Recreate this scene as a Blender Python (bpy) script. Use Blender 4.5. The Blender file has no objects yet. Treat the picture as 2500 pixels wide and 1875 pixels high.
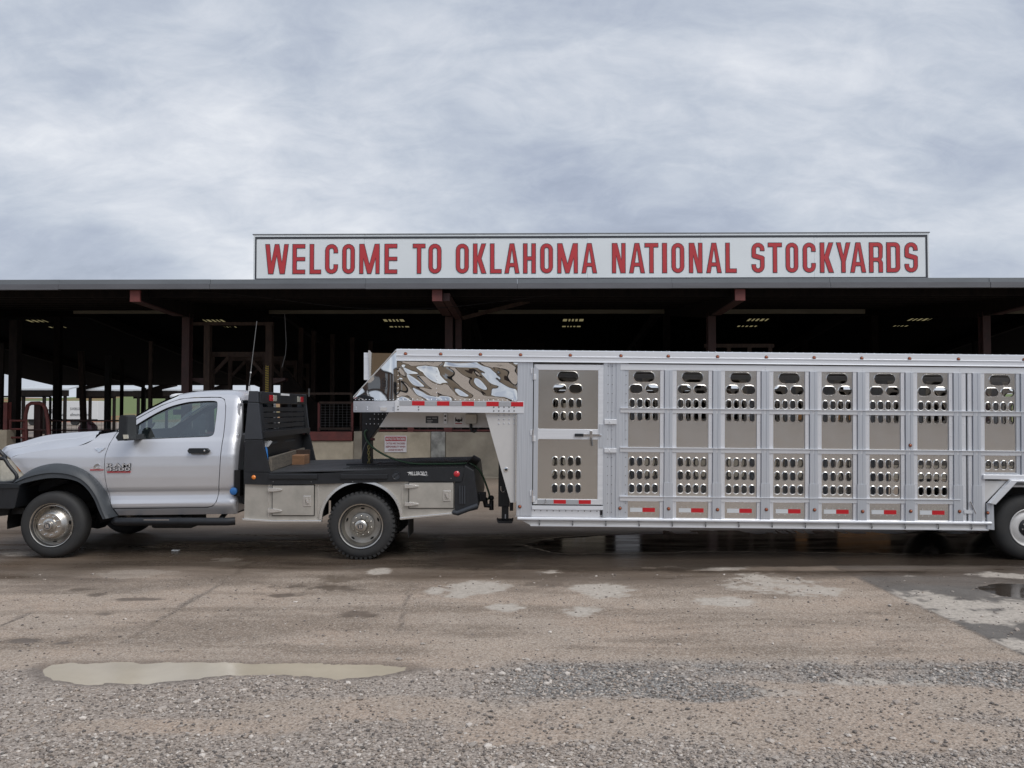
import bpy, bmesh, math, random
import numpy as np
from mathutils import Vector, Matrix
from mathutils.geometry import tessellate_polygon

sc = bpy.context.scene
col = sc.collection
R = math.radians
random.seed(7)

# ---------------------------------------------------------------- camera
F, CX, CY = 2100.0, 1250.0, 937.5          # focal length and centre in photo pixels
HC = 1.767                                  # eye height
PITCH = math.atan(62.5 / F)
cam_d = bpy.data.cameras.new('camera')
cam = bpy.data.objects.new('camera', cam_d)
col.objects.link(cam)
cam.location = (0, 0, HC)
cam.rotation_euler = (math.pi / 2 + PITCH, 0, 0)
cam_d.sensor_width = 36.0
cam_d.lens = 36.0 * F / 2500.0
cam_d.clip_end = 3000
cam_d.clip_start = 0.05
sc.camera = cam

# ---------------------------------------------------------------- sky: an even deck of cloud over a NISHITA sky
SUN_EL, SUN_AZ = R(52), R(138)              # azimuth clockwise from +Y (the view direction)
w = bpy.data.worlds.new('World'); sc.world = w; w.use_nodes = True
nt = w.node_tree; nt.nodes.clear()
def wn(t, **k):
    n = nt.nodes.new(t)
    for a, b in k.items(): setattr(n, a, b)
    return n
L = nt.links.new
out = wn('ShaderNodeOutputWorld'); bg = wn('ShaderNodeBackground')
sky = wn('ShaderNodeTexSky', sky_type='NISHITA', sun_disc=False)
sky.sun_elevation = SUN_EL; sky.sun_rotation = SUN_AZ
skym = wn('ShaderNodeVectorMath', operation='SCALE'); skym.inputs['Scale'].default_value = 0.09
L(sky.outputs['Color'], skym.inputs[0])
tc = wn('ShaderNodeTexCoord')
sep = wn('ShaderNodeSeparateXYZ'); L(tc.outputs['Generated'], sep.inputs[0])
zz = wn('ShaderNodeMath', operation='MAXIMUM'); L(sep.outputs['Z'], zz.inputs[0]); zz.inputs[1].default_value = 0.0
za = wn('ShaderNodeMath', operation='ADD'); L(zz.outputs[0], za.inputs[0]); za.inputs[1].default_value = 0.42
dv = [wn('ShaderNodeMath', operation='DIVIDE') for _ in range(2)]
L(sep.outputs['X'], dv[0].inputs[0]); L(sep.outputs['Y'], dv[1].inputs[0])
for d in dv: L(za.outputs[0], d.inputs[1])
cmb = wn('ShaderNodeCombineXYZ'); L(dv[0].outputs[0], cmb.inputs[0]); L(dv[1].outputs[0], cmb.inputs[1])
def wnoise(scale, detail, rough, dist, loc, sy=1.0, rot=0.0):
    mp = wn('ShaderNodeMapping'); L(cmb.outputs[0], mp.inputs[0])
    mp.inputs['Location'].default_value = loc; mp.inputs['Scale'].default_value = (1, sy, 1)
    mp.inputs['Rotation'].default_value = (0, 0, rot)
    n = wn('ShaderNodeTexNoise'); L(mp.outputs[0], n.inputs['Vector'])
    n.inputs['Scale'].default_value = scale; n.inputs['Detail'].default_value = detail
    n.inputs['Roughness'].default_value = rough; n.inputs['Distortion'].default_value = dist
    return n.outputs['Fac']
def wmath(op, a, b):
    m = wn('ShaderNodeMath', operation=op)
    for i, x in enumerate((a, b)):
        if isinstance(x, (int, float)): m.inputs[i].default_value = x
        else: L(x, m.inputs[i])
    return m.outputs[0]
n1 = wnoise(1.15, 2, 0.4, 0.3, (14.5, 7.7, 0), 1.0, 0.3)      # broad light and dark areas
n2 = wnoise(4.2, 12, 0.61, 0.5, (7.2, 3.1, 0), 1.3, 0.2)       # clumps
n3 = wnoise(1.5, 8, 0.52, 0.6, (2.2, 8.1, 0), 2.6, -0.5)      # long streaks
n4 = wnoise(10.0, 10, 0.62, 0.9, (1.2, 5.1, 0), 1.6, 0.2)      # small puffs
mix = wmath('ADD', wmath('ADD', wmath('MULTIPLY', n1, 0.57), wmath('MULTIPLY', n2, 0.19)), wmath('ADD', wmath('MULTIPLY', n3, 0.15), wmath('MULTIPLY', n4, 0.09)))
ramp = wn('ShaderNodeValToRGB'); L(mix, ramp.inputs[0])
el = ramp.color_ramp.elements
el[0].position = 0.395; el[0].color = (0.30, 0.345, 0.445, 1)
el[1].position = 0.615; el[1].color = (0.86, 0.88, 0.915, 1)
e = el.new(0.455); e.color = (0.40, 0.45, 0.555, 1)
e = el.new(0.505); e.color = (0.52, 0.57, 0.655, 1)
e = el.new(0.555); e.color = (0.67, 0.705, 0.77, 1)
# near the horizon the deck thins to a pale band
hz = wn('ShaderNodeMapRange'); L(zz.outputs[0], hz.inputs[0])
hz.inputs['From Min'].default_value = 0.02; hz.inputs['From Max'].default_value = 0.26
hz.inputs['To Min'].default_value = 0.45; hz.inputs['To Max'].default_value = 0.0
m1 = wn('ShaderNodeMixRGB'); L(hz.outputs[0], m1.inputs[0]); L(ramp.outputs[0], m1.inputs[1])
m1.inputs[2].default_value = (0.66, 0.70, 0.76, 1)
m2 = wn('ShaderNodeMixRGB'); m2.inputs[0].default_value = 0.94
L(skym.outputs[0], m2.inputs[1]); L(m1.outputs[0], m2.inputs[2])
L(m2.outputs[0], bg.inputs['Color']); bg.inputs['Strength'].default_value = 0.74
L(bg.outputs[0], out.inputs[0])

sun_d = bpy.data.lights.new('sun', 'SUN'); sun = bpy.data.objects.new('sun', sun_d); col.objects.link(sun)
sun_d.energy = 1.5; sun_d.angle = R(40); sun_d.color = (1.0, 0.97, 0.93)
sd = Vector((math.sin(SUN_AZ) * math.cos(SUN_EL), math.cos(SUN_AZ) * math.cos(SUN_EL), math.sin(SUN_EL)))
sun.rotation_euler = sd.to_track_quat('Z', 'Y').to_euler()
sun.location = sd * 60
vs = sc.view_settings
vs.view_transform = 'Standard'; vs.look = 'None'; vs.exposure = 0.52; vs.gamma = 1.0
vs.use_curve_mapping = False
sc.render.engine = 'CYCLES'
sc.cycles.max_bounces = 8
sc.cycles.transparent_max_bounces = 12

# ---------------------------------------------------------------- helpers
def W(px, py, Y):
    """photo pixel -> (x, z) on the upright plane at distance Y"""
    u, v = (px - CX) / F, (CY - py) / F
    dy = math.cos(PITCH) - v * math.sin(PITCH); dz = math.sin(PITCH) + v * math.cos(PITCH)
    t = Y / dy
    return u * t, HC + dz * t
def G(px, py):
    """photo pixel -> (x, y) on level ground"""
    u, v = (px - CX) / F, (CY - py) / F
    dy = math.cos(PITCH) - v * math.sin(PITCH); dz = math.sin(PITCH) + v * math.cos(PITCH)
    t = -HC / dz
    return u * t, dy * t

class MB:
    def __init__(s): s.v = []; s.f = []
    def add(s, vs, fs):
        o = len(s.v); s.v += [tuple(p) for p in vs]; s.f += [tuple(i + o for i in f) for f in fs]; return s
    def box(s, x0, x1, y0, y1, z0, z1):
        if x0 > x1: x0, x1 = x1, x0
        if y0 > y1: y0, y1 = y1, y0
        if z0 > z1: z0, z1 = z1, z0
        return s.add([(x0,y0,z0),(x1,y0,z0),(x1,y1,z0),(x0,y1,z0),(x0,y0,z1),(x1,y0,z1),(x1,y1,z1),(x0,y1,z1)],
                     [(3,2,1,0),(4,5,6,7),(0,1,5,4),(1,2,6,5),(2,3,7,6),(3,0,4,7)])
    def bar(s, a, b, w, h, up=(0, 0, 1)):
        a, b = Vector(a), Vector(b); d = (b - a).normalized(); up = Vector(up)
        if abs(d.dot(up)) > .98: up = Vector((0, 1, 0))
        r = d.cross(up).normalized(); u = r.cross(d).normalized()
        P = []
        for q in (a, b):
            for i, j in ((-1,-1),(1,-1),(1,1),(-1,1)): P.append(q + r * (i * w / 2) + u * (j * h / 2))
        return s.add(P, [(3,2,1,0),(4,5,6,7),(0,1,5,4),(1,2,6,5),(2,3,7,6),(3,0,4,7)])
    def tube(s, pts, r, n=8, closed=False):
        pts = [Vector(p) for p in pts]; m = len(pts); rr = r if isinstance(r, (list, tuple)) else [r] * m
        P = []; prev = None
        for i, p in enumerate(pts):
            a = pts[i - 1] if i > 0 or closed else p; b = pts[(i + 1) % m] if i < m - 1 or closed else p
            d = (b - a).normalized()
            if prev is None:
                up = Vector((0, 0, 1)) if abs(d.z) < .9 else Vector((0, 1, 0)); x = d.cross(up).normalized()
            else: x = (prev - d * prev.dot(d)).normalized()
            prev = x; y = d.cross(x)
            for k in range(n):
                t = 2 * math.pi * k / n; P.append(p + (x * math.cos(t) + y * math.sin(t)) * rr[i])
        Fs = []
        for i in range(m if closed else m - 1):
            j = (i + 1) % m
            for k in range(n): Fs.append((i*n+k, i*n+(k+1)%n, j*n+(k+1)%n, j*n+k))
        if not closed: Fs += [tuple(reversed(range(n))), tuple(range((m-1)*n, m*n))]
        return s.add(P, Fs)
    def cyl(s, a, b, r, n=16, r2=None): return s.tube([a, b], [r, r if r2 is None else r2], n)
    def lathe(s, prof, c, n=48, close=False):
        """profile of (radius, y) turned about the line through c along Y"""
        P = []; Fs = []; m = len(prof)
        for r, y in prof:
            for k in range(n):
                t = 2 * math.pi * k / n; P.append((c[0] + r * math.cos(t), c[1] + y, c[2] + r * math.sin(t)))
        for i in range(m - 1 if not close else m):
            j = (i + 1) % m
            for k in range(n): Fs.append((i*n+k, j*n+k, j*n+(k+1)%n, i*n+(k+1)%n))
        return s.add(P, Fs)
    def ball(s, c, r, n=8, sq=(1, 1, 1)):
        P = []; Fs = []; m = max(4, n // 2)
        for i in range(m + 1):
            a = math.pi * i / m
            for k in range(n):
                t = 2 * math.pi * k / n
                P.append((c[0]+r*sq[0]*math.sin(a)*math.cos(t), c[1]+r*sq[1]*math.sin(a)*math.sin(t), c[2]+r*sq[2]*math.cos(a)))
        for i in range(m):
            for k in range(n): Fs.append((i*n+k, (i+1)*n+k, (i+1)*n+(k+1)%n, i*n+(k+1)%n))
        return s.add(P, Fs)
    def flat(s, outer, holes, fmap, y0, y1):
        """a slab cut from a 2-D outline (with holes); fmap(a, b, depth) -> point"""
        polys = [outer] + list(holes); pts = [p for q in polys for p in q]
        tri = tessellate_polygon([[Vector((p[0], p[1], 0)) for p in q] for q in polys])
        n = len(pts); P = [fmap(p[0], p[1], y0) for p in pts]; Fs = []
        def orient(t):
            a, b, c = (pts[i] for i in t)
            return t if (b[0]-a[0])*(c[1]-a[1])-(b[1]-a[1])*(c[0]-a[0]) > 0 else (t[0], t[2], t[1])
        tri = [orient(tuple(t)) for t in tri]
        Fs += tri
        if y1 is not None:
            P += [fmap(p[0], p[1], y1) for p in pts]
            Fs += [(c + n, b + n, a + n) for a, b, c in tri]
            o = 0
            for qi, q in enumerate(polys):
                k = len(q)
                ar = sum(q[i][0]*q[(i+1)%k][1]-q[(i+1)%k][0]*q[i][1] for i in range(k))
                pos = (ar > 0) == (qi == 0)
                for i in range(k):
                    a, b = o + i, o + (i + 1) % k
                    Fs.append((b, a, a + n, b + n) if pos else (a, b, b + n, a + n))
                o += k
        return s.add(P, Fs)
    def prism(s, outer, y0, y1, holes=()):
        return s.flat(outer, holes, lambda a, b, d: (a, d, b), y0, y1)
    def mesh(s, name, smooth=None):
        me = bpy.data.meshes.new(name); me.from_pydata(s.v, [], s.f); me.validate(); me.update()
        if smooth:
            me.polygons.foreach_set('use_smooth', [True] * len(me.polygons)); me.set_sharp_from_angle(angle=R(smooth))
        return me
    def build(s, name, mat, parent=None, smooth=None, bevel=0, loc=None):
        return obj(name, s.mesh(name, smooth), mat, parent, bevel, loc)

LOCAL = set()                               # things built in their own frame; all others are built in place
def world_of(o):
    return (world_of(o.parent) @ o.matrix_parent_inverse @ o.matrix_basis) if o.parent else o.matrix_basis.copy()
def hang(o, parent):
    o.parent = parent
    if parent.name in LOCAL: LOCAL.add(o.name)
    else: o.matrix_parent_inverse = world_of(parent).inverted()
def obj(name, me, mat, parent=None, bevel=0, loc=None):
    o = bpy.data.objects.new(name, me); col.objects.link(o)
    if mat and not me.materials: me.materials.append(mat)
    if parent: hang(o, parent)
    if loc: o.location = loc
    if bevel:
        b = o.modifiers.new('bevel', 'BEVEL'); b.width = bevel; b.segments = 2; b.limit_method = 'ANGLE'; b.angle_limit = R(40)
    return o
def tag(o, label=None, cat=None, group=None, kind=None):
    if label: o['label'] = label
    if cat: o['category'] = cat
    if group: o['group'] = group
    if kind: o['kind'] = kind
    return o
def empty(name, loc=(0, 0, 0), rot=(0, 0, 0), parent=None):
    o = bpy.data.objects.new(name, None); col.objects.link(o); o.location = loc; o.rotation_euler = rot
    o.empty_display_size = .2
    if parent: hang(o, parent)
    return o
def copy_tree(o, parent=None):
    c = o.copy(); col.objects.link(c); c.parent = parent
    for ch in [x for x in bpy.data.objects if x.parent == o]: copy_tree(ch, c)
    return c
def text_mesh(txt, h, squeeze=1.0, depth=0.0, shear=0.0, bold=0.0):
    """flat lettering standing in the XZ plane, cap height h, centred"""
    cu = bpy.data.curves.new('lettering', 'FONT'); cu.body = txt; cu.size = 1.0; cu.offset = bold; cu.shear = shear
    cu.resolution_u = 3; cu.fill_mode = 'FRONT'
    t = bpy.data.objects.new('lettering', cu); col.objects.link(t)
    dg = bpy.context.evaluated_depsgraph_get(); me = bpy.data.meshes.new_from_object(t.evaluated_get(dg))
    bpy.data.objects.remove(t); bpy.data.curves.remove(cu)
    co = np.array([v.co[:] for v in me.vertices])
    mn, mx = co.min(0), co.max(0); k = h / (mx[1] - mn[1])
    for v in me.vertices:
        x = (v.co.x - (mn[0] + mx[0]) / 2) * k * squeeze; z = (v.co.y - (mn[1] + mx[1]) / 2) * k
        v.co = (x, 0, z)
    me.update(); return me
def text_w(txt, width, h, **k):
    me = text_mesh(txt, h, **k)
    xs = [v.co.x for v in me.vertices]; s = width / (max(xs) - min(xs))
    for v in me.vertices: v.co.x *= s
    return me

# ---------------------------------------------------------------- materials
def mat(name, c, rough=.5, metal=0., var=0., vs=6., c2=None, bump=0., bs=80., coat=0., rvar=0., stretch=(1,1,1), spec=.5, dist=.01, detail=5, crough=.05):
    m = bpy.data.materials.new(name); m.use_nodes = True; n = m.node_tree; p = n.nodes['Principled BSDF']; lk = n.links.new
    p.inputs['Base Color'].default_value = (*c, 1); p.inputs['Roughness'].default_value = rough
    p.inputs['Metallic'].default_value = metal; p.inputs['Coat Weight'].default_value = coat
    p.inputs['Coat Roughness'].default_value = crough
    p.inputs['Specular IOR Level'].default_value = spec
    if var or rvar or bump:
        tcn = n.nodes.new('ShaderNodeTexCoord'); mp = n.nodes.new('ShaderNodeMapping'); mp.inputs['Scale'].default_value = stretch
        lk(tcn.outputs['Object'], mp.inputs[0])
    if var or rvar:
        tx = n.nodes.new('ShaderNodeTexNoise'); tx.inputs['Scale'].default_value = vs; tx.inputs['Detail'].default_value = detail
        tx.inputs['Roughness'].default_value = .6
        lk(mp.outputs[0], tx.inputs['Vector'])
        mr = n.nodes.new('ShaderNodeMapRange'); mr.inputs[1].default_value = .3; mr.inputs[2].default_value = .7
        lk(tx.outputs['Fac'], mr.inputs[0])
    if var:
        mx = n.nodes.new('ShaderNodeMixRGB'); d = c2 or tuple(max(0, x * (1 - var)) for x in c)
        mx.inputs[1].default_value = (*c, 1); mx.inputs[2].default_value = (*d, 1); lk(mr.outputs[0], mx.inputs[0])
        lk(mx.outputs[0], p.inputs['Base Color'])
    if rvar:
        ma = n.nodes.new('ShaderNodeMath'); ma.operation = 'MULTIPLY_ADD'; lk(mr.outputs[0], ma.inputs[0])
        ma.inputs[1].default_value = rvar; ma.inputs[2].default_value = rough; lk(ma.outputs[0], p.inputs['Roughness'])
    if bump:
        t2 = n.nodes.new('ShaderNodeTexNoise'); t2.inputs['Scale'].default_value = bs; t2.inputs['Detail'].default_value = 3
        lk(mp.outputs[0], t2.inputs['Vector'])
        bp = n.nodes.new('ShaderNodeBump'); bp.inputs['Strength'].default_value = bump; bp.inputs['Distance'].default_value = dist
        lk(t2.outputs['Fac'], bp.inputs['Height']); lk(bp.outputs[0], p.inputs['Normal'])
    return m
M = {}
M['paint'] = mat('silver_paint', (.68, .69, .725), .38, .62, coat=.5, var=.05, vs=1.5, crough=.05)
M['paint_far'] = M['paint']
M['trim'] = mat('black_plastic', (.022, .025, .029), .6, spec=.3, var=.25, vs=20, bump=.15, bs=300, dist=.002)
M['flare'] = mat('faded_flare_plastic', (.05, .057, .065), .48, var=.2, vs=12, bump=.1, bs=400, dist=.002)
M['black'] = mat('black_powder_coat', (.016, .018, .022), .42, var=.4, vs=9, bump=.25, bs=180, dist=.003)
M['wing'] = mat('grey_black_powder_coat', (.040, .045, .054), .4, var=.15, vs=9, bump=.08, bs=260, dist=.002)
M['chassis'] = mat('chassis_black', (.012, .012, .013), .7, var=.5, vs=10)
M['rubber'] = mat('tyre_rubber', (.022, .023, .025), .72, var=.35, c2=(.034, .033, .032), vs=7, bump=.2, bs=120, dist=.003)
M['rim'] = mat('dull_polished_wheel', (.70, .67, .62), .2, 1., var=.3, vs=5, rvar=.16)
M['rim_dark'] = mat('dusty_wheel_dish', (.48, .46, .42), .38, .9, var=.35, vs=9, rvar=.15)
M['chrome'] = mat('chrome', (.82, .82, .83), .09, 1.)
M['alu'] = mat('extruded_aluminium', (.70, .73, .78), .30, .60, var=.3, c2=(.52, .545, .59), vs=3, rvar=.16, stretch=(26, 1, .5))
M['alu_h'] = mat('extruded_aluminium_rail', (.86, .88, .92), .30, .45, var=.16, vs=2, rvar=.14, stretch=(.4, 1, 14))
M['alu_f'] = mat('riveted_flange_aluminium', (.84, .85, .885), .32, .45, var=.22, vs=3, rvar=.14, stretch=(14, 1, .8))
M['badge'] = mat('badge_metal', (.80, .80, .82), .25, .6)
M['alu_w'] = mat('mill_aluminium_skirt', (.70, .69, .68), .45, .35, var=.15, vs=4, rvar=.1, stretch=(.5, 1, 3))
M['plate'] = mat('satin_gusset_aluminium', (.70, .69, .68), .42, .5, var=.1, vs=4, rvar=.1)
M['punched'] = mat('punched_sheet', (.80, .78, .75), .17, 1., var=.10, vs=2.4, rvar=.10, bump=.05, bs=3.5, dist=.02)
M['doorskin'] = mat('door_sheet', (.70, .675, .63), .20, 1., var=.06, vs=2.0, rvar=.06)
M['mirror'] = mat('wavy_polished_sheet', (.84, .83, .81), .015, 1., bump=.62, bs=2.7, dist=.06, stretch=(1, 1, .8))
M['mirror2'] = mat('polished_nose_sheet', (.80, .81, .82), .03, 1., bump=.06, bs=2.0, dist=.03, stretch=(1, 1, .6))
M['tanmirror'] = mat('polished_deflector_sheet', (.62, .54, .44), .05, 1.)
M['skirt'] = mat('brushed_toolbox_steel', (.55, .52, .47), .42, .55, var=.2, c2=(.40, .38, .34), vs=5, rvar=.12)
M['trimsteel'] = mat('bright_steel_trim', (.80, .79, .77), .25, .85)
M['red'] = mat('red_reflective_tape', (.50, .012, .02), .35)
M['white'] = mat('silver_reflective_tape', (.60, .62, .64), .35)
M['greytape'] = mat('grey_reflective_tape', (.36, .37, .39), .4)
M['amber'] = mat('amber_lens', (.34, .085, .03), .2, coat=.6)
M['bezel'] = mat('lamp_bezel', (.06, .02, .015), .5)
M['amberhi'] = mat('orange_lens', (.75, .22, .03), .2, coat=.7)
M['redlens'] = mat('red_lens', (.50, .015, .025), .2, coat=.7)
M['clear'] = mat('clear_lens', (.78, .76, .66), .15, .35, var=.3, vs=18, coat=.9)
M['wood'] = mat('weathered_plank', (.17, .145, .115), .8, var=.5, c2=(.075, .07, .06), vs=6, stretch=(8, 1, 8), bump=.3, bs=30)
M['maroon'] = mat('maroon_steel', (.062, .026, .024), .6, var=.3, c2=(.038, .02, .019), vs=5)
M['maroon2'] = mat('maroon_beam', (.19, .05, .044), .65, var=.35, c2=(.11, .036, .033), vs=4)
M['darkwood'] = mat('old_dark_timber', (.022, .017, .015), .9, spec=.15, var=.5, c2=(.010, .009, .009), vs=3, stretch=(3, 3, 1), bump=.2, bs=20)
M['midwood'] = mat('old_brown_timber', (.075, .048, .036), .85, var=.5, c2=(.035, .024, .02), vs=4, stretch=(3, 3, 1))
M['roofdark'] = mat('dark_roof_deck', (.006, .006, .007), .95, spec=.05, var=.5, vs=2)  # near-black base colour with slight random variation
M['paleboard'] = mat('pale_board', (.40, .37, .28), .8, var=.35, vs=2, stretch=(.3, 1, 3))
M['fascia'] = mat('galvanised_fascia', (.195, .21, .225), .5, .25, var=.18, vs=.9, stretch=(1, 1, 6))
M['fascia2'] = mat('galvanised_gutter', (.15, .152, .165), .5, .25, var=.22, vs=.9, stretch=(1, 1, 6))
M['signwhite'] = mat('sign_panel_white', (.76, .81, .84), .42, var=.05, vs=1.2)
M['signblack'] = mat('sign_border_black', (.035, .04, .05), .45)
M['signred'] = mat('sign_letter_red', (.50, .042, .05), .42, var=.12, vs=1.1)
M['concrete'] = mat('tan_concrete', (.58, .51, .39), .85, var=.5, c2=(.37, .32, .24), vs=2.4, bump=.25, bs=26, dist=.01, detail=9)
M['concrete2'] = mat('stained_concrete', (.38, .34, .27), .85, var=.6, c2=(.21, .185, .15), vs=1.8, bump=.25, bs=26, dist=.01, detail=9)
M['concrete3'] = mat('mottled_pier', (.46, .46, .43), .85, var=.8, c2=(.15, .15, .14), vs=4.5, bump=.3, bs=26, dist=.01, detail=9)
M['deckdirt'] = mat('dock_floor_dirt', (.05, .043, .036), .95, var=.4, vs=2)
M['paper'] = mat('notice_white', (.72, .70, .72), .5)
M['noticered'] = mat('notice_red', (.42, .05, .06), .5)
M['noticetext'] = mat('notice_text', (.32, .07, .08), .5)
M['hose'] = mat('green_cable', (.06, .12, .065), .42)
M['steel'] = mat('galvanised_wire', (.20, .20, .20), .5, .6)
M['seat'] = mat('grey_seat_cloth', (.11, .12, .125), .9)
M['dash'] = mat('grey_dash', (.07, .075, .08), .7)
M['headliner'] = mat('pale_headliner', (.32, .34, .34), .9)
M['whitep'] = mat('white_paint', (.70, .71, .72), .45)
M['blue'] = mat('blue_plastic', (.03, .16, .45), .35)
M['orange'] = mat('orange_plastic', (.55, .12, .03), .5)
M['ply'] = mat('orange_plywood', (.46, .22, .075), .7, var=.3, vs=3, stretch=(1, 1, 4))
M['yellow'] = mat('yellow_band', (.50, .36, .04), .5)
M['brass'] = mat('brass_chain', (.42, .36, .16), .35, .9)
M['tanwall'] = mat('tan_ribbed_wall', (.44, .35, .255), .7, var=.12, vs=.5)
M['farroof'] = mat('pale_metal_roof', (.60, .63, .66), .45, .2, var=.1, vs=.6)
M['pink'] = mat('pink_paint', (.62, .32, .40), .6)
M['blackprint'] = mat('black_print', (.02, .02, .022), .5)
M['whiteprint'] = mat('white_print', (.75, .75, .75), .5)
M['darkprint'] = mat('dark_grey_plate', (.06, .065, .075), .5)

def glass(name, tint, base=.06, rough=.0):
    m = bpy.data.materials.new(name); m.use_nodes = True; n = m.node_tree; n.nodes.clear(); lk = n.links.new
    o = n.nodes.new('ShaderNodeOutputMaterial'); mx = n.nodes.new('ShaderNodeMixShader'); tr = n.nodes.new('ShaderNodeBsdfTransparent')
    gl = n.nodes.new('ShaderNodeBsdfGlossy'); gl.inputs['Roughness'].default_value = rough
    gl.inputs['Color'].default_value = (.95, 1, 1, 1)
    fr = n.nodes.new('ShaderNodeFresnel'); fr.inputs['IOR'].default_value = 1.5
    ad = n.nodes.new('ShaderNodeMath'); ad.operation = 'ADD'; lk(fr.outputs[0], ad.inputs[0]); ad.inputs[1].default_value = base
    tr.inputs['Color'].default_value = (*tint, 1)
    lk(ad.outputs[0], mx.inputs[0]); lk(tr.outputs[0], mx.inputs[1]); lk(gl.outputs[0], mx.inputs[2]); lk(mx.outputs[0], o.inputs[0])
    return m
M['glass'] = glass('window_glass', (.66, .78, .76), .16)
M['darkglass'] = glass('dark_rear_glass', (.25, .28, .30), .03)
def translucent(name, c):
    m = bpy.data.materials.new(name); m.use_nodes = True; n = m.node_tree; n.nodes.clear(); lk = n.links.new
    o = n.nodes.new('ShaderNodeOutputMaterial'); t = n.nodes.new('ShaderNodeBsdfTranslucent'); t.inputs[0].default_value = (*c, 1)
    lk(t.outputs[0], o.inputs[0]); return m
M['skylight'] = translucent('yellowed_fibreglass', (.42, .385, .27))

# ================================================================ GROUND
rng = np.random.default_rng(5)
def vnoise(x, y, seed=0):
    r = np.random.default_rng(seed); tab = r.random(65536)
    xi = np.floor(x).astype(np.int64); yi = np.floor(y).astype(np.int64); fx = x - xi; fy = y - yi
    fx = fx * fx * (3 - 2 * fx); fy = fy * fy * (3 - 2 * fy)
    h = lambda a, b: tab[(a * 374761 + b * 668265 + (a * b) % 977 * 131) % 65536]
    return (h(xi, yi) * (1 - fx) + h(xi + 1, yi) * fx) * (1 - fy) + (h(xi, yi + 1) * (1 - fx) + h(xi + 1, yi + 1) * fx) * fy
def fbm(x, y, f=1.0, o=5, seed=0, g=.55):
    s = 0; a = 1.0; t = 0
    for i in range(o):
        s = s + a * vnoise(x * f + 17.3 * i, y * f - 9.1 * i, seed + i); t += a; a *= g; f *= 2.03
    return s / t
def sstep(a, b, x):
    t = np.clip((x - a) / (b - a), 0, 1); return t * t * (3 - 2 * t)

gx = np.concatenate([[-900, -300, -120, -60, -35, -22, -15, -11, -9], np.arange(-7.6, 7.61, .036), [9, 11, 15, 22, 35, 60, 120, 300, 900]])
gy = np.concatenate([[-900, -300, -120, -60, -30, -15, -8, -4, 0, 2, 3], np.arange(3.8, 12.4, .030), [12.8, 13.5, 14.5, 16, 18, 20, 22, 25, 30, 40, 55, 80, 120, 200, 400, 1200]])
XX, YY = np.meshgrid(gx, gy)
n_big = fbm(XX, YY, .55, 5, 11); n_mid = fbm(XX, YY, 1.6, 5, 23); n_fine = fbm(XX, YY, 5.0, 4, 31); n_hi = fbm(XX, YY, 15.0, 3, 53); n_str = fbm(XX * .35, YY * 2.2, 1.5, 5, 41)
edge = 5.92 + (XX - 2) * .02 + (n_fine - .5) * np.where(XX > 0, .05, .16)                                # broken edge of the old paving
tan = sstep(-.02, .05, YY - edge + (n_mid - .5) * .5 * (XX < -.2))
# tongues of fine tan silt washed out over the gravel
silt = np.zeros_like(XX)
for cx, cy, rx, ry in ((.85, 5.02, 1.25, .40), (2.3, 5.30, 1.25, .34), (1.9, 4.75, 1.0, .30), (-.85, 5.15, .95, .20), (.1, 4.72, .5, .16), (-1.9, 4.85, .7, .14), (3.1, 5.1, .5, .2)):
    d = ((XX - cx) / rx) ** 2 + ((YY - cy) / ry) ** 2
    silt = np.maximum(silt, sstep(1.25, .55, d + (n_mid - .5) * 1.7 + (n_fine - .5) * .8))
tan = np.maximum(tan, silt * .95)
tan = tan * (.80 + .3 * (n_mid - .4))
strip = sstep(.55, .75, n_mid + .25) * sstep(.62, .30, np.abs(YY - 5.62)) * sstep(-.3, .2, XX) * (1 - silt)   # dark loose chippings by the edge
strip = np.maximum(strip, sstep(.5, .25, ((XX - 1.05) / .75) ** 2 + ((YY - 5.45) / .32) ** 2 + (n_mid - .5) * .7))
# joint running away to the right; grey concrete beyond it
ja, jb = G(1978, 1356), G(2500, 1599)
jx = ja[0] + (YY - ja[1]) * (jb[0] - ja[0]) / (jb[1] - ja[1])
conc = sstep(-.01, .02, XX - jx + (n_fine - .5) * .08 + (n_hi - .5) * .05) * sstep(5.75, 6.05, YY) * sstep(13.6, 12.2, YY)
# dry, pale patches
dry = np.zeros_like(XX)
def patch(px, py, rx, ry, k=1.0):
    global dry
    cx, cy = G(px, py); x2 = G(px + rx, py)[0] - cx; y2 = abs(G(px, py - ry)[1] - G(px, py + ry)[1]) / 2
    d = ((XX - cx) / x2) ** 2 + ((YY - cy) / y2) ** 2
    on = conc if px > 2120 and py < 1600 else 1.0
    dry = np.maximum(dry, on * k * sstep(1.12, .45, d + (n_mid - .5) * 2.0 + (n_fine - .5) * 1.6 + (n_hi - .5) * 1.5 + (n_str - .5) * .8))
for a in ((1172, 1433, 66, 15), (1125, 1448, 36, 12), (1065, 1442, 22, 9), (928, 1394, 28, 10), (1475, 1440, 70, 18), (1420, 1492, 44, 12), (1232, 1482, 40, 8),
          (1345, 1396, 36, 6), (1880, 1425, 130, 26), (1960, 1440, 120, 16), (1765, 1468, 80, 12), (1700, 1384, 110, 9), (2050, 1412, 30, 6, .0),
          (2300, 1470, 190, 26), (2400, 1500, 130, 26), (2470, 1405, 90, 8), (2210, 1405, 30, 4), (2480, 1575, 70, 16),
          (2100, 1663, 90, 13, 1.15), (2240, 1668, 50, 9, .9), (1900, 1690, 60, 8, .5), (60, 1352, 70, 7, .7), (560, 1366, 40, 6, .55), (330, 1400, 90, 12, .35), (1000, 1283, 60, 5, .8), (1130, 1262, 60, 4, .8)):
    patch(*a)
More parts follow.
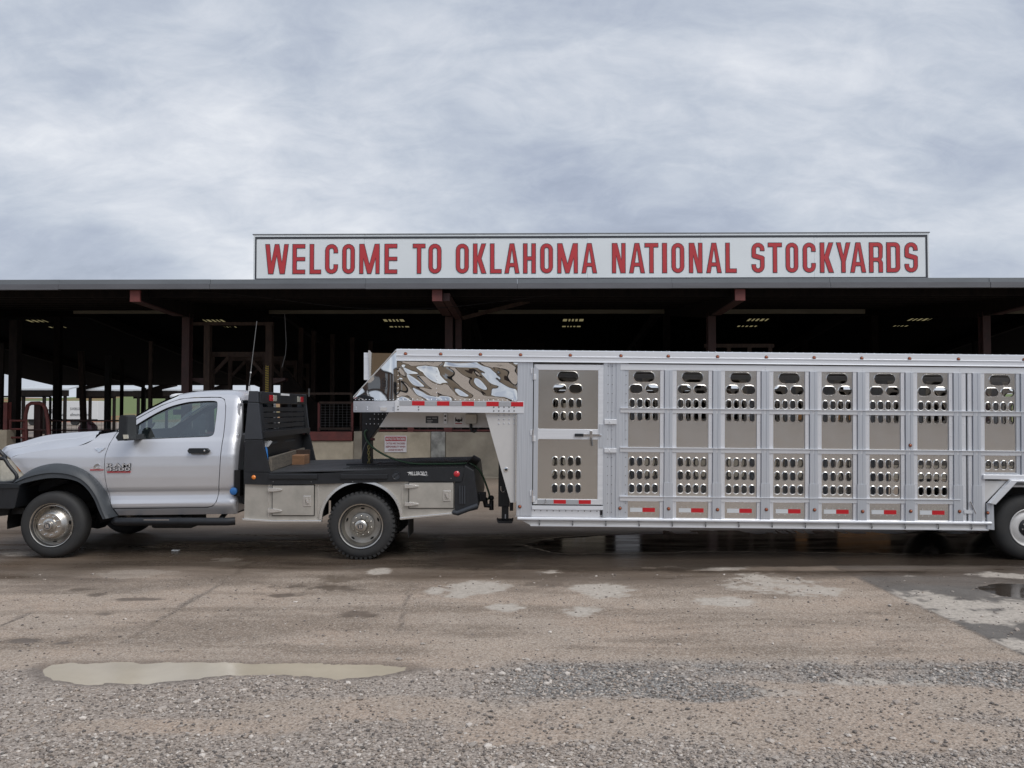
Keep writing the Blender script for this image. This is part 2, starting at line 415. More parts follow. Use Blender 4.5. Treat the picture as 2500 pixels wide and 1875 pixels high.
# wet: everything round the vehicles, and odd spots
wet = sstep(8.35, 9.35, YY + (n_big - .5) * 1.5 + (n_str - .5) * .8) * (1 - .45 * sstep(12.2, 14.5, YY))
wet = wet * np.clip(.74 + .9 * (n_str - .36), 0, 1) * (1 - .85 * dry)
for px, py, rx, ry in ((205, 1440, 40, 6), (235, 1452, 24, 5), (330, 1463, 60, 4), (250, 1499, 20, 4), (60, 1565, 60, 9), (150, 1570, 30, 5), (760, 1435, 120, 12), (700, 1452, 60, 6), (830, 1410, 60, 14), (880, 1500, 60, 8), (1330, 1425, 60, 11), (560, 1375, 40, 7), (1280, 1398, 60, 6)):
    cx, cy = G(px, py); x2 = G(px + rx, py)[0] - cx; y2 = abs(G(px, py - ry)[1] - G(px, py + ry)[1]) / 2
    wet = np.maximum(wet, .85 * sstep(1.15, .35, ((XX - cx) / x2) ** 2 + ((YY - cy) / y2) ** 2 + (n_mid - .5) * 1.6 + (n_fine - .5) * 1.8 + (n_hi - .5) * 1.4))
# dark crack lines
def crack(p, q, w, wob=.05):
    (ax, ay), (bx, by) = G(*p), G(*q); dx, dy = bx - ax, by - ay; ln = math.hypot(dx, dy)
    t = ((XX - ax) * dx + (YY - ay) * dy) / ln ** 2
    d = np.abs(((XX - ax) * dy - (YY - ay) * dx) / ln + (n_fine - .5) * wob)
    return sstep(w, w * .3, d) * ((t > 0) & (t < 1))
crk = np.maximum.reduce([crack((300, 1570), (620, 1372), .045, .10), crack((1978, 1356), (2500, 1599), .03), crack((975, 1540), (1010, 1400), .025), crack((850, 1366), (1250, 1369), .02), crack((0, 1530), (75, 1495), .03), crack((1390, 1630), (2460, 1632), .018)])
crk = np.clip(crk * (.7 + .9 * (n_mid - .25)), 0, 1)
trk = np.zeros_like(XX)
for yc, wd, ph in ((8.75, .13, 0), (8.35, .12, 1), (7.55, .15, 2), (7.05, .14, 3), (6.45, .12, 4)):
    trk = np.maximum(trk, sstep(wd, wd * .5, np.abs(YY - yc - .10 * np.sin(XX * .35 + ph) + (n_mid - .5) * .25)) * np.clip((fbm(XX * .5, YY * 3, 1.6, 4, 70 + ph) - .42) * 5, 0, 1))
smear = np.clip((fbm(XX * .55, YY * 2.0, 1.3, 6, 83) - .475) * 5.0, 0, 1) * sstep(5.9, 6.6, YY)
crk = np.maximum(crk, np.clip((.018 - np.abs(fbm(XX, YY, .8, 4, 101) - .5)) / .018, 0, 1) * .30 * sstep(6.0, 6.6, YY) * np.clip((n_big - .35) * 4, 0, 1))
grav = np.clip(1 - tan, 0, 1) * sstep(6.3, 5.7, YY)
ZZ = (n_fine - .5) * .022 * grav + (n_mid - .5) * .03 * sstep(6.6, 5.4, YY) - .012 * crk
inside = sstep(3.75, 4.1, YY) * sstep(12.35, 12.0, YY) * sstep(7.55, 7.2, np.abs(XX))
ZZ = ZZ * inside
ZZ = np.maximum(ZZ, -.0015)
def inpoly(P):
    r = np.zeros(XX.shape, bool); n = len(P)
    for i in range(n):
        (x0, y0), (x1, y1) = P[i], P[(i + 1) % n]
        c = ((y0 > YY) != (y1 > YY)); r ^= c & (XX < (x1 - x0) * (YY - y0) / ((y1 - y0) + 1e-12) + x0)
    return r
ca = lambda x, y: (x * .40687, 1240 + y * .40687)
cb = lambda x, y: (800 + x * .40687, 1240 + y * .40687)
PUD1 = [ca(190, 990), ca(300, 932), ca(850, 930), ca(1400, 932), ca(1900, 935), cb(0, 935), cb(330, 937), cb(450, 945), cb(600, 962), cb(480, 990), cb(330, 1005), cb(180, 1025), cb(0, 1027),
        ca(2080, 1032), ca(1900, 1010), ca(1740, 1000), ca(1600, 990), ca(1400, 1000), ca(1300, 1006), ca(1130, 1040), ca(950, 1052), ca(660, 1046), ca(620, 1066), ca(560, 1070), ca(480, 1047), ca(300, 1040)]
PUD2 = [(1285, 1332), (1330, 1322), (1372, 1314), (1500, 1306), (1650, 1300), (1900, 1298), (2200, 1296), (2420, 1297), (2600, 1300), (2600, 1330), (2440, 1344), (2400, 1352), (2200, 1350), (2000, 1348), (1800, 1345), (1600, 1347), (1450, 1351), (1372, 1353), (1330, 1345)]
PUD3 = [(2385, 1432), (2440, 1423), (2500, 1424), (2570, 1440), (2500, 1462), (2430, 1452)]
def blur(a, n):
    for _ in range(n):
        a = (a + np.roll(a, 1, 0) + np.roll(a, -1, 0) + np.roll(a, 1, 1) + np.roll(a, -1, 1)) / 5
    return a
pits = [blur(inpoly([G(*q) for q in P]).astype(float), k) for P, k in ((PUD1, 11), (PUD2, 14), (PUD3, 6))]
rag = (n_fine - .5) * .9 + (fbm(XX, YY, 14, 3, 61) - .5) * .6
for pit in pits:
    e_ = np.clip(pit + (rag + (n_mid - .5) * .7) * np.exp(-((pit - .55) / .3) ** 2), 0, 1); near = np.clip(pit * 4, 0, 1)
    ZZ = ZZ * (1 - .8 * near) + .011 * near - .030 * e_
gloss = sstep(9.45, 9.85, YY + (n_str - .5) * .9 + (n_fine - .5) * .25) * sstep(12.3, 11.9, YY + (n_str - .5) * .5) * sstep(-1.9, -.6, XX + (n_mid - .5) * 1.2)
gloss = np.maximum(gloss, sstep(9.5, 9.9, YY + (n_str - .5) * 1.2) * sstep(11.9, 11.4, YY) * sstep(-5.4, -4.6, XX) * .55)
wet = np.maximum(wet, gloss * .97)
damp = np.clip(pits[0] * 2.4, 0, 1) * .85
wet = np.maximum(wet, damp * .75)
NX, NY = len(gx), len(gy)
ii = np.arange(NX * NY).reshape(NY, NX)
quads = np.stack([ii[:-1, :-1], ii[:-1, 1:], ii[1:, 1:], ii[1:, :-1]], -1).reshape(-1, 4)
me = bpy.data.meshes.new('ground')
me.from_pydata(np.stack([XX, YY, ZZ], -1).reshape(-1, 3).tolist(), [], quads.tolist()); me.update()
me.polygons.foreach_set('use_smooth', [True] * len(me.polygons))
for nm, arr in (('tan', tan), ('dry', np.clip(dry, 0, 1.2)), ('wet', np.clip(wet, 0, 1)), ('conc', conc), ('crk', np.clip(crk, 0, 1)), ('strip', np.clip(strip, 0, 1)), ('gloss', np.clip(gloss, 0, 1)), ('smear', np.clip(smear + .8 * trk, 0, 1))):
    at_ = me.attributes.new(nm, 'FLOAT', 'POINT'); at_.data.foreach_set('value', arr.reshape(-1).astype(np.float32))

def ground_mat():
    m = bpy.data.materials.new('yard_surface'); m.use_nodes = True; n = m.node_tree; p = n.nodes['Principled BSDF']; lk = n.links.new
    tcn = n.nodes.new('ShaderNodeTexCoord')
    def A(k):
        a = n.nodes.new('ShaderNodeAttribute'); a.attribute_name = k; return a.outputs['Fac']
    def N(s, d=4, r=.6, st=(1, 1, 1)):
        mp = n.nodes.new('ShaderNodeMapping'); mp.inputs['Scale'].default_value = st; lk(tcn.outputs['Object'], mp.inputs[0])
        t = n.nodes.new('ShaderNodeTexNoise'); t.inputs['Scale'].default_value = s; t.inputs['Detail'].default_value = d; t.inputs['Roughness'].default_value = r
        lk(mp.outputs[0], t.inputs['Vector']); return t.outputs['Fac']
    def MR(f, a, b, c=0., d=1.):
        r = n.nodes.new('ShaderNodeMapRange'); lk(f, r.inputs[0])
        for i, v in enumerate((a, b, c, d)): r.inputs[i + 1].default_value = v
        return r.outputs[0]
    def mixc(f, a, b, mode='MIX'):
        x = n.nodes.new('ShaderNodeMixRGB'); x.blend_type = mode
        if isinstance(f, float): x.inputs[0].default_value = f
        else: lk(f, x.inputs[0])
        for i, v in ((1, a), (2, b)):
            if isinstance(v, tuple): x.inputs[i].default_value = (*v, 1)
            else: lk(v, x.inputs[i])
        return x.outputs[0]
    def mth(op, a, b):
        x = n.nodes.new('ShaderNodeMath'); x.operation = op
        for i, v in enumerate((a, b)):
            if isinstance(v, (int, float)): x.inputs[i].default_value = v
            else: lk(v, x.inputs[i])
        return x.outputs[0]
    vor = n.nodes.new('ShaderNodeTexVoronoi'); vor.inputs['Scale'].default_value = 42; lk(tcn.outputs['Object'], vor.inputs['Vector'])
    vor2 = n.nodes.new('ShaderNodeTexVoronoi'); vor2.inputs['Scale'].default_value = 95; lk(tcn.outputs['Object'], vor2.inputs['Vector'])
    vc = n.nodes.new('ShaderNodeRGBToBW'); lk(vor.outputs['Color'], vc.inputs[0])
    vc2 = n.nodes.new('ShaderNodeRGBToBW'); lk(vor2.outputs['Color'], vc2.inputs[0])
    peb = mth('ADD', mth('MULTIPLY', vc.outputs[0], .5), mth('MULTIPLY', vc2.outputs[0], .5))
    gravel = mixc(MR(peb, .2, .8), (.195, .166, .145), (.45, .392, .342))
    gravel = mixc(MR(N(1.6), .35, .65), gravel, mixc(.5, gravel, (.37, .305, .252)))
    tanc = mixc(MR(N(2.2, 6), .3, .7), (.475, .385, .305), (.345, .275, .215))
    tanc = mixc(MR(N(.8, 4), .42, .62), tanc, (.43, .325, .245))
    tanc = mixc(MR(N(130, 2, .7), .52, .66, 0, .7), tanc, (.135, .11, .092))
    tanc = mixc(MR(N(170, 2, .7, (1, .6, 1)), .60, .70, 0, .6), tanc, (.50, .45, .40))
    c = mixc(A('tan'), gravel, tanc)
    c = mixc(A('strip'), c, mixc(MR(peb, .25, .8), (.075, .074, .072), (.37, .36, .345)))
    c = mixc(A('crk'), c, (.085, .066, .052))
    c = mixc(mth('MULTIPLY', A('smear'), .80), c, mixc(MR(N(5, 6), .35, .65), (.16, .122, .09), (.24, .185, .138)))
    c = mixc(MR(vc2.outputs[0], .60, .80, 0, .50), c, (.52, .46, .40))
    c = mixc(MR(vc2.outputs[0], .38, .22, 0, .50), c, (.13, .105, .088))
    c = mixc(MR(N(38, 6, .8), .50, .66, 0, .55), c, (.15, .122, .10))
    c = mixc(MR(N(30, 6, .8, (1, 1, 3)), .54, .70, 0, .45), c, (.50, .44, .385))
    c = mixc(A('conc'), c, mixc(MR(N(3, 7, .65), .3, .7), (.17, .156, .143), (.105, .095, .086)))
    c = mixc(mth('MULTIPLY', A('crk'), A('conc')), c, (.06, .05, .045))
    drym = mth('MULTIPLY', A('dry'), MR(N(26, 5, .65), .28, .46, .35, 1.0))
    c = mixc(drym, c, mixc(MR(N(20, 5), .35, .65), (.50, .45, .395), (.37, .33, .285)))
    wetm = A('wet')
    st = MR(N(1.1, 6, .6, (.25, 1.6, 1)), .3, .7)
    c = mixc(mth('MULTIPLY', wetm, .92), c, mixc(st, (.066, .047, .034), (.15, .112, .082)))
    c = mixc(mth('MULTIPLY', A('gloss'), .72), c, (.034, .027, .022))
    lk(c, p.inputs['Base Color'])
    rg = mth('SUBTRACT', .88, mth('MULTIPLY', wetm, MR(N(2.2, 5, .6, (.4, 1.4, 1)), .3, .7, .34, .74)))
    gr = n.nodes.new('ShaderNodeMath'); gr.operation = 'MULTIPLY'; gr.use_clamp = True; lk(A('gloss'), gr.inputs[0]); gr.inputs[1].default_value = .95
    rm_ = n.nodes.new('ShaderNodeMix'); lk(gr.outputs[0], rm_.inputs[0]); lk(rg, rm_.inputs[2]); lk(MR(N(3.5, 5, .6, (.5, 1.6, 1)), .3, .7, .05, .26), rm_.inputs[3]); rg = rm_.outputs[0]
    lk(rg, p.inputs['Roughness'])
    p.inputs['Specular IOR Level'].default_value = .35
    b1 = n.nodes.new('ShaderNodeBump'); b1.inputs['Strength'].default_value = .7; b1.inputs['Distance'].default_value = .010
    lk(mth('MULTIPLY', mth('ADD', vor.outputs['Distance'], N(70, 4)), mth('SUBTRACT', 1.05, mth('MAXIMUM', wetm, mth('MULTIPLY', A('tan'), .45)))), b1.inputs['Height'])
    lk(b1.outputs[0], p.inputs['Normal'])
    return m
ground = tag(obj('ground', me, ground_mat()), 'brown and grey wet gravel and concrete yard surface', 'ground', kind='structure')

def gz(x, y):
    i = int(np.clip(np.searchsorted(gx, x) - 1, 0, NX - 2)); j = int(np.clip(np.searchsorted(gy, y) - 1, 0, NY - 2))
    return float(ZZ[j, i])
def mask_at(a, x, y):
    i = int(np.clip(np.searchsorted(gx, x) - 1, 0, NX - 2)); j = int(np.clip(np.searchsorted(gy, y) - 1, 0, NY - 2))
    return float(a[j, i])

# puddles: muddy water lying in shallow hollows
def water_mat(name, c, rough, bump):
    m = mat(name, c, rough, 0, var=.25, vs=1.2, bump=bump, bs=5, dist=.004, spec=.28 if rough > .1 else .5); return m
M['mud'] = water_mat('muddy_water', (.52, .45, .345), .14, .03)
M['film'] = mat('dark_water_film', (.055, .042, .032), .05, 0, var=.4, vs=2.2, rvar=.14, stretch=(.5, 2, 1), bump=.05, bs=7, dist=.004)
def puddle(P, m, z, label, grow_=.12):
    Q = [G(*q) for q in P]; cx = sum(p[0] for p in Q) / len(Q); cy = sum(p[1] for p in Q) / len(Q)
    V = []
    for i, p in enumerate(Q):
        a, c = Vector(Q[i - 1]), Vector(Q[(i + 1) % len(Q)]); d = (c - a).normalized(); nrm = Vector((d.y, -d.x))
        q = Vector(p); s1 = 1 if nrm.dot(q - Vector((cx, cy))) > 0 else -1
        V.append((p[0] + nrm.x * s1 * grow_ * .5, p[1] + (grow_ if p[1] > cy else -grow_) * .7))
    xs = sorted(v[0] for v in V); ys = [v[1] for v in V]
    mb = MB(); mb.box(xs[0] - grow_, xs[-1] + grow_, min(ys), max(ys), z - .002, z)
    return tag(mb.build('puddle', m), label, 'puddle', kind='structure')
puddle(PUD1, M['mud'], -.004, 'long muddy puddle in the gravel in front of the truck')
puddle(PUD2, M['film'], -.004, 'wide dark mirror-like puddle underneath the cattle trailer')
puddle(PUD3, M['film'], -.004, 'small dark puddle on the grey concrete at the right edge')
# loose stones
def stones():
    ico_v = [Vector(v).normalized() for v in ((0,0,1),(.9,0,.35),(.28,.85,.35),(-.72,.53,.35),(-.72,-.53,.35),(.28,-.85,.35),(.72,.53,-.4),(-.28,.85,-.4),(-.9,0,-.4),(-.28,-.85,-.4),(.72,-.53,-.4))]
    ico_f = [(0,1,2),(0,2,3),(0,3,4),(0,4,5),(0,5,1),(1,6,2),(2,7,3),(3,8,4),(4,9,5),(5,10,1),(2,6,7),(3,7,8),(4,8,9),(5,9,10),(1,10,6)]
    V = []; Fc = []; C = []
    pal = [(.38, .335, .295), (.25, .21, .18), (.30, .25, .21), (.17, .145, .128), (.34, .28, .23), (.50, .455, .41), (.32, .275, .24), (.125, .11, .10)]
    r = random.Random(3); cnt = 0
    for _ in range(110000):
        if cnt >= 26000: break
        y = 3.9 + (r.random() ** 1.25) * 5.4; x = r.uniform(-1, 1) * (y * .62 + .15)
        g = (1 - mask_at(tan, x, y)) * (.25 + 1.5 * float(mask_at(n_mid, x, y)) ** 1.5) if y < 6.0 else .035
        g = max(g, mask_at(strip, x, y), .03)
        if r.random() > g * (1.0 if y < 6 else .5) + .02: continue
        if mask_at(pits[0], x, y) > .1: continue
        big = r.random()
        s = r.uniform(.003, .0095) if big < .84 else (r.uniform(.009, .015) if big < .990 else r.uniform(.015, .027))
        c = pal[r.randrange(len(pal))] if big < .95 else pal[r.choice((0, 0, 5, 6))]
        if mask_at(tan, x, y) > .6 and big < .9: c = pal[r.choice((3, 7, 1, 2))]
        k = r.uniform(.75, 1.2); c = tuple(q * k for q in c)
        a = r.uniform(0, 6.28); ca_, sa_ = math.cos(a), math.sin(a); sx, sy, sz = s * r.uniform(.8, 1.3), s * r.uniform(.7, 1.1), s * r.uniform(.45, .8)
        o = len(V); zb = gz(x, y) + sz * .45
        for q in ico_v:
            j = r.uniform(.8, 1.15); X, Y_ = q.x * sx * j, q.y * sy * j
            V.append((x + X * ca_ - Y_ * sa_, y + X * sa_ + Y_ * ca_, zb + q.z * sz * j)); C.append((*c, 1))
        Fc += [(i + o, j + o, k2 + o) for i, j, k2 in ico_f]; cnt += 1
    me = bpy.data.meshes.new('gravel'); me.from_pydata(V, [], Fc); me.update()
    ca_ = me.color_attributes.new('tone', 'FLOAT_COLOR', 'POINT'); ca_.data.foreach_set('color', np.array(C, dtype=np.float32).reshape(-1))
    m = bpy.data.materials.new('stone'); m.use_nodes = True; n = m.node_tree; p = n.nodes['Principled BSDF']
    at_ = n.nodes.new('ShaderNodeVertexColor'); at_.layer_name = 'tone'; n.links.new(at_.outputs[0], p.inputs['Base Color']); p.inputs['Roughness'].default_value = .7
    tag(obj('gravel', me, m), 'loose grey and white stones scattered over the yard', 'gravel', kind='stuff')
stones()

# ================================================================ THE STOCKYARD SHED AND WHAT STANDS IN IT
DW = 22.6                                    # distance to the dock wall
SB = Matrix.Translation((0, DW, 0)) @ Matrix.Rotation(-.016, 4, 'Z')
SBI = SB.inverted()
def WB(px, py, yl):
    """photo pixel -> (x, z) in the shed's frame on its plane y = yl"""
    u, v = (px - CX) / F, (CY - py) / F
    d = Vector((u, math.cos(PITCH) - v * math.sin(PITCH), math.sin(PITCH) + v * math.cos(PITCH)))
    o = SBI @ Vector((0, 0, HC)); d = SBI.to_3x3() @ d
    q = o + d * ((yl - o.y) / d.y); return q.x, q.z
def S(mb, name, m, parent=None, smooth=None, bevel=0):
    mb.v = [tuple(SB @ Vector(p)) for p in mb.v]; return mb.build(name, m, parent, smooth, bevel)
def base(name, x, y, z, label, cat, group=None):
    return tag(empty(name, SB @ Vector((x, y, z)), (0, 0, -.016)), label, cat, group)

YF = -2.9                                    # the eave
zE = WB(1250, 705, YF)[1]; zF1 = WB(1250, 692, YF)[1]; zF2 = WB(1250, 680.5, YF)[1]
YR, ZR, YB_, ZB_ = 9.6, 5.55, 32.0, 3.34
def zroof(y): return zE + .05 + (ZR - zE - .05) * (y - YF) / (YR - YF) if y < YR else ZR + (ZB_ - ZR) * (y - YR) / (YB_ - YR)
shed = base('livestock_shed', 0, 0, 0, 'long open-fronted dark livestock shed with grey fascia and maroon posts', 'shed')
# fascia: sheet sections lapped end to end, each a few millimetres out of line
xj = [-30.0, -26.5, -23.0, -19.5] + [WB(p, 690, YF)[0] for p in (-230, 146, 514, 893, 1263, 1640, 2026, 2415)] + [14.6, 18.2, 21.8, 25.4, 30.0]
for a, b in zip(xj[:-1], xj[1:]):
    j = random.uniform(-.008, .008)
    S(MB().box(a + .003, b - .003, YF + j, YF + .05 + j, zF1 + .004, zF2 + random.uniform(-.006, .006)), 'fascia_panel', M['fascia'], shed)
    S(MB().prism([(0, 0), (1, 0), (1, 1), (0, 1)], 0, 1) if 0 else MB().box(a + .003, b - .003, YF - .06 + j, YF + .06 + j, zE + random.uniform(-.006, .006), zF1), 'gutter_section', M['fascia2'], shed)
# roof, with openings for the rooflights
holes = []; lights = []
for (x0, x1, py), row in [((60, 118, 783), 0), ((495, 550, 783), 0), ((935, 988, 783), 0), ((1374, 1425, 784), 0), ((1823, 1877, 781), 0), ((2215, 2275, 779), 0),
                          ((112, 165, 800), 1), ((545, 580, 799), 1), ((950, 1000, 801), 1), ((1372, 1418, 801), 1), ((1798, 1850, 798), 1), ((2178, 2226, 797), 1)]:
    ya, yb = ((11.5, 12.3), (12.9, 13.5))[row]
    a, b = WB(x0, py, (ya + yb) / 2)[0], WB(x1, py, (ya + yb) / 2)[0]
    holes.append([(a, ya), (b, ya), (b, yb), (a, yb)]); lights.append((a, b, ya, yb))
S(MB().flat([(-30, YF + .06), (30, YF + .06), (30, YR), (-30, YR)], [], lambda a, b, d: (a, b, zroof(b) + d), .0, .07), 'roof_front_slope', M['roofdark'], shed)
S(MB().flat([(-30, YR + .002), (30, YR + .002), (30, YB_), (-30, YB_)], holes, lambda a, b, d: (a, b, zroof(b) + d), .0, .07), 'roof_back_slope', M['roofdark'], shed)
for a, b, ya, yb in lights:
    o = S(MB().flat([(a - .05, ya - .05), (b + .05, ya - .05), (b + .05, yb + .05), (a - .05, yb + .05)], [], lambda p, q, d: (p, q, zroof(q) + d), .075, .08), 'rooflight', M['skylight'], shed)
    bm_ = MB(); k = 5
    for i in range(1, k): x = a + (b - a) * i / k + .05 * math.sin(i * 7 + a); bm_.bar((x, ya - .02, zroof(ya - .02) + .01), (x, yb + .02, zroof(yb + .02) + .01), .06, .02)
    S(bm_, 'rooflight_bars', M['roofdark'], o)
# purlins under the eave
for y in (-2.3, -1.5, -.7, .1, 1.1, 2.4, 3.8, 5.4):
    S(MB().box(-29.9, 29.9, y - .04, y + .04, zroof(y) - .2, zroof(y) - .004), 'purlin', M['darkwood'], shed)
zD = WB(1000, 1055, 0)[1]
# posts and the tapered girders they carry
PX = [WB(p, 800, 0)[0] for p in (447, 1094, 1742, 2418)]
PXA = [PX[0] - 14.9, PX[0] - 7.45, *PX, PX[3] + 7.4, PX[3] + 14.8]
ends = {447: 320, 1094: 1079, 1742: 1815}
def hbeam(x, y, z0, z1, w=.2, d=.26, t=.03):
    return MB().box(x - w / 2, x + w / 2, y - d / 2, y - d / 2 + t, z0, z1).box(x - w / 2, x + w / 2, y + d / 2 - t, y + d / 2, z0, z1).box(x - .02, x + .02, y - d / 2 + t, y + d / 2 - t, z0, z1)
for i, x in enumerate(PXA):
    S(hbeam(x, 0.30, (zD if -9.6 < x else .0), zroof(0.3) - .50), 'post', M['maroon'], shed)
    for y in ((7.5, 15.0, 23.0, 31.0) if i > 2 else (7.5, 31.0)):
        S(MB().box(x - .11, x + .11, y - .11, y + .11, .0, zroof(y) - .3), 'inner_post', M['darkwood'], shed)
    # girder: shallow at the eave, deep over the post
    pr = [(-2.78, zE - .02), (-2.78, zE - .24), (-.35, zroof(0) - .58), (.6, zroof(0) - .58), (7.5, zroof(7.5) - .33), (YR, ZR - .32), (31, zroof(31) - .3), (31, zroof(31) - .004), (YR, ZR - .004), (-2.78, zroof(-2.78) - .004)]
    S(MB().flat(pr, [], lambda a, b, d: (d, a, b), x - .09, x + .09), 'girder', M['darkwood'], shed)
    S(MB().box(x - .115, x + .115, -2.83, -2.76, zE - .27, zE - .006), 'girder_end_plate', M['maroon2'], shed)
    fl = MB().bar((x, -2.74, zE - .255), (x, -.33, zroof(0) - .595), .24, .03); S(fl, 'girder_flange', M['maroon'], shed)
x2 = PX[1] + .24                                  # the doubled post beside the second bay
S(hbeam(x2, .5, zD, zroof(.5) - .5, .16), 'post', M['maroon'], shed)
S(MB().bar((PX[1] + .2, -2.7, zE - .16), (x2, .2, zroof(0) - .55), .16, .18), 'girder', M['maroon'], shed)
S(MB().bar((x2 + .1, .4, zroof(.3) - .62), (x2 + 1.9, .9, zroof(.9) - .15), .1, .1), 'knee_brace', M['midwood'], shed)
# pale header boards far in, one per bay
for a, b, g in ((180, 442, 0), (655, 1088, 0), (1168, 1622, 0), (1752, 2112, 0), (2440, 2560, 0)):
    xa, zt = WB(a, 754, 7.3); xb, zb = WB(b, 765.5, 7.3)
    S(MB().box(xa, xb, 7.28, 7.36, zb, zt), 'header_board', M['paleboard'], shed)
# back eave board
S(MB().box(-29.9, 29.9, 31.9, 31.98, ZB_ - .02, ZB_ + .35), 'back_eave_board', M['darkwood'], shed)

# dark boards added low across the back, blocking all but a strip of bright yard
xa = WB(1290, 950, 31.2)[0]; za = WB(1700, 958, 31.2)[1]; nb_ = 24
for i in range(nb_):
    a = xa + (29.8 - xa) * i / nb_; S(MB().box(a, a + (29.8 - xa) / nb_ - .004, 31.2, 31.26, 0, za + random.uniform(-.06, .06)), 'yard_block_board', M['darkwood'], shed)
# ---- the loading dock: concrete front in sections, piers, timber deck
zD = WB(1000, 1055, 0)[1]
dock = base('loading_dock', 0, 0, 0, 'tan concrete loading dock wall with stained piers behind the trailer hitch', 'dock')
def wall(p0, p1, m, proud=0., top=1055, name='concrete_panel', x1=None):
    a = WB(p0, 1100, 0)[0]; b = WB(p1, 1100, 0)[0] if x1 is None else x1; z = WB(1000, top, 0)[1]
    return S(MB().box(a + .004, b - .004, -proud, .4, 0, z), name, m, dock, bevel=.015)
wall(-40, 17, M['concrete'], .02, 1050); wall(330, 712, M['concrete'], .0, 1077); wall(712, 864, M['concrete'], .0, 1077)
wall(864, 884, M['concrete2'], .05, 1053, 'pier'); wall(884, 1052, M['concrete'], .0); wall(1052, 1087, M['concrete3'], .04, 1054, 'pier')
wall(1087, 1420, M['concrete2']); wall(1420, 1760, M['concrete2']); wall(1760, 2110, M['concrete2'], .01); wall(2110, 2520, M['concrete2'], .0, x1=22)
for a, b in ((330, 712), (712, 860)):
    xa, zt = WB(a, 1054, -.06); xb, zb = WB(b, 1076, -.06)
    S(MB().box(xa, xb - .01, -.06, .3, zb, zt), 'curb_beam', M['maroon2'], dock, bevel=.01)
S(MB().box(WB(330, 1100, 0)[0], 22, .42, 20, zD - .25, zD - .02), 'deck', M['deckdirt'], dock)
S(MB().box(WB(884, 1100, 0)[0], 22, -.55, -.06, 0, .03), 'footing_kerb', M['concrete2'], dock, bevel=.01)

# ---- notice on the dock wall
xa, zt = WB(939, 1063.6, -.02); xb, zb = WB(992.6, 1104, -.02)
nb = base('notice_sign', (xa + xb) / 2, -.02, zb, 'white notice to truckers with red heading fixed to the dock wall', 'sign')
S(MB().box(xa, xb, -.028, -.008, zb, zt), 'plate', M['paper'], nb)
hh = zt - zb; ww = xb - xa; xm = (xa + xb) / 2
S(MB().box(xa + .04 * ww, xb - .04 * ww, -.032, -.029, zt - .33 * hh, zt - .06 * hh), 'red_band', M['noticered'], nb)
def letters(txt, x, y, z, width, h, m, parent, name='lettering', mtx=SB, **k):
    me = text_w(txt, width, h, **k); o = obj(name, me, m, parent); o.matrix_basis = mtx @ Matrix.Translation((x, y, z)); return o
letters('NOTICE TO TRUCKERS', xm, -.035, zt - .195 * hh, .86 * ww, .16 * hh, M['whiteprint'], nb, bold=.02)
for i, (t_, wd) in enumerate((('CATTLE ARE TRUCKERS', .88), ('RESPONSIBILITY WHEN', .88), ('LOCKED IN CHUTE', .68))):
    letters(t_, xm, -.032, zt - (.47 + .195 * i) * hh, wd * ww, .115 * hh, M['noticetext'], nb, bold=.02)

# ---- the big sign on the eave
YS = -2.86
x0, z1 = WB(619, 574, YS); x1, z1b = WB(2268, 568, YS); z0 = zF2 + .004
z1 = (z1 + z1b) / 2
wsign = base('welcome_sign', (x0 + x1) / 2, YS, z0, 'long white welcome sign with red block lettering standing on the eave', 'sign')
npan = 6; pw = (x1 - x0) / npan
seam = [x0] + [WB(p, 620, YS)[0] for p in (889, 1161, 1434, 1711, 1988)] + [x1]
for a, b in zip(seam[:-1], seam[1:]):
    j = random.uniform(-.002, .002)
    S(MB().box(a + .002, b - .002, YS + j, YS + .03, z0, z1), 'sign_panel', M['signwhite'], wsign)
bw = .045
for nm, (a, b, c, d) in (('border_strip', (x0 + .04, x1 - .04, z1 - .095, z1 - .045)), ('border_strip', (x0 + .04, x1 - .04, z0 + .002, z0 + .022)),
                         ('border_strip', (x0 + .04, x0 + .075, z0 + .0225, z1 - .0955)), ('border_strip', (x1 - .085, x1 - .04, z0 + .0225, z1 - .0955))):
    S(MB().box(a, b, YS - .006, YS - .003, c, d), nm, M['signblack'], wsign)
S(MB().box(x0 - .02, x1 + .02, YS - .01, YS + .04, z1, z1 + .022), 'top_cap', M['fascia'], wsign)
for x in np.linspace(x0 + 1, x1 - 1, 7):
    S(MB().bar((x, YS + .03, z1 - .2), (x, YS + 1.0, zroof(YS + 1.0) + .07), .05, .05), 'brace', M['steel'], wsign)
def arc(cx, cy, r, a0, a1, n=7, ry=None):
    ry = r if ry is None else ry
    return [(cx + r * math.cos(R(a0 + (a1 - a0) * i / n)), cy + ry * math.sin(R(a0 + (a1 - a0) * i / n))) for i in range(n + 1)]
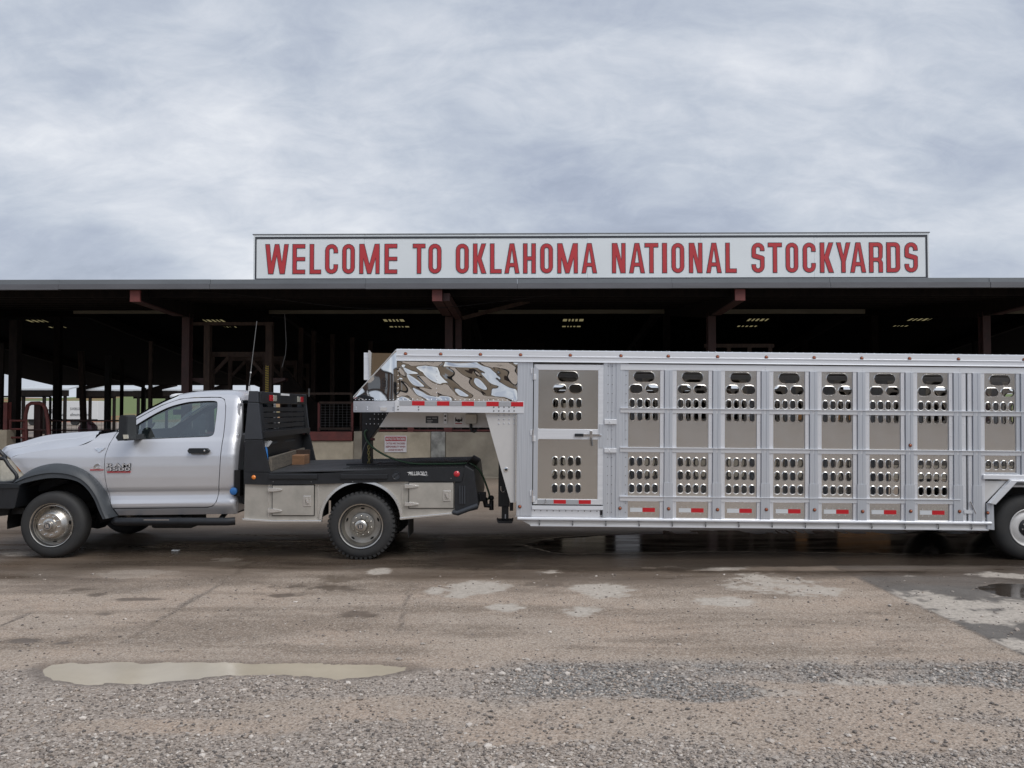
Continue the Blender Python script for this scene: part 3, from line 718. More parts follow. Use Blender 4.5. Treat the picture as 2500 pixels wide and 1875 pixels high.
def glyph(c, w):
    """outline and holes of one block capital, height 1, width w"""
    s = .152; r = w / 2; q = r - s
    if c == 'I': return [(0, 0), (w, 0), (w, 1), (0, 1)], []
    if c == 'L': return [(0, 0), (w, 0), (w, s), (s, s), (s, 1), (0, 1)], []
    if c == 'E': return [(0, 0), (w, 0), (w, s), (s, s), (s, .43), (w, .43), (w, .57), (s, .57), (s, 1 - s), (w, 1 - s), (w, 1), (0, 1)], []
    if c == 'T': a = w / 2 - s / 2; return [(a, 0), (a + s, 0), (a + s, 1 - s), (w, 1 - s), (w, 1), (0, 1), (0, 1 - s), (a, 1 - s)], []
    if c == 'H': return [(0, 0), (s, 0), (s, .43), (w - s, .43), (w - s, 0), (w, 0), (w, 1), (w - s, 1), (w - s, .57), (s, .57), (s, 1), (0, 1)], []
    if c == 'O': return arc(r, r, r, 180, 360) + arc(r, 1 - r, r, 0, 180), [arc(r, s + q, q, 180, 360) + arc(r, 1 - s - q, q, 0, 180)]
    if c == 'C': return arc(r, r, r, 180, 360) + [(w, .325), (w - s, .325)] + arc(r, s + q, q, 360, 180) + arc(r, 1 - s - q, q, 180, 0) + [(w - s, .69), (w, .69)] + arc(r, 1 - r, r, 0, 180), []
    if c == 'D':
        k = .17; q = .05
        return [(0, 0), (w - k, 0)] + arc(w - k, k, k, 270, 360)[1:] + arc(w - k, 1 - k, k, 0, 90) + [(0, 1)], [[(s, s), (w - s - q, s)] + arc(w - s - q, s + q, q, 270, 360)[1:] + arc(w - s - q, 1 - s - q, q, 0, 90) + [(s, 1 - s)]]
    if c == 'R':
        k = .16; q = .04
        return [(0, 0), (s, 0), (s, .36), (w - s - .07, .36)] + arc(w - s - .05, .31, .05, 90, 0, 3) + [(w - s, 0), (w, 0), (w, .34), (w - .05, .43), (w - .01, .50)] + arc(w - k, 1 - k, k, 0, 90) + [(0, 1)], [[(s, .50), (w - s - q, .50)] + arc(w - s - q, .50 + q, q, 270, 360, 3)[1:] + arc(w - s - q, 1 - s - q, q, 0, 90, 3) + [(s, 1 - s)]]
    if c == 'S':
        return arc(r, r, r, 180, 360) + [(w, .52), (w - .05, .565), (s, .635), (s, .80)] + arc(r, 1 - s - q, q, 180, 0, 5) + [(w - s, .72), (w, .72)] + arc(r, 1 - r, r, 0, 180) + [(0, .53), (.05, .48), (w - s, .42), (w - s, .22)] + arc(r, s + q, q, 360, 180, 5) + [(s, .29), (0, .29)], []
    if c == 'W': k = w / .77; return [(x * k, y) for x, y in [(0, 1), (.155, 1), (.207, .41), (.31, 1), (.46, 1), (.545, .41), (.618, 1), (.77, 1), (.645, 0), (.475, 0), (.378, .59), (.275, 0), (.10, 0)]][::-1], []
    if c == 'M': return [(0, 0), (s * .92, 0), (s * .92, .49), (w * .39, 0), (w * .59, 0), (w - s * .92, .49), (w - s * .92, 0), (w, 0), (w, 1), (w * .75, 1), (w * .5, .34), (w * .25, 1), (0, 1)], []
    if c == 'N': return [(0, 0), (s * .95, 0), (s * .95, .56), (w * .62, 0), (w, 0), (w, 1), (w - s * .95, 1), (w - s * .95, .46), (w * .40, 1), (0, 1)], []
    if c == 'A':
        i = lambda y: .345 * w * y
        return [(0, 0), (s, 0), (s + .035, .215), (w - s - .035, .215), (w - s, 0), (w, 0), (w - i(1), 1), (i(1), 1)], [[(.385 * w, .355), (.615 * w, .355), (.5 * w, .78)]]
    if c == 'K': return [(0, 0), (s, 0), (s, .42), (w * .62, 0), (w, 0), (w * .64, .50), (w * .97, 1), (w * .62, 1), (s, .58), (s, 1), (0, 1)], []
    if c == 'Y': a = w / 2 - s / 2; return [(a, 0), (a + s, 0), (a + s, .36), (w, 1), (w - .155, 1), (w / 2, .60), (.155, 1), (0, 1), (a, .36)], []
def grow(poly, d):
    """mitred offset of a closed outline; d > 0 grows a counter-clockwise one"""
    n = len(poly); ar = sum(poly[i][0]*poly[(i+1)%n][1]-poly[(i+1)%n][0]*poly[i][1] for i in range(n)); sg = 1 if ar > 0 else -1; out_ = []
    for i in range(n):
        p0, p1, p2 = (Vector(poly[j % n]) for j in (i - 1, i, i + 1))
        e1 = (p1 - p0); e2 = (p2 - p1)
        if e1.length < 1e-6 or e2.length < 1e-6: out_.append(tuple(p1)); continue
        n1 = Vector((e1.y, -e1.x)).normalized() * sg; n2 = Vector((e2.y, -e2.x)).normalized() * sg
        b = (n1 + n2); b = n1 if b.length < 1e-4 else b.normalized(); c = max(.35, b.dot(n1)); out_.append(tuple(p1 + b * (d / c)))
    return out_
c7 = lambda a: 600 + a * .31645; c8 = lambda a: 1200 + a * .31645; c9 = lambda a: 1850 + a * .29385
spans = [('W', c7(150), c7(333)), ('E', c7(360), c7(460)), ('L', c7(493), c7(583)), ('C', c7(612), c7(713)), ('O', c7(744), c7(843)), ('M', c7(876), c7(1034)), ('E', c7(1070), c7(1170)),
         ('T', c7(1288), c7(1387)), ('O', c7(1409), c7(1511)), ('O', c7(1620), c7(1722)), ('K', c7(1753), c7(1858)), ('L', c7(1884), c7(1975)), ('A', c7(1995), c7(2113)),
         ('H', c8(243), c8(343)), ('O', c8(375), c8(475)), ('M', c8(507), c8(667)), ('A', c8(694), c8(815)), ('N', c8(928), c8(1035)), ('A', c8(1060), c8(1184)), ('T', c8(1180), c8(1288)), ('I', c8(1315), c8(1355)),
         ('O', c8(1387), c8(1488)), ('N', c8(1522), c8(1628)), ('A', c8(1655), c8(1776)), ('L', c8(1803), c8(1892)), ('S', c8(2005), c8(2107)), ('T', c9(83), c9(202)), ('O', c9(230), c9(337)), ('C', c9(372), c9(482)),
         ('K', c9(515), c9(633)), ('Y', c9(650), c9(772)), ('A', c9(766), c9(900)), ('R', c9(923), c9(1040)), ('D', c9(1067), c9(1183)), ('S', c9(1218), c9(1330))]
lt = WB(1440, 593.5, YS)[1]; lb = WB(1440, 667.5, YS)[1]; lh = lt - lb
for c, a, b in spans:
    xa, xb = WB(a, 630, YS)[0], WB(b, 630, YS)[0]; g, hs = glyph(c, (xb - xa) / lh)
    tr = lambda q: [(xa + p[0] * lh, lb + p[1] * lh) for p in q]
    eps = .018
    o = S(MB().prism(tr(g), YS - .007, YS - .004, [tr(h) for h in hs]), 'letter', M['signblack'], wsign)
    S(MB().prism(tr(grow(g, -eps)), YS - .011, YS - .0085, [tr(grow(h, eps)) for h in hs]), 'letter_face', M['signred'], o)

# ---- gates, frames and timber inside the shed
def rails(mb, x0, x1, y, zs, r=.022, posts=(), z0=0, z1=None):
    for z in zs: mb.cyl((x0, y, z), (x1, y, z), r, 8)
    for x in posts: mb.cyl((x, y, z0), (x, y, z1 or max(zs)), r * 1.1, 8)
    return mb
def wire_panel(mb, x0, x1, y, z0, z1, nx, nz, r=.004):
    for i in range(nx + 1): x = x0 + (x1 - x0) * i / nx; mb.cyl((x, y, z0), (x, y, z1), r, 4)
    for i in range(nz + 1): z = z0 + (z1 - z0) * i / nz; mb.cyl((x0, y + .006, z), (x1, y + .006, z), r, 4)
    return mb
# mesh gate by the hitch
y = .55; xa, zt = WB(779, 983, y); xb, zb = WB(860, 1052, y)
g = base('mesh_gate', xa, y, zb, 'small maroon framed wire mesh gate on the dock left of the hitch', 'gate')
for p, q in (((xa, zb), (xa, zt)), ((xb, zb), (xb, zt)), ((xa, zt), (xb, zt)), ((xa, zb + .06), (xb, zb + .06))):
    S(MB().bar((p[0], y, p[1]), (q[0], y, q[1]), .06, .06), 'frame_bar', M['maroon2'] if p[0] == q[0] else M['midwood'], g)
S(wire_panel(MB(), xa + .05, xb - .03, y, zb + .08, zt - .04, 7, 9), 'wire_mesh', M['steel'], g)
y = .7; xa, zt = WB(688, 961, y); xb, zb = WB(858, 1054, y)
g = base('rail_frame', xb, y, zb, 'thin brown overhead pipe rail above the mesh gate', 'rail')
S(MB().bar((xa, y, zt), (xb, y, zt), .05, .06), 'top_rail', M['midwood'], g); S(MB().bar((xb, y, zb), (xb, y, zt), .06, .06), 'upright', M['midwood'], g)
S(MB().bar((xb + .25, y, zb), (xb + .25, y, zt - .4), .05, .05), 'upright', M['midwood'], g)
xc = WB(755, 960, y)[0]; S(MB().box(xc - .02, xc + .02, y - .03, y + .03, zt - .08, zt + .14), 'latch_pin', M['steel'], g)
# low picket rail along the dock to the right
y = .2; xa, zt = WB(884, 1041, y); xb, zb = WB(2520, 1053, y)
g = base('dock_rail', xa, y, zb, 'low maroon pipe rail with pickets along the dock edge', 'rail')
S(MB().cyl((xa, y, zt), (xb, y, zt), .028, 8), 'rail', M['maroon2'], g); S(MB().cyl((xa, y, zb + .012), (xb, y, zb + .012), .028, 8), 'rail', M['maroon2'], g)
for i in range(78):
    x = xa + .2 + i * (xb - xa - .3) / 78; S(MB().bar((x, y, zb), (x, y, zt), .02, .02), 'picket', M['maroon'], g)
for p in (1003, 1094, 1340, 1560, 1780, 2000, 2220):
    x = WB(p, 1048, y)[0]; wd = .08 if p != 1094 else .11; S(MB().box(x - wd, x + wd, y - .06, y + .04, zb - .03, zt + .05), 'rail_bracket', M['maroon2'], g)
# receding timber portal frames over the alley
for k, (pl, pr_, pt, yy) in enumerate(((518, 648, 871, .8), (563, 690, 881, 3.2), (606, 722, 890, 5.6), (640, 752, 897, 7.8))):
    xa, zt = WB(pl, pt, yy); xb, _ = WB(pr_, pt, yy)
    g = base('alley_frame', (xa + xb) / 2, yy, zD, ('nearest', 'second', 'third', 'farthest')[k] + ' brown timber portal frame with corner braces over the cattle alley', 'frame', 'portal frames over the alley')
    t = .11
    for x in (xa, xb): S(MB().box(x - t / 2, x + t / 2, yy - t / 2, yy + t / 2, zD - .02, zt), 'upright', M['midwood'], g)
    S(MB().box(xa - .06, xb + .06, yy - t / 2 - .004, yy + t / 2 + .004, zt, zt + .13), 'crossbeam', M['midwood'], g)
    for x, s_ in ((xa, 1), (xb, -1)): S(MB().bar((x + s_ * .05, yy, zt - .45), (x + s_ * .45, yy, zt - .02), .07, .09), 'corner_brace', M['midwood'], g)
# tall gate posts with a header, a warning band on the right-hand one
y = .45; xa = WB(507, 900, y)[0]; xb = WB(658, 900, y)[0]; zt = WB(600, 787, y)[1]; zt2 = WB(600, 794, y)[1]
g = base('chute_gateway', (xa + xb) / 2, y, zD, 'tall dark gateway behind the cab with a yellow and black banded post', 'gateway')
S(hbeam(xa, y, zD - .02, zt2, .16, .18), 'post', M['midwood'], g); S(hbeam(xb, y, zD - .02, zt2, .17, .2), 'post', M['midwood'], g)
S(MB().box(WB(460, 790, y)[0], xb + .1, y - .08, y + .08, zt2, zt), 'header', M['midwood'], g)
xs, z_a = WB(652, 892, y - .12); _, z_b = WB(652, 1003, y - .12)
S(MB().box(xs - .045, xs + .045, y - .125, y - .112, z_b, z_a), 'warning_band', M['yellow'], g)
n = 26
for i in range(n):
    z = z_b + (z_a - z_b) * (i + .2) / n; d = (z_a - z_b) / n * .5
    S(MB().prism([(xs - .045, z), (xs + .045, z + .02), (xs + .045, z + d + .02), (xs - .045, z + d)], y - .130, y - .127), 'band_stripe', M['blackprint'], g)
for pa, pb, s_ in ((470, 500, -1), (667, 697, 1)):
    a, z = WB(pa, 923, y); b, z2 = WB(pb, 935, y)
    pts = [(a, z), (b, z), (b, z2 - .05), (a, z - .06)] if s_ < 0 else [(a, z), (b, z), (b, z - .06), (a, z2 - .03)]
    S(MB().prism(pts, y - .05, y + .25), 'shelf_bracket', M['maroon'], g)
# dark plank partition behind
yy = 9.0; xa = WB(700, 900, yy)[0]; xb = WB(1330, 900, yy)[0]; n = 30
g = base('plank_partition', (xa + xb) / 2, yy, zD, 'dark vertical plank partition deep inside the shed', 'partition')
for i in range(n):
    a = xa + (xb - xa) * i / n; S(MB().box(a, a + (xb - xa) / n - .002, yy + random.uniform(-.02, .02), yy + .06, zD - .02, 4.3 + random.uniform(-.1, .1)), 'plank', M['darkwood'], g)
for i, p in enumerate((735, 766, 812, 860, 905)):
    x, z = WB(p, 800 + 8 * i, 6.0 + .3 * i)
    tag(S(MB().box(x - .07, x + .07, 5.95 + .3 * i, 6.1 + .3 * i, zD - .02, z), 'timber_post', M['midwood']), 'slim brown timber post in the dark shed, number %s from the gateway' % ('one', 'two', 'three', 'four', 'five')[i], 'post', 'slim posts inside the shed')
# wooden chute side sloping down behind the headboard
y = 1.6; pts = [WB(700, 905, y), WB(730, 940, y), WB(800, 1010, y), WB(800, 1054, y), WB(690, 1054, y), WB(690, 905, y)]
tag(S(MB().prism(pts, y, y + .08), 'timber_ramp', M['darkwood']), 'dark sloping timber chute side behind the headboard', 'chute')
# hanging wire
pts = [WB(p, q, -1.0) for p, q in ((695, 765), (697, 800), (699, 840), (697, 865), (692, 885), (688, 897))]
tag(S(MB().tube([(a, -1.0, b) for a, b in pts], .008, 5), 'hanging_wire', M['steel'], smooth=60), 'thin wire hanging from the shed roof', 'wire')
sag = [(WB(700 + t * 550, 0, -2.4)[0], -2.4, zroof(-2.4) - .28 - .22 * math.sin(math.pi * t)) for t in np.linspace(-.4, 1.2, 24)]
tag(S(MB().tube(sag, .006, 5), 'eave_cable', M['chassis'], smooth=60), 'slack cable strung under the eave', 'cable')
# boards seen through the trailer's punched panels
y = .5
def board(p0, p1, q0, q1, m, name, label, cat='board', thick=.03):
    a, zt = WB(p0, q0, y); b, zb = WB(p1, q1, y); return tag(S(MB().box(a, b, y, y + thick, zb, zt), name, m, bevel=.004), label, cat), a, b, zb, zt
o, a, b, zb, zt = board(1372, 1476, 984, 1050, M['concrete'], 'pen_board', 'tan pen number board behind the trailer side door', 'board', .05)
letters('A1', WB(1411, 1017, y)[0], y - .004, WB(1411, 1017, y)[1], .34, .2, M['whiteprint'], o)
board(1388, 1432, 938, 946, M['noticered'], 'red_board', 'narrow red board above the tan pen board')
board(1502, 1560, 978, 1050, M['whitep'], 'white_board', 'white board standing on the dock right of the tan board')
board(2042, 2170, 1000, 1031, M['ply'], 'plywood_sheet', 'orange plywood sheet on the dock behind the trailer')
board(1940, 1968, 1004, 1050, M['ply'], 'plywood_post', 'narrow orange plywood piece on the dock behind the trailer')
a, z = WB(1560, 840, 1.2); b, _ = WB(1880, 840, 1.2)
g = base('pallet_frame', a, 1.2, zD, 'dark open timber rack above the trailer roof line', 'rack')
for x in np.linspace(a + 1.9, b, 4): S(MB().box(x - .05, x + .05, 1.15, 1.25, zD - .02, z), 'upright', M['midwood'], g)
for q in (.0, .35, .8): S(MB().box(a + 1.8, b + .1, 1.14, 1.26, z - q - .1, z - q), 'rail', M['midwood'], g)

# ---- left bay, open through to the yard behind
y = .25
def gate(name, p0, p1, q0, q1, y, nb, label, m, r=.026, mesh=False):
    a, zt = WB(p0, q0, y); b, zb = WB(p1, q1, y); g = base(name, a, y, max(0, zb), label, 'gate'); zb = max(zb, .12)
    for i in range(nb): z = zb + (zt - zb) * i / (nb - 1); S(MB().cyl((a, y, z), (b, y, z), r, 8), 'rail', m, g)
    for x in (a, b): S(MB().cyl((x, y, 0.0), (x, y, zt + .03), r * 1.3, 8), 'upright', m, g)
    if mesh: S(wire_panel(MB(), a, b, y + .03, zb, zt, int((b - a) / .14), 6, .004), 'wire_mesh', M['steel'], g)
    return g
gate('pen_gate', 25, 62, 1027, 1185, .2, 7, 'maroon pipe pen gate beside the concrete pier at the left edge', M['maroon2'])
gate('pen_gate', 66, 112, 1050, 1185, .35, 6, 'maroon pipe pen gate beneath the bent hoop', M['maroon'])
gate('pen_fence', 112, 330, 1027, 1150, 1.4, 6, 'low maroon wire fence behind the bonnet', M['maroon'], .022, True)
pts = [WB(p, q, .3) for p, q in ((58, 1185), (59, 1060), (63, 1010), (68, 990), (76, 984.5), (96, 984), (106, 988), (112, 1000), (117, 1030), (119, 1060), (120, 1185))]
g = tag(S(MB().tube([(a, .3, max(0.0, b)) for a, b in pts], .05, 10), 'pipe_hoop', M['maroon2'], smooth=60), 'bent maroon pipe hoop at the alley gate', 'hoop')
a, zt = WB(83, 986, .5); b, zb = WB(97, 1100, .5)
tag(S(MB().box(a, b, .5, .62, 0, zt), 'gate_board', M['maroon']), 'dark maroon upright plate inside the hoop', 'board')
a, zt = WB(11, 982, .15); b, zb = WB(19, 1052, .15)
tag(S(hbeam((a + b) / 2, .2, 1.0, zt, b - a, .2), 'gate_post', M['maroon2']), 'short maroon post on the concrete pier at the left edge', 'post')
x = WB(36, 940, .6)[0]; tag(S(MB().box(x - .12, x + .1, .5, .75, 0, 4.2), 'timber_column', M['darkwood']), 'thick dark timber column at the far left', 'post')
x = WB(-5, 940, .8)[0]; g = base('slat_wall', x, .8, 0, 'dark slatted timber wall at the left edge', 'wall')
S(MB().box(x - 1.6, x + .1, .86, .92, 0, 3.6), 'blocking_board', M['darkwood'], g)  # added dark board, blocks the bright sky behind the slats
for i in range(14): S(MB().box(x - 1.6, x + .1, .8, .85, .9 + i * .13, .99 + i * .13), 'slat', M['darkwood'], g)
for i, (p, yy, wd, m, lb) in enumerate(((204, 8.5, .17, 'midwood', 'leaning brown post in the open left bay'), (263, 11.0, .19, 'chassis', 'black square post in the open left bay'), (297, 13, .11, 'darkwood', 'thin dark post right of the black post'), (367, 4.0, .1, 'midwood', 'brown post just left of the maroon column'))):
    x = WB(p, 980, yy)[0]
    q = MB().bar((x + (.08 if i == 0 else 0), yy, 0), (x - (.12 if i == 0 else 0), yy, 3.9), wd, wd, (0, 1, 0)); tag(S(q, 'bay_post', M[m]), lb, 'post')
a, zt = WB(60, 968, 6); b, zb = WB(122, 1030, 6)
g = base('pipe_arch', b, 6, 0, 'thin black pipe frame over the left pens', 'frame')
S(MB().bar((a - 2, 6, zt), (b, 6, zt), .05, .05), 'crosspipe', M['chassis'], g); S(MB().bar((b, 6, 0), (b, 6, zt), .06, .06), 'upright', M['chassis'], g)
S(MB().tube([(WB(124 + t * 44, 0, 6)[0], 6, zt - .75 - .22 * math.sin(math.pi * t)) for t in np.linspace(0, 1, 10)], .014, 5), 'drooping_cable', M['chassis'], g)
# pink bin behind the fence
yy = 12.0; P = [WB(p, q, yy) for p, q in ((190, 1062), (224, 1062), (224, 1042), (212, 1030), (204, 1030), (190, 1042))]
g = base('pink_bin', sum(p[0] for p in P) / 6, yy, 0, 'pink painted bin with a pointed top behind the fence', 'bin')
P[0] = (P[0][0], 0); P[1] = (P[1][0], 0)
S(MB().prism(P, yy, yy + .5), 'shell', M['pink'], g, bevel=.02)
S(MB().box(P[0][0] - .02, P[1][0] + .02, yy - .02, yy - .004, P[2][1] - .5, P[2][1] - .42), 'band', M['red'], g)

# ---- the yard and hill beyond
def far_shed(p0, p1, Y, depth, label, top=940, eave=954):
    a, ze = W(p0, eave, Y); b, _ = W(p1, eave, Y); zr = ze + depth * .13
    g = tag(empty('far_shed', ((a + b) / 2, Y, 0)), label, 'shed', 'open sheds beyond the yard')
    MB().flat([(a, Y), (b, Y), (b - .6, Y + depth), (a + .6, Y + depth)], [], lambda p, q, d: (p, q, ze + (zr - ze) * (q - Y) / depth + d), 0, .1).build('roof', M['farroof'], g)
    MB().box(a + .05, b - .05, Y + .05, Y + .25, ze - .45, ze - .01).build('eave_beam', M['darkwood'], g)
    MB().box(a + .3, b - .3, Y + depth - .3, Y + depth - .1, ze - .5, zr - .02).build('back_beam', M['darkwood'], g)
    n = max(2, int((b - a) / 4.5))
    for i in range(n + 1):
        x = a + .3 + (b - a - .6) * i / n
        MB().box(x - .09, x + .09, Y + .1, Y + .28, 0, ze - .44).build('post', M['darkwood'], g)
    return g
far_shed(44, 166, 62, 8, 'pale roofed open shed beyond the left bay', eave=952)
far_shed(208, 345, 66, 8, 'pale roofed open shed seen above the bonnet')
far_shed(396, 500, 70, 8, 'pale roofed open shed seen above the cab roof')
far_shed(1300, 1700, 64, 9, 'pale roofed open shed glimpsed through the middle of the trailer')
far_shed(1730, 2160, 66, 9, 'pale roofed open shed glimpsed through the rear of the trailer')
# white semi-trailer
Y = 96; xa, zt = W(44, 979, Y); xb, zb = W(238, 1026, Y)
g = tag(empty('box_trailer', ((xa + xb) / 2, Y, 0)), 'white box trailer with black lettering parked beyond the left bay', 'trailer')
MB().box(xa, xb, Y, Y + 2.5, zb, zt).build('box', M['whitep'], g, bevel=.03)
MB().box(xa - .02, xb + .02, Y - .02, Y - .003, zb, zb + .12).build('bottom_rail', M['chassis'], g)
for x in (xb - 1.4, xb - 2.6, xa + 1.6):
    q = MB().lathe([(.02, 0), (.5, 0), (.5, .28), (.02, .28)], (x, Y + .1, .5), 20).build('wheel', M['rubber'], g, 40)
MB().box(xa + .5, xb - .4, Y + .6, Y + 1.9, .55, zb).build('underframe', M['chassis'], g)
I4 = Matrix()
letters('ELITE', *[W(112, 1004, Y)[0], Y - .03, W(112, 1004, Y)[1]], 1.6, .42, M['blackprint'], g, mtx=I4, bold=.03)
letters('www.', W(157, 1013, Y)[0], Y - .03, W(157, 1013, Y)[1], .6, .24, M['darkprint'], g, mtx=I4)
letters('ellmotrans.com', W(195, 1012, Y)[0], Y - .03, W(195, 1012, Y)[1], 2.1, .34, M['darkprint'], g, mtx=I4)
letters('55-WORKS-GO', W(184, 998, Y)[0], Y - .03, W(184, 998, Y)[1], 1.15, .3, M['darkprint'], g, mtx=I4)
# hill of red earth and grass
hx = np.linspace(-130, 130, 90); hy = np.linspace(112, 210, 34); HX, HY = np.meshgrid(hx, hy)
HZ = 4.6 * sstep(112, 170, HY) * (.72 + .5 * fbm(HX, HY, .03, 4, 77)) - .25
me = bpy.data.meshes.new('hill'); k = np.arange(HX.size).reshape(HX.shape)
me.from_pydata(np.stack([HX, HY, HZ], -1).reshape(-1, 3).tolist(), [], np.stack([k[:-1, :-1], k[:-1, 1:], k[1:, 1:], k[1:, :-1]], -1).reshape(-1, 4).tolist()); me.update()
me.polygons.foreach_set('use_smooth', [True] * len(me.polygons))
M['hill'] = mat('red_earth_and_grass', (.13, .17, .06), .95, var=1, c2=(.30, .11, .06), vs=.07, detail=6)
_r = [n_ for n_ in M['hill'].node_tree.nodes if n_.type == 'MAP_RANGE'][0]; _r.inputs[1].default_value = .47; _r.inputs[2].default_value = .62
tag(obj('hill', me, M['hill']), 'grassy hillside with bare red earth beyond the yard', 'hill', kind='structure')

# ---- out of view behind the photographer: put in for the polished panels to mirror
g = tag(empty('tan_building', (0, -46, 0)), 'long tan ribbed metal building mirrored in the polished trailer panels', 'building')
MB().box(-70, 70, -66, -46, 0, 7.6).build('wall', M['tanwall'], g)
MB().box(-70.4, 70.4, -66.4, -45.5, 7.6, 8.0).build('roof', M['fascia'], g)
for i in range(9):
    x = -56 + 14 * i; MB().box(x, x + 4, -45.98, -45.9, .0, 4.2).build('door', M['farroof'] if i % 2 else M['midwood'], g)
MB().box(-70.05, 70.05, -45.9, -45.6, 0, 1.3).build('dark_band', M['chassis'], g)  # dark band added to give the mirrored panels dark edges
mb = MB()
for i in range(280): x = -69.8 + i * .5; mb.box(x, x + .12, -45.96, -45.93, 4.3, 7.5)
tag(mb.build('ribs', M['tanwall'], g), kind='stuff')
g = tag(empty('brown_mirror_block', (-78, 0, 0)), 'unseen long dark brown block added for the polished trailer nose to mirror', 'building')  # out-of-view block added to darken the reflection in the nose
MB().box(-92, -78, -50, 60, 0, 5.2).build('wall', M['midwood'], g)
MB().box(-92.4, -77.6, -50.4, 60.4, 5.2, 5.6).build('roof', M['fascia'], g)
for i in range(7): MB().box(-77.98, -77.9, -44 + 14 * i, -38 + 14 * i, 0, 4.5).build('door', M['fascia'], g)

# ================================================================ THE TRUCK
YC, YMID = 10.35, 11.36                      # near side of the cab, and its centre line
def c1(x, y, Y=YC): return W(x * .28933, 920 + y * .28933, Y)
def c2(x, y, Y): return W(560 + x * .28933, 920 + y * .28933, Y)
def c3(x, y, Y): return W(x * .14466, 1040 + y * .14466, Y)
def cd(x, y, Y): return W(880 + x * .17179, 1000 + y * .17179, Y)
truck = tag(empty('pickup_truck', (c1(1200, 1500)[0], YMID, 0)), 'silver single-cab pickup truck with black flatbed hitched to the cattle trailer', 'truck')
prof = [(.44, .10), (.50, .06), (.56, .022), (.60, .004), (.635, .0), (.68, .018), (.73, .030), (.775, .028), (.80, .014), (.83, .004), (.95, -.008), (1.08, -.010), (1.20, .0), (1.235, .010), (1.30, .030), (1.37, .056), (1.42, .085), (1.62, .160), (1.80, .222), (1.88, .258), (1.93, .300), (1.97, .37), (2.1, .5)]
def inset(z):
    for (a, u), (b, v) in zip(prof[:-1], prof[1:]):
        if z <= b: return u + (v - u) * max(0, (z - a)) / (b - a)
    return prof[-1][1]
XF = c1(40, 600)[0]; XD = c1(900, 700)[0]; XR = c1(2003, 480)[0]
def side(x, z):
    """depth of the near body side"""
    d = inset(z - (x - XD) * .012)
    if x < XD: d += .022 * ((XD - x) / (XD - XF)) ** 2 * 3.2      # front wings draw in towards the lamps
    if x > XR - .16: t = (x - XR + .16) / .16; d += .055 * t * t * t  # rounded cab corner
    return YC + d
def sheet(outer, holes, name, m, parent, fy=side, mirror=True, nz=26, nx=24, thick=.035, smooth=32):
    polys = [outer] + list(holes); pts = [p for q in polys for p in q]
    tri = tessellate_polygon([[Vector((p[0], p[1], 0)) for p in q] for q in polys])
    res = []
    for far in ((0, 1) if mirror else (0,)):
        bm = bmesh.new(); vv = [bm.verts.new((p[0], 0, p[1])) for p in pts]
        for t in tri:
            try: bm.faces.new([vv[i] for i in t])
            except ValueError: pass
        xs = [p[0] for p in outer]; zs = [p[1] for p in outer]
        cz = sorted(set([min(zs) + (max(zs) - min(zs)) * i / nz for i in range(1, nz)] + [p[0] for p in prof if min(zs) < p[0] < max(zs)]))
        for z in cz: bmesh.ops.bisect_plane(bm, geom=bm.verts[:] + bm.edges[:] + bm.faces[:], plane_co=(0, 0, z), plane_no=(0, 0, 1), dist=1e-5)
        for i in range(1, nx): bmesh.ops.bisect_plane(bm, geom=bm.verts[:] + bm.edges[:] + bm.faces[:], plane_co=(min(xs) + (max(xs) - min(xs)) * i / nx, 0, 0), plane_no=(1, 0, 0), dist=1e-5)
        for t in (.15, .12, .09, .07, .05, .035, .02):
            if min(xs) < XR - t < max(xs): bmesh.ops.bisect_plane(bm, geom=bm.verts[:] + bm.edges[:] + bm.faces[:], plane_co=(XR - t, 0, 0), plane_no=(1, 0, 0), dist=1e-5)
        for v in bm.verts: v.co.y = fy(v.co.x, v.co.z)
        bmesh.ops.recalc_face_normals(bm, faces=bm.faces[:])
        if sum(f.normal.y * f.calc_area() for f in bm.faces) > 0: bmesh.ops.reverse_faces(bm, faces=bm.faces[:])
        be = [e_ for e_ in bm.edges if len(e_.link_faces) == 1]
        r = bmesh.ops.extrude_edge_only(bm, edges=be)
        for v in [g_ for g_ in r['geom'] if isinstance(g_, bmesh.types.BMVert)]: v.co.y += thick
        if far:
            for v in bm.verts: v.co.y = 2 * YMID - v.co.y
            bmesh.ops.reverse_faces(bm, faces=bm.faces[:])
        me = bpy.data.meshes.new(name); bm.to_mesh(me); bm.free()
        me.polygons.foreach_set('use_smooth', [True] * len(me.polygons)); me.set_sharp_from_angle(angle=R(smooth))
        res.append(obj(name, me, m, parent))
    return res
def P1(l, Y=YC): return [c1(x, y, Y) for x, y in l]
def curve(l, n=4):
    """Catmull-Rom through the points"""
    out_ = []
    for i in range(len(l) - 1):
        p0, p1, p2, p3 = l[max(0, i - 1)], l[i], l[i + 1], l[min(len(l) - 1, i + 2)]
        for k in range(n):
            t = k / n
            out_.append(tuple(.5 * (2 * b + (c - a) * t + (2 * a - 5 * b + 4 * c - d) * t * t + (3 * b - a - 3 * c + d) * t ** 3) for a, b, c, d in zip(p0, p1, p2, p3)))
    return out_ + [tuple(l[-1])]
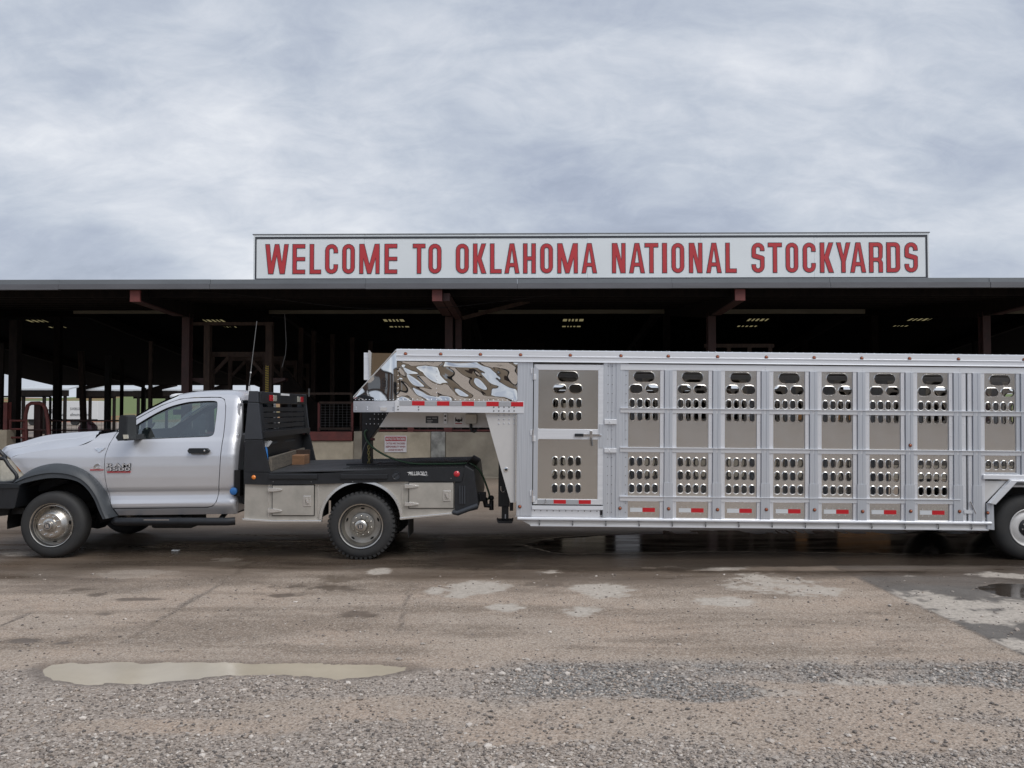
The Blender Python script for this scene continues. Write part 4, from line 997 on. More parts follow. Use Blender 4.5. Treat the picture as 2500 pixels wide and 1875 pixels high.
# door with its window opening
seamU = [(957, 470), (1030, 412), (1120, 350), (1300, 246), (1450, 190), (1560, 178), (1700, 174), (1790, 175), (1830, 192), (1850, 250), (1860, 400), (1861, 520), (1858, 660), (1852, 800), (1838, 960), (1820, 1050), (1790, 1086), (1740, 1100)]
seamF = [(950, 1110), (928, 1040), (905, 940), (892, 850), (887, 740), (890, 660), (910, 570), (938, 500), (957, 470)]
door_out = curve(seamU, 3) + curve(seamF, 3)[:-1]
winU = [(966, 543), (1000, 505), (1040, 462), (1120, 396), (1250, 312), (1370, 252), (1480, 220), (1560, 207), (1700, 200), (1757, 203), (1779, 222), (1784, 300), (1783, 400), (1782, 470), (1768, 497), (1735, 508)]
win = curve(winU, 3) + [(1560, 515), (1400, 521), (1200, 530), (1105, 534)]
doors = sheet(P1(door_out), [P1(win)], 'door', M['paint'], truck, nz=30, nx=20)
for i, d in enumerate(doors):
    far = i == 1; Yf = lambda y: 2 * YMID - y if far else y
    gw = P1(win)
    def face(q, off, nm, m, par):
        pts = [(x, Yf(side(x, z) + off), z) for x, z in q]; mb = MB(); n = len(pts)
        tri = tessellate_polygon([[Vector((x, z, 0)) for x, z in q]]); mb.add(pts, tri); return mb.build(nm, m, par)
    face(gw, .028, 'window_glass', M['glass'], d)
    sail = P1([(966, 543), (1000, 505), (1040, 462), (1118, 398), (1128, 533)]); face(sail, .018, 'mirror_sail', M['trim'], d)
    # window seal strip
    mb = MB(); mb.tube([(x, Yf(side(x, z) + .014), z) for x, z in gw], .008, 6, True); mb.build('window_seal', M['trim'], d, 60)
    # handle
    hx0, hz0 = c1(1592, 645); hx1, hz1 = c1(1772, 602)
    q = [(hx0 + .02, hz0), (hx1 - .03, hz0), (hx1, hz0 + .03), (hx1, hz1 - .03), (hx1 - .03, hz1), (hx0 + .02, hz1), (hx0, hz1 - .03), (hx0, hz0 + .03)]
    mb = MB().prism(q, Yf(YC - .045), Yf(YC + .02)); h = mb.build('door_handle', M['trim'], d, bevel=.008)
    kx, kz = c1(1737, 621); MB().lathe([(.0, -.004), (.011, -.002), (.011, .004)], (kx, Yf(YC - .046), kz), 14).build('key_cylinder', M['chrome'], h, 40)
# crease lines across the door and the fender
# fender
fend = curve([(60, 690), (150, 655), (300, 628), (450, 611), (565, 600), (640, 585), (705, 568), (760, 535), (812, 487)], 3) + [(870, 478), (930, 468), (951, 466)] + [(932, 500), (904, 570), (884, 660), (881, 740), (886, 850), (899, 940), (922, 1040), (930, 1075)] + curve([(925, 1055), (880, 955), (820, 872), (740, 803), (640, 755), (540, 735), (450, 733), (350, 750), (262, 782), (190, 828)], 3)
sheet(P1(fend), [], 'front_fender', M['paint'], truck, nz=22, nx=26)
# cab side: pillars, roof rail, sill and rear corner round the door
cab_o = [(958, 452), (1000, 415), (1100, 338), (1200, 275), (1300, 223), (1430, 170), (1560, 149), (1700, 142), (1880, 141), (1930, 149), (1958, 172), (1975, 215), (1990, 300), (2002, 420), (2005, 520), (2002, 700), (1990, 940), (1983, 1100), (1980, 1162)]
cab_i = [(982, 1174), (958, 1118), (1744, 1107), (1797, 1091), (1827, 1053), (1845, 962), (1859, 802), (1865, 660), (1868, 520), (1867, 400), (1857, 248), (1836, 185), (1793, 167), (1700, 166), (1560, 170), (1449, 183), (1298, 238), (1117, 342), (1028, 404), (963, 458)]
sheet(P1(cab_o + cab_i), [], 'cab_side', M['paint'], truck, nz=34, nx=24)
# dark jamb just behind the panel gaps
sheet(P1([(890, 480), (1120, 360), (1300, 260), (1450, 205), (1560, 190), (1830, 190), (1900, 250), (1900, 1000), (1880, 1110), (940, 1140), (880, 900)]), [P1([(980, 560), (1120, 410), (1250, 322), (1480, 232), (1700, 212), (1765, 215), (1772, 480), (1400, 530)])], 'door_jamb', M['chassis'], truck, fy=lambda x, z: side(x, z) + .05, thick=.01)
# roof and windscreen
def band(name, m, ps, crown, bulge, parent, n=16, thick=0):
    mb = MB(); V = []
    for k, (x, z) in enumerate(ps):
        y0 = side(x, z) + .004; y1 = 2 * YMID - y0
        for j in range(n + 1):
            t = j / n; s_ = 1 - (2 * t - 1) ** 2; s4 = 1 - (2 * t - 1) ** 4
            V.append((x - bulge[k] * s_, y0 + (y1 - y0) * t, z + crown[k] * s4))
    Fs = [(k*(n+1)+j, k*(n+1)+j+1, (k+1)*(n+1)+j+1, (k+1)*(n+1)+j) for k in range(len(ps) - 1) for j in range(n)]
    mb.add(V, Fs); return mb.build(name, m, parent, 50)
rp = P1([(1430, 170), (1500, 158), (1560, 149), (1630, 145), (1700, 142), (1790, 141), (1880, 141), (1930, 149), (1958, 172), (1975, 215)])
band('roof', M['paint'], rp, [.05, .056, .06, .062, .062, .062, .058, .045, .02, .0], [.16, .12, .08, .05, .03, .0, 0, 0, 0, 0], truck)
wp = P1([(945, 470), (1000, 415), (1100, 338), (1200, 275), (1300, 223), (1430, 170)])
ws = band('windscreen', M['glass'], wp, [.0, .01, .02, .03, .04, .05], [.28, .26, .23, .20, .18, .16], truck)
# rear wall of the cab with its window
zr0 = c1(1975, 215)[1]; xw = c1(1992, 500)[0]
def rear(name, y0, y1, z0, z1, m, par, dx=0.): return MB().box(xw - .03 + dx, xw + dx, y0, y1, z0, z1).build(name, m, par, bevel=.01)
yA, yB = YC + .10, 2 * YMID - YC - .10; zb0 = c1(1980, 1150)[1]; zw0, zw1 = c1(1990, 480)[1], c1(1990, 205)[1]
rw = rear('rear_wall', yA, yB, zb0, zw0 - .01, M['paint'], truck)
rear('rear_pillar', yA + .10, yA + .24, zw0 - .01, zr0 - .005, M['paint'], truck, -.02); rear('rear_pillar', yB - .24, yB - .10, zw0 - .01, zr0 - .005, M['paint'], truck, -.02)
rear('rear_header', yA + .24, yB - .24, zw1 + .02, zr0 + .03, M['paint'], truck, -.02); rear('rear_window', yA + .24, yB - .24, zw0 - .01, zw1 + .02, M['darkglass'], truck, -.015)
# cab floor, seats, dash, wheel, headliner
xs0, xs1 = c1(1010, 600)[0], c1(1960, 600)[0]
MB().box(xs0 - .3, xs1, YC + .14, 2 * YMID - YC - .14, .50, .58).build('cab_floor', M['chassis'], truck)
for yc in (YMID - .45, YMID + .45):
    sx = c1(1640, 700)[0]
    q = [(sx, .62), (sx + .5, .60), (sx + .60, .62), (sx + .78, 1.36), (sx + .74, 1.42), (sx + .64, 1.42), (sx + .52, 1.20), (sx + .44, .92), (sx + .05, .90), (sx - .02, .84)]
    s_ = MB().prism(q, yc - .27, yc + .27).build('seat', M['seat'], truck, bevel=.04)
    MB().box(sx + .66, sx + .77, yc - .13, yc + .13, 1.47, 1.66).build('headrest', M['seat'], s_, bevel=.035)
dx = c1(1000, 600)[0]
MB().prism([(dx - .35, .8), (dx + .38, .82), (dx + .44, 1.10), (dx + .38, 1.30), (dx + .1, 1.36), (dx - .35, 1.37)], YC + .14, 2 * YMID - YC - .14).build('dashboard', M['dash'], truck, bevel=.03)
mb = MB(); cx_, cz_ = dx + .62, 1.27; ax = Vector((.9, 0, .45)).normalized()
u_ = Vector((0, 1, 0)); v_ = ax.cross(u_)
ring = [Vector((cx_, YMID - .45, cz_)) + (u_ * math.cos(t) + v_ * math.sin(t)) * .19 for t in np.linspace(0, 2 * math.pi, 25)[:-1]]
mb.tube(ring, .015, 7, True)
for t in (0, 2.2, 4.1): mb.tube([Vector((cx_, YMID - .45, cz_)) - ax * .02, ring[int(t / 6.283 * 24)]], .012, 6)
mb.tube([(cx_, YMID - .45, cz_), (dx + .3, YMID - .45, 1.08)], .03, 8); mb.build('steering_wheel', M['trim'], truck, 50)
MB().box(c1(1450, 200)[0], c1(1950, 200)[0], YC + .36, 2 * YMID - YC - .36, 1.86, 1.90).build('headliner', M['headliner'], truck)
mb = MB().bar((c1(1000, 500)[0], 2 * YMID - side(0, 1.5) - .05, 1.42), (c1(1540, 230)[0], 2 * YMID - side(0, 1.85) - .05, 1.84), .12, .03, (0, 1, 0)); mb.build('pillar_trim', M['headliner'], truck)
MB().box(c1(1210, 300)[0], c1(1240, 300)[0], YMID - .12, YMID + .12, 1.70, 1.77).build('rear_view_mirror', M['trim'], truck, bevel=.01)
# hood: a lofted panel with a raised centre
sil = [(22, 640), (45, 600), (80, 574), (150, 558), (215, 541), (290, 516), (400, 490), (560, 473), (700, 463), (850, 455)]
edgeH = [(60, 690), (90, 672), (150, 655), (230, 640), (300, 628), (380, 619), (450, 611), (560, 600), (640, 585), (770, 528)]
V = []; n = 22; mb = MB(); rows = 0
for (a, b), (c, d) in zip(curve(sil, 3), curve(edgeH, 3)):
    xe, ze = c1(c, d); ye = side(xe, ze) + .006
    xc, zc = c1(a, b, YC + .55)
    xc = min(xc, xe + .02)
    for j in range(n + 1):
        t = j / n; q = abs(2 * t - 1); y = ye + (2 * YMID - 2 * ye) * t
        # cross profile: shoulder, shallow valley, centre bulge
        e = 1 - q
        h = (sstep(0, .22, np.array(e)) * .60 - .10 * math.exp(-((e - .34) / .08) ** 2) + sstep(.30, .52, np.array(e)) * .40)
        V.append((xe + (xc - xe) * min(1, e * 2.2), y, ze + (zc - ze) * float(h)))
    rows += 1
mb.add(V, [(k*(n+1)+j, k*(n+1)+j+1, (k+1)*(n+1)+j+1, (k+1)*(n+1)+j) for k in range(rows - 1) for j in range(n)])
mb.build('hood', M['paint'], truck, 40)
# cowl and wipers
x0, z0 = c1(815, 490); x1, z1 = c1(955, 448)
MB().prism([(x0, z0 - .08), (x1 + .05, z0 - .08), (x1 + .04, z1 - .01), (x1 - .02, z1 - .015), (x0 + .02, z0 + .012)], YC + .13, 2 * YMID - YC - .13).build('cowl', M['trim'], truck, bevel=.008)
for yy in (YC + .55, YC + 1.2): MB().bar((x0 + .16, yy, z0 + .07), (x0 + .34, yy - .35, z0 + .13), .02, .02).build('wiper', M['trim'], truck)
# engine bay block and grille end
xg = c1(25, 700)[0]
MB().prism([(xg - .02, .75), (xg + .04, 1.20), (xg + .2, 1.24), (x0 + .1, 1.26), (x0 + .1, 1.1), (xg + .3, .75)], YC + .30, 2 * YMID - YC - .30).build('grille', M['trim'], truck, bevel=.02)
# flares
def flare(far):
    o_ = curve([(142, 900), (165, 862), (190, 827), (262, 780), (350, 748), (450, 731), (540, 733), (640, 753), (740, 801), (822, 870), (884, 955), (925, 1050), (948, 1115), (978, 1178)], 3)
    i_ = curve([(148, 906), (172, 903), (205, 902), (275, 884), (355, 866), (445, 851), (540, 849), (635, 861), (716, 890), (785, 955), (838, 1040), (868, 1115), (890, 1160), (905, 1192)], 3)
    mb = MB(); V = []
    for (a, b), (c, d) in zip(o_, i_):
        p = Vector(c1(a, b)); q = Vector(c1(c, d)); yb = side(p.x, min(p.y, 1.2))
        for t, y in ((0, yb - .002), (.06, yb - .04), (.35, YC - .105), (.62, YC - .125), (.66, YC - .11), (.98, YC - .115), (1.0, YC - .09), (1.0, YC + .12)):
            r = p.lerp(q, t); y = 2 * YMID - y if far else y; V.append((r.x, y, r.y))
    m_ = 8; mb.add(V, [(k*m_+j, k*m_+j+1, (k+1)*m_+j+1, (k+1)*m_+j) for k in range(len(o_) - 1) for j in range(m_ - 1)])
    return mb.build('fender_flare', M['flare'], truck, 38)
flare(0); flare(1)
# wheel wells: dark liner behind the arch
cx_, cz_ = W(126, 1284, YC)
mb = MB(); V = []
for t in np.linspace(.02, math.pi + .12, 21):
    for y in (YC + .04, YMID - .25): V.append((cx_ + .56 * math.cos(t), y, cz_ + .02 + .54 * math.sin(t)))
mb.add(V, [(2*k, 2*k+1, 2*k+3, 2*k+2) for k in range(20)])
V2 = [(x, 2 * YMID - y, z) for x, y, z in V]; mb.add(V2, [(2*k, 2*k+1, 2*k+3, 2*k+2) for k in range(20)]); mb.build('wheel_liner', M['chassis'], truck)
MB().box(cx_ - .75, cx_ + .9, YMID - .38, YMID + .38, .52, 1.1).build('engine_block', M['chassis'], truck)
# headlight with amber corner and bar
hl = [c3(x, y, YC + .02) for x, y in ((-60, 585), (70, 560), (200, 583), (240, 600), (390, 825), (330, 880), (285, 925), (150, 940), (-60, 945))]
for far in (0, 1):
    f_ = lambda y: 2 * YMID - y if far else y
    h = MB().flat(hl, [], lambda a, b, d: (a, f_(side(a, min(b, 1.2)) + d), b), .012, .16).build('headlight', M['clear'], truck, bevel=.004)
    am = [c3(x, y, YC) for x, y in ((180, 605), (238, 603), (330, 760), (290, 775))]
    MB().flat(am, [], lambda a, b, d: (a, f_(side(a, min(b, 1.2)) + d), b), .004, .03).build('amber_lens', M['amberhi'], h)
    bp = [(-60, 548), (60, 552), (95, 580), (150, 665), (215, 745), (262, 800), (283, 850), (275, 895), (240, 935), (180, 955), (-60, 970)]
    MB().tube([(c3(x, y, YC - .08)[0], f_(YC - .08), c3(x, y, YC - .08)[1]) for x, y in curve(bp, 3)], .022, 8).build('grille_guard_bar', M['black'], truck, 50)
xa, za = c3(-420, 425, YC + .2); xb, zb = c3(75, 425, YC + .2)
# bumper
q = [c3(x, y, YC - .12) for x, y in ((-430, 950), (-430, 1390), (150, 1400), (258, 1385), (300, 1200), (345, 1010), (370, 985), (280, 968))]
bmp = MB().prism(q, YC - .14, 2 * YMID - YC + .14).build('front_bumper', M['black'], truck, bevel=.03)
MB().prism([c3(x, y, YC - .15) for x, y in ((-430, 985), (320, 1000), (318, 1045), (-430, 1060))], YC - .155, YC - .142).build('bumper_lip', M['trim'], bmp)
MB().tube([(xa, YC + .2, za), (xb - .06, YC + .2, za), (xb - .01, YC + .22, za - .06), (xb - .04, YC + .22, za - .45)], .03, 8).build('grille_guard_bar', M['black'], truck, 50)
MB().prism([c3(x, y, YC) for x, y in ((-300, 1400), (330, 1400), (320, 1500), (160, 1505), (0, 1530), (-300, 1560))], YC + .1, 2 * YMID - YC - .1).build('bumper_valance', M['chassis'], truck)
# mirrors
for far in (0, 1):
    f_ = lambda y: 2 * YMID - y if far else y
    Ym = YC - .18
    q = [c1(x, y, Ym) for x, y in ((1034, 345), (1045, 325), (1090, 322), (1104, 332), (1104, 520), (1098, 538), (1020, 532), (1004, 510), (1030, 470))]
    mr = MB().prism(q, f_(Ym - .10), f_(Ym + .16)).build('door_mirror', M['trim'], truck, bevel=.018)
    q2 = [c1(x, y, Ym - .1) for x, y in ((1040, 488), (1082, 488), (1085, 520), (1045, 524))]; MB().prism(q2, f_(Ym - .108), f_(Ym - .1)).build('mirror_lamp', M['clear'], mr)
    xx, zz_ = c1(1060, 515, Ym); MB().bar((xx, f_(Ym + .1), zz_), (xx + .05, f_(YC + .12), zz_ + .01), .10, .06).build('mirror_arm', M['trim'], mr)
# badges
def badge(me, m, px, py, name, par=truck, off=.004, Y=YC):
    x, z = c1(px, py); o = obj(name, me, m, par); o.matrix_basis = Matrix.Translation((x, side(x, z) - off, z)); return o
def solid(me, t=.006):
    bm = bmesh.new(); bm.from_mesh(me); r = bmesh.ops.extrude_face_region(bm, geom=bm.faces[:])
    for v in [g_ for g_ in r['geom'] if isinstance(g_, bmesh.types.BMVert)]: v.co.y -= t
    bmesh.ops.recalc_face_normals(bm, faces=bm.faces[:]); bm.to_mesh(me); bm.free(); return me
k = c1(1105, 700)[0] - c1(908, 700)[0]; kz = lambda a: a * .28933 / 203
for t_, hh_, py_ in (('RAM', 34, 745), ('4500', 30, 778)):
    badge(solid(text_w(t_, k * 1.03, kz(hh_ + 3), bold=.02), .003), M['trim'], 1007, py_ + 1, 'badge_backing', off=.010)
    badge(solid(text_w(t_, k, kz(hh_ - 2), bold=.0)), M['badge'], 1007, py_, 'badge_lettering', off=.016)
x_, z_ = c1(910, 810); x2_, z2_ = c1(1105, 796)
for (pa, pb) in (((910, 809), (1105, 796)), ((765, 790), (878, 780))):
    x_, z_ = c1(*pa); x2_, z2_ = c1(*pb)
    MB().flat([(x_, z_), (x2_, z_ + .002), (x2_, z2_), (x_, z2_)], [], lambda a, b, d: (a, side(a, b) - d, b), .012, .001).build('badge_bar', M['noticered'], truck)
# round swept engine emblem, and a horned head emblem
q = curve([(848, 742), (832, 732), (810, 740), (797, 758), (800, 772), (818, 777), (845, 772), (846, 762), (826, 766), (815, 762), (817, 752), (830, 744), (846, 752)], 3)
MB().flat([c1(*p) for p in q], [], lambda a, b, d: (a, side(a, b) - d, b), .014, .001).build('engine_emblem', M['chrome'], truck)
q = [(790, 598), (805, 605), (820, 602), (830, 605), (850, 602), (866, 606), (880, 598), (868, 614), (852, 620), (842, 634), (826, 634), (816, 620), (800, 614)]
MB().flat([c1(*p) for p in q], [], lambda a, b, d: (a, side(a, b) - d, b), .012, .001).build('horned_emblem', M['chrome'], truck)
# running board
xa, za = c1(955, 1190, YC - .08); xb, zb = c1(1980, 1168, YC - .08); hgt = .06
rb = MB().tube([(xa - .02, YC + .02, za - .05), (xa + .05, YC - .08, za - .045), (xb - .08, YC - .08, zb - .075), (xb, YC - .06, zb - .07)], .048, 10).build('running_board', M['black'], truck, 50)
MB().box(xa + .38, xa + .68, YC - .122, YC - .04, za - .022, za - .016).build('step_scuff', M['chrome'], rb)
for t in (.15, .5, .85): x = xa + (xb - xa) * t; MB().bar((x, YC - .06, za - .07), (x, YC + .25, za + .02), .05, .03).build('step_bracket', M['chassis'], rb)
# frame, tank, shafts under the cab
x0, z0 = c1(1300, 1230, YC + .3); x1, z1 = c1(1650, 1270, YC + .3)
MB().box(x0, x1, YC + .2, YC + .7, z1, z0 + .15).build('fuel_tank', M['chassis'], truck, bevel=.03)
xr0 = c1(60, 0)[0]; xr1 = W(1150, 1200, 11)[0]
for yy in (YMID - .43, YMID + .43): MB().box(xr0, xr1, yy - .04, yy + .04, .62, .84).build('frame_rail', M['chassis'], truck)
WX = [W(126.5, 1284.5, 10.27), W(882, 1280, 10.2)]
for x, z in WX: MB().cyl((x, YC + .15, z), (x, 2 * YMID - YC - .15, z), .07, 12).ball((x, YMID + .05, z), .19, 12).build('axle', M['chassis'], truck, 50)

# ---- wheels
TR = .394
def make_tyre(wd, lugs):
    pr = [(.235, .03), (.25, .012), (.285, .002), (.335, .0), (.365, .012), (.380, .028), (TR - .006, .045), (TR, .07), (TR, wd - .07), (TR - .006, wd - .045), (.380, wd - .028), (.335, wd), (.25, wd - .012), (.235, wd - .03)]
    mb = MB().lathe(pr, (0, 0, 0), 72)
    if lugs:
        for k in range(44):
            t = 2 * math.pi * k / 44; c, s = math.cos(t), math.sin(t); rad = Vector((c, 0, s)); tan_ = Vector((-s, 0, c))
            for y0, y1, off in ((.022, .085, 0), (wd - .085, wd - .022, .5)):
                a = t + off * 2 * math.pi / 44; rad = Vector((math.cos(a), 0, math.sin(a))); tan_ = Vector((-math.sin(a), 0, math.cos(a)))
                P = []
                for rr in (TR - .03, TR + .006):
                    for yy in (y0 if rr > TR - .01 else y0 - .008, y1):
                        for w_ in (-.016, .016): P.append(rad * rr + tan_ * w_ + Vector((0, yy, 0)))
                mb.add(P, [(0, 1, 3, 2), (4, 6, 7, 5), (0, 4, 5, 1), (2, 3, 7, 6), (0, 2, 6, 4), (1, 5, 7, 3)])
    else:
        pass
    return mb.mesh('tyre', 40)
tyre_f, tyre_r = make_tyre(.235, False), make_tyre(.235, True)
lip = [(.262, .03), (.264, .008), (.258, -.004), (.250, .0), (.246, .022), (.240, .045)]
rim_f = MB().lathe(lip + [(.236, .06), (.228, .062), (.215, .058), (.19, .030), (.165, -.006), (.146, -.030), (.140, -.036), (.085, -.038), (.080, -.038)], (0, 0, 0), 64).mesh('rim', 40)
rim_r = MB().lathe(lip + [(.236, .08), (.222, .11), (.215, .125), (.17, .135), (.148, .135), (.146, .118), (.140, .114), (.08, .112)], (0, 0, 0), 64).mesh('rim', 35)
hub_f = MB().lathe([(.086, -.036), (.082, -.05), (.068, -.056), (.058, -.058), (.052, -.085), (.046, -.092), (.036, -.093), (.0, -.092)], (0, 0, 0), 32).mesh('hub_cap', 40)
hub_r = MB().lathe([(.084, .114), (.082, .02), (.080, .0), (.070, -.016), (.055, -.024), (.036, -.026), (.0, -.025)], (0, 0, 0), 32).mesh('hub_cap', 40)
disc = lambda y: MB().lathe([(.0, y), (.035, y), (.035, y + .004)], (0, 0, 0), 24).mesh('hub_badge', 40)
badge_f, badge_r = disc(-.0945), disc(-.0285)
bars_me = MB().box(-.017, -.004, -.003, .0, -.022, .022).box(.004, .017, -.003, .0, -.022, .022).mesh('hub_badge_bars')
def nuts(y, r=.113):
    mb = MB()
    mb.cyl((0, y, 0), (0, y - .022, 0), .011, 8, .009); mb.ball((0, y - .022, 0), .009, 8); return mb.mesh('lug_nut', 40)
nut_f, nut_r = nuts(-.036), nuts(.114)
def hand_hole(y, r, tilt):
    mb = MB(); V = [(0, 0, 0)]; n = 14
    ring = [(.024 * math.cos(2 * math.pi * k / n), 0, .011 * math.sin(2 * math.pi * k / n)) for k in range(n)]
    mb.add([(0, -.0015, 0)] + ring, [(0, k + 1, (k + 1) % n + 1) for k in range(n)]); me = mb.mesh('hand_hole'); return me
hole_me = hand_hole(0, 0, 0)
M['void'] = mat('opening_shade', (.006, .006, .006), .9)  # near-black colour stands in for the shade inside openings
def wheel(x, y, z, kind, far=False, rot=0.):
    g = empty('wheel', (x, y, z), (0, 0, math.pi if far else 0)); g.parent = truck; g.matrix_parent_inverse = world_of(truck).inverted(); LOCAL.add(g.name)
    obj('tyre', tyre_f if kind == 'f' else tyre_r, M['rubber'], g)
    obj('rim', rim_f if kind == 'f' else rim_r, M['rim'] if kind == 'f' else M['rim_dark'], g)
    if kind == 'r':
        obj('rim_lip', MB().lathe([(.266, .03), (.268, .008), (.262, -.007), (.250, -.003), (.2455, .018), (.2455, .03)], (0, 0, 0), 64).mesh('rim_lip', 40), M['rim'], g)
    if kind == 'i': return g
    obj('hub_cap', hub_f if kind == 'f' else hub_r, M['rim'], g)
    b = obj('hub_badge', badge_f if kind == 'f' else badge_r, M['darkprint'], g)
    b2 = obj('hub_badge_bars', bars_me, M['chrome'], g); b2.location = (0, -.0955 if kind == 'f' else -.0295, 0); b2.rotation_euler = (0, R(-8), 0)
    for k in range(10):
        t = 2 * math.pi * (k + .5) / 10 + rot; o = obj('lug_nut', nut_f if kind == 'f' else nut_r, M['chrome'] if kind == 'f' else M['rim'], g); o.location = (.113 * math.cos(t), 0, .113 * math.sin(t))
    nh, rr, yy, sl = (4, .203, .043, .95) if kind == 'f' else (5, .193, .1265, .22)
    for k in range(nh):
        t = 2 * math.pi * k / nh + (math.pi / 2 if kind == 'r' else .12); o = obj('hand_hole', hole_me, M['void'], g)
        o.matrix_basis = Matrix.Translation((rr * math.cos(t), yy - .002, rr * math.sin(t))) @ Matrix.Rotation(-t + math.pi / 2, 4, 'Y') @ Matrix.Rotation(-sl if kind == 'f' else sl * .5, 4, 'X') @ Matrix.Scale(1 if kind == 'r' else 1.15, 4)
    return g
wheel(WX[0][0], 10.26, TR + .002, 'f', rot=.2); wheel(WX[0][0], 2 * YMID - 10.26, TR + .002, 'f', True)
wheel(WX[1][0], 10.17, TR + .002, 'r', rot=.1); wheel(WX[1][0], 10.17 + .29, TR + .002, 'i'); wheel(WX[1][0], 2 * YMID - 10.17, TR + .002, 'r', True); wheel(WX[1][0], 2 * YMID - 10.46, TR + .002, 'i', True)

# ---- flatbed
YB = 10.15; YBF = 2 * YMID - YB
def top(px): return c2(px, 806 - (px - 340) * .022, YB)[1]
xl, xr = c2(125, 850, YB)[0], c2(1985, 800, YB)[0]
zt_l, zt_r = c2(340, 806, YB)[1], c2(1960, 770, YB)[1]
bed = empty('flatbed', (xl, YB, 0)); hang(bed, truck)
BED0, BED1 = xl, xr
# deck: treadplate with a sloping tail
BZ = (zt_l, zt_r)
def deckz(x): return BZ[0] + (BZ[1] - BZ[0]) * (x - BED0) / (BED1 - BED0)
mb = MB(); xt = c2(1960, 760, YB)[0]
mb.flat([(xl, YB + .02), (xr, YB + .02), (xr, YBF - .02), (xl, YBF - .02)], [], lambda a, b, d: (a, b, deckz(a) + d), .0, -.012)
deck = mb.build('deck', M['black'], bed)
M['tread'] = mat('worn_treadplate', (.040, .042, .046), .40, var=.3, vs=3, rvar=.18, bump=.3, bs=90, dist=.003)
deck.data.materials.clear(); deck.data.materials.append(M['tread'])
mb = MB()
for i in range(70):
    for j in range(3): 
        x = c2(930, 0, YB)[0] + i * .034
        if x < xr - .02: mb.box(x, x + .012, YB + .25 + j * .75, YB + .25 + j * .75 + .55, deckz(x), deckz(x) + .006)
tag(mb.build('tread_ribs', M['tread'], deck), kind='stuff')
# side rail
def rail(y0, y1):
    q = [c2(125, 805, YB), c2(340, 808, YB), c2(750, 815, YB), c2(940, 806, YB), c2(1340, 778, YB), c2(1985, 748, YB), c2(1985, 760, YB), c2(1960, 885, YB), c2(1450, 885, YB), c2(750, 905, YB), c2(310, 912, YB), c2(125, 905, YB)]
    q = [(x, min(z, deckz(x) + .004)) for x, z in q]; return MB().prism(q, y0, y1)
rl = rail(YB, YB + .05).build('side_rail', M['black'], bed, bevel=.01); rail(YBF - .05, YBF).build('side_rail', M['black'], bed, bevel=.01)
for a, b in ((335, 745), (940, 1335)):
    x0, z0 = c2(a, 862, YB); x1, z1 = c2(b, 822, YB); MB().box(x0, x1, YB - .02, YB + .001, z0, z1).build('stake_pocket_bar', M['black'], rl, bevel=.006)
mb = MB()
for px, py in ((205, 848),): 
    x, z = c2(px, py, YB); MB().lathe([(0, -.014), (.014, -.013), (.024, -.006), (.026, .0)], (x, YB, z), 20).build('marker_lamp', M['amberhi'], rl, 40)
x, z = c2(1918, 820, YB); MB().lathe([(0, -.014), (.02, -.012), (.032, -.004), (.036, .0)], (x, YB, z), 24).build('marker_lamp', M['redlens'], rl, 40)
x, z = c2(1407, 833, YB); MB().lathe([(0, -.008), (.034, -.008), (.036, -.004), (.044, -.010), (.046, 0)], (x, YB, z), 24).build('filler_cap', M['wing'], rl, 40)
MB().bar((x - .028, YB - .010, z - .022), (x + .028, YB - .010, z + .022), .008, .008).build('filler_slot', M['black'], rl)
for px in (370, 690, 1040, 1870): x, z = c2(px, 886 if px < 1500 else 858, YB); MB().ball((x, YB, z), .007, 8).build('rail_bolt', M['steel'], rl, 60)
xx, zz_ = c2(1590, 815, YB); o = obj('maker_lettering', text_w('HILLSBORO', c2(1665, 815, YB)[0] - c2(1510, 815, YB)[0], .045, shear=.3, bold=.0), M['whiteprint'], rl); o.matrix_basis = Matrix.Translation((xx, YB - .004, zz_))
MB().prism([c2(x, y, YB) for x, y in ((1498, 806), (1530, 803), (1550, 815), (1545, 820), (1520, 812))], YB - .004, YB - .002).build('maker_swoosh', M['whiteprint'], rl)
MB().prism([c2(x, y, YB) for x, y in ((1545, 824), (1640, 822), (1682, 830), (1640, 828), (1672, 836), (1600, 828))], YB - .004, YB - .002).build('maker_swoosh', M['whiteprint'], rl)
# skirt with wheel arch
axc, azc = c2(1113, 1205, YB + .02); ar = .470
def arch(r, a0, a1, n=26): return [(axc + r * .99 * math.cos(R(a0 + (a1 - a0) * i / n)), azc + r * .93 * math.sin(R(a0 + (a1 - a0) * i / n))) for i in range(n + 1)]
lowL, lowR = c2(776, 1212, YB)[1], c2(1437, 1190, YB)[1]
ac = arch(ar, 178, 2)
for y0, y1 in ((YB + .03, YB + .05), (YBF - .05, YBF - .03)):
    q = [c2(125, 907, YB), c2(118, 1195, YB), c2(350, 1212, YB), (ac[0][0], lowL)] + ac + [(ac[-1][0], lowR), c2(1905, 1145, YB), c2(1900, 886, YB), c2(1450, 886, YB), c2(750, 903, YB)]
    sk = MB().prism(q, y0, y1).build('skirt', M['skirt'], bed)
    if y0 < YMID: skirt = sk
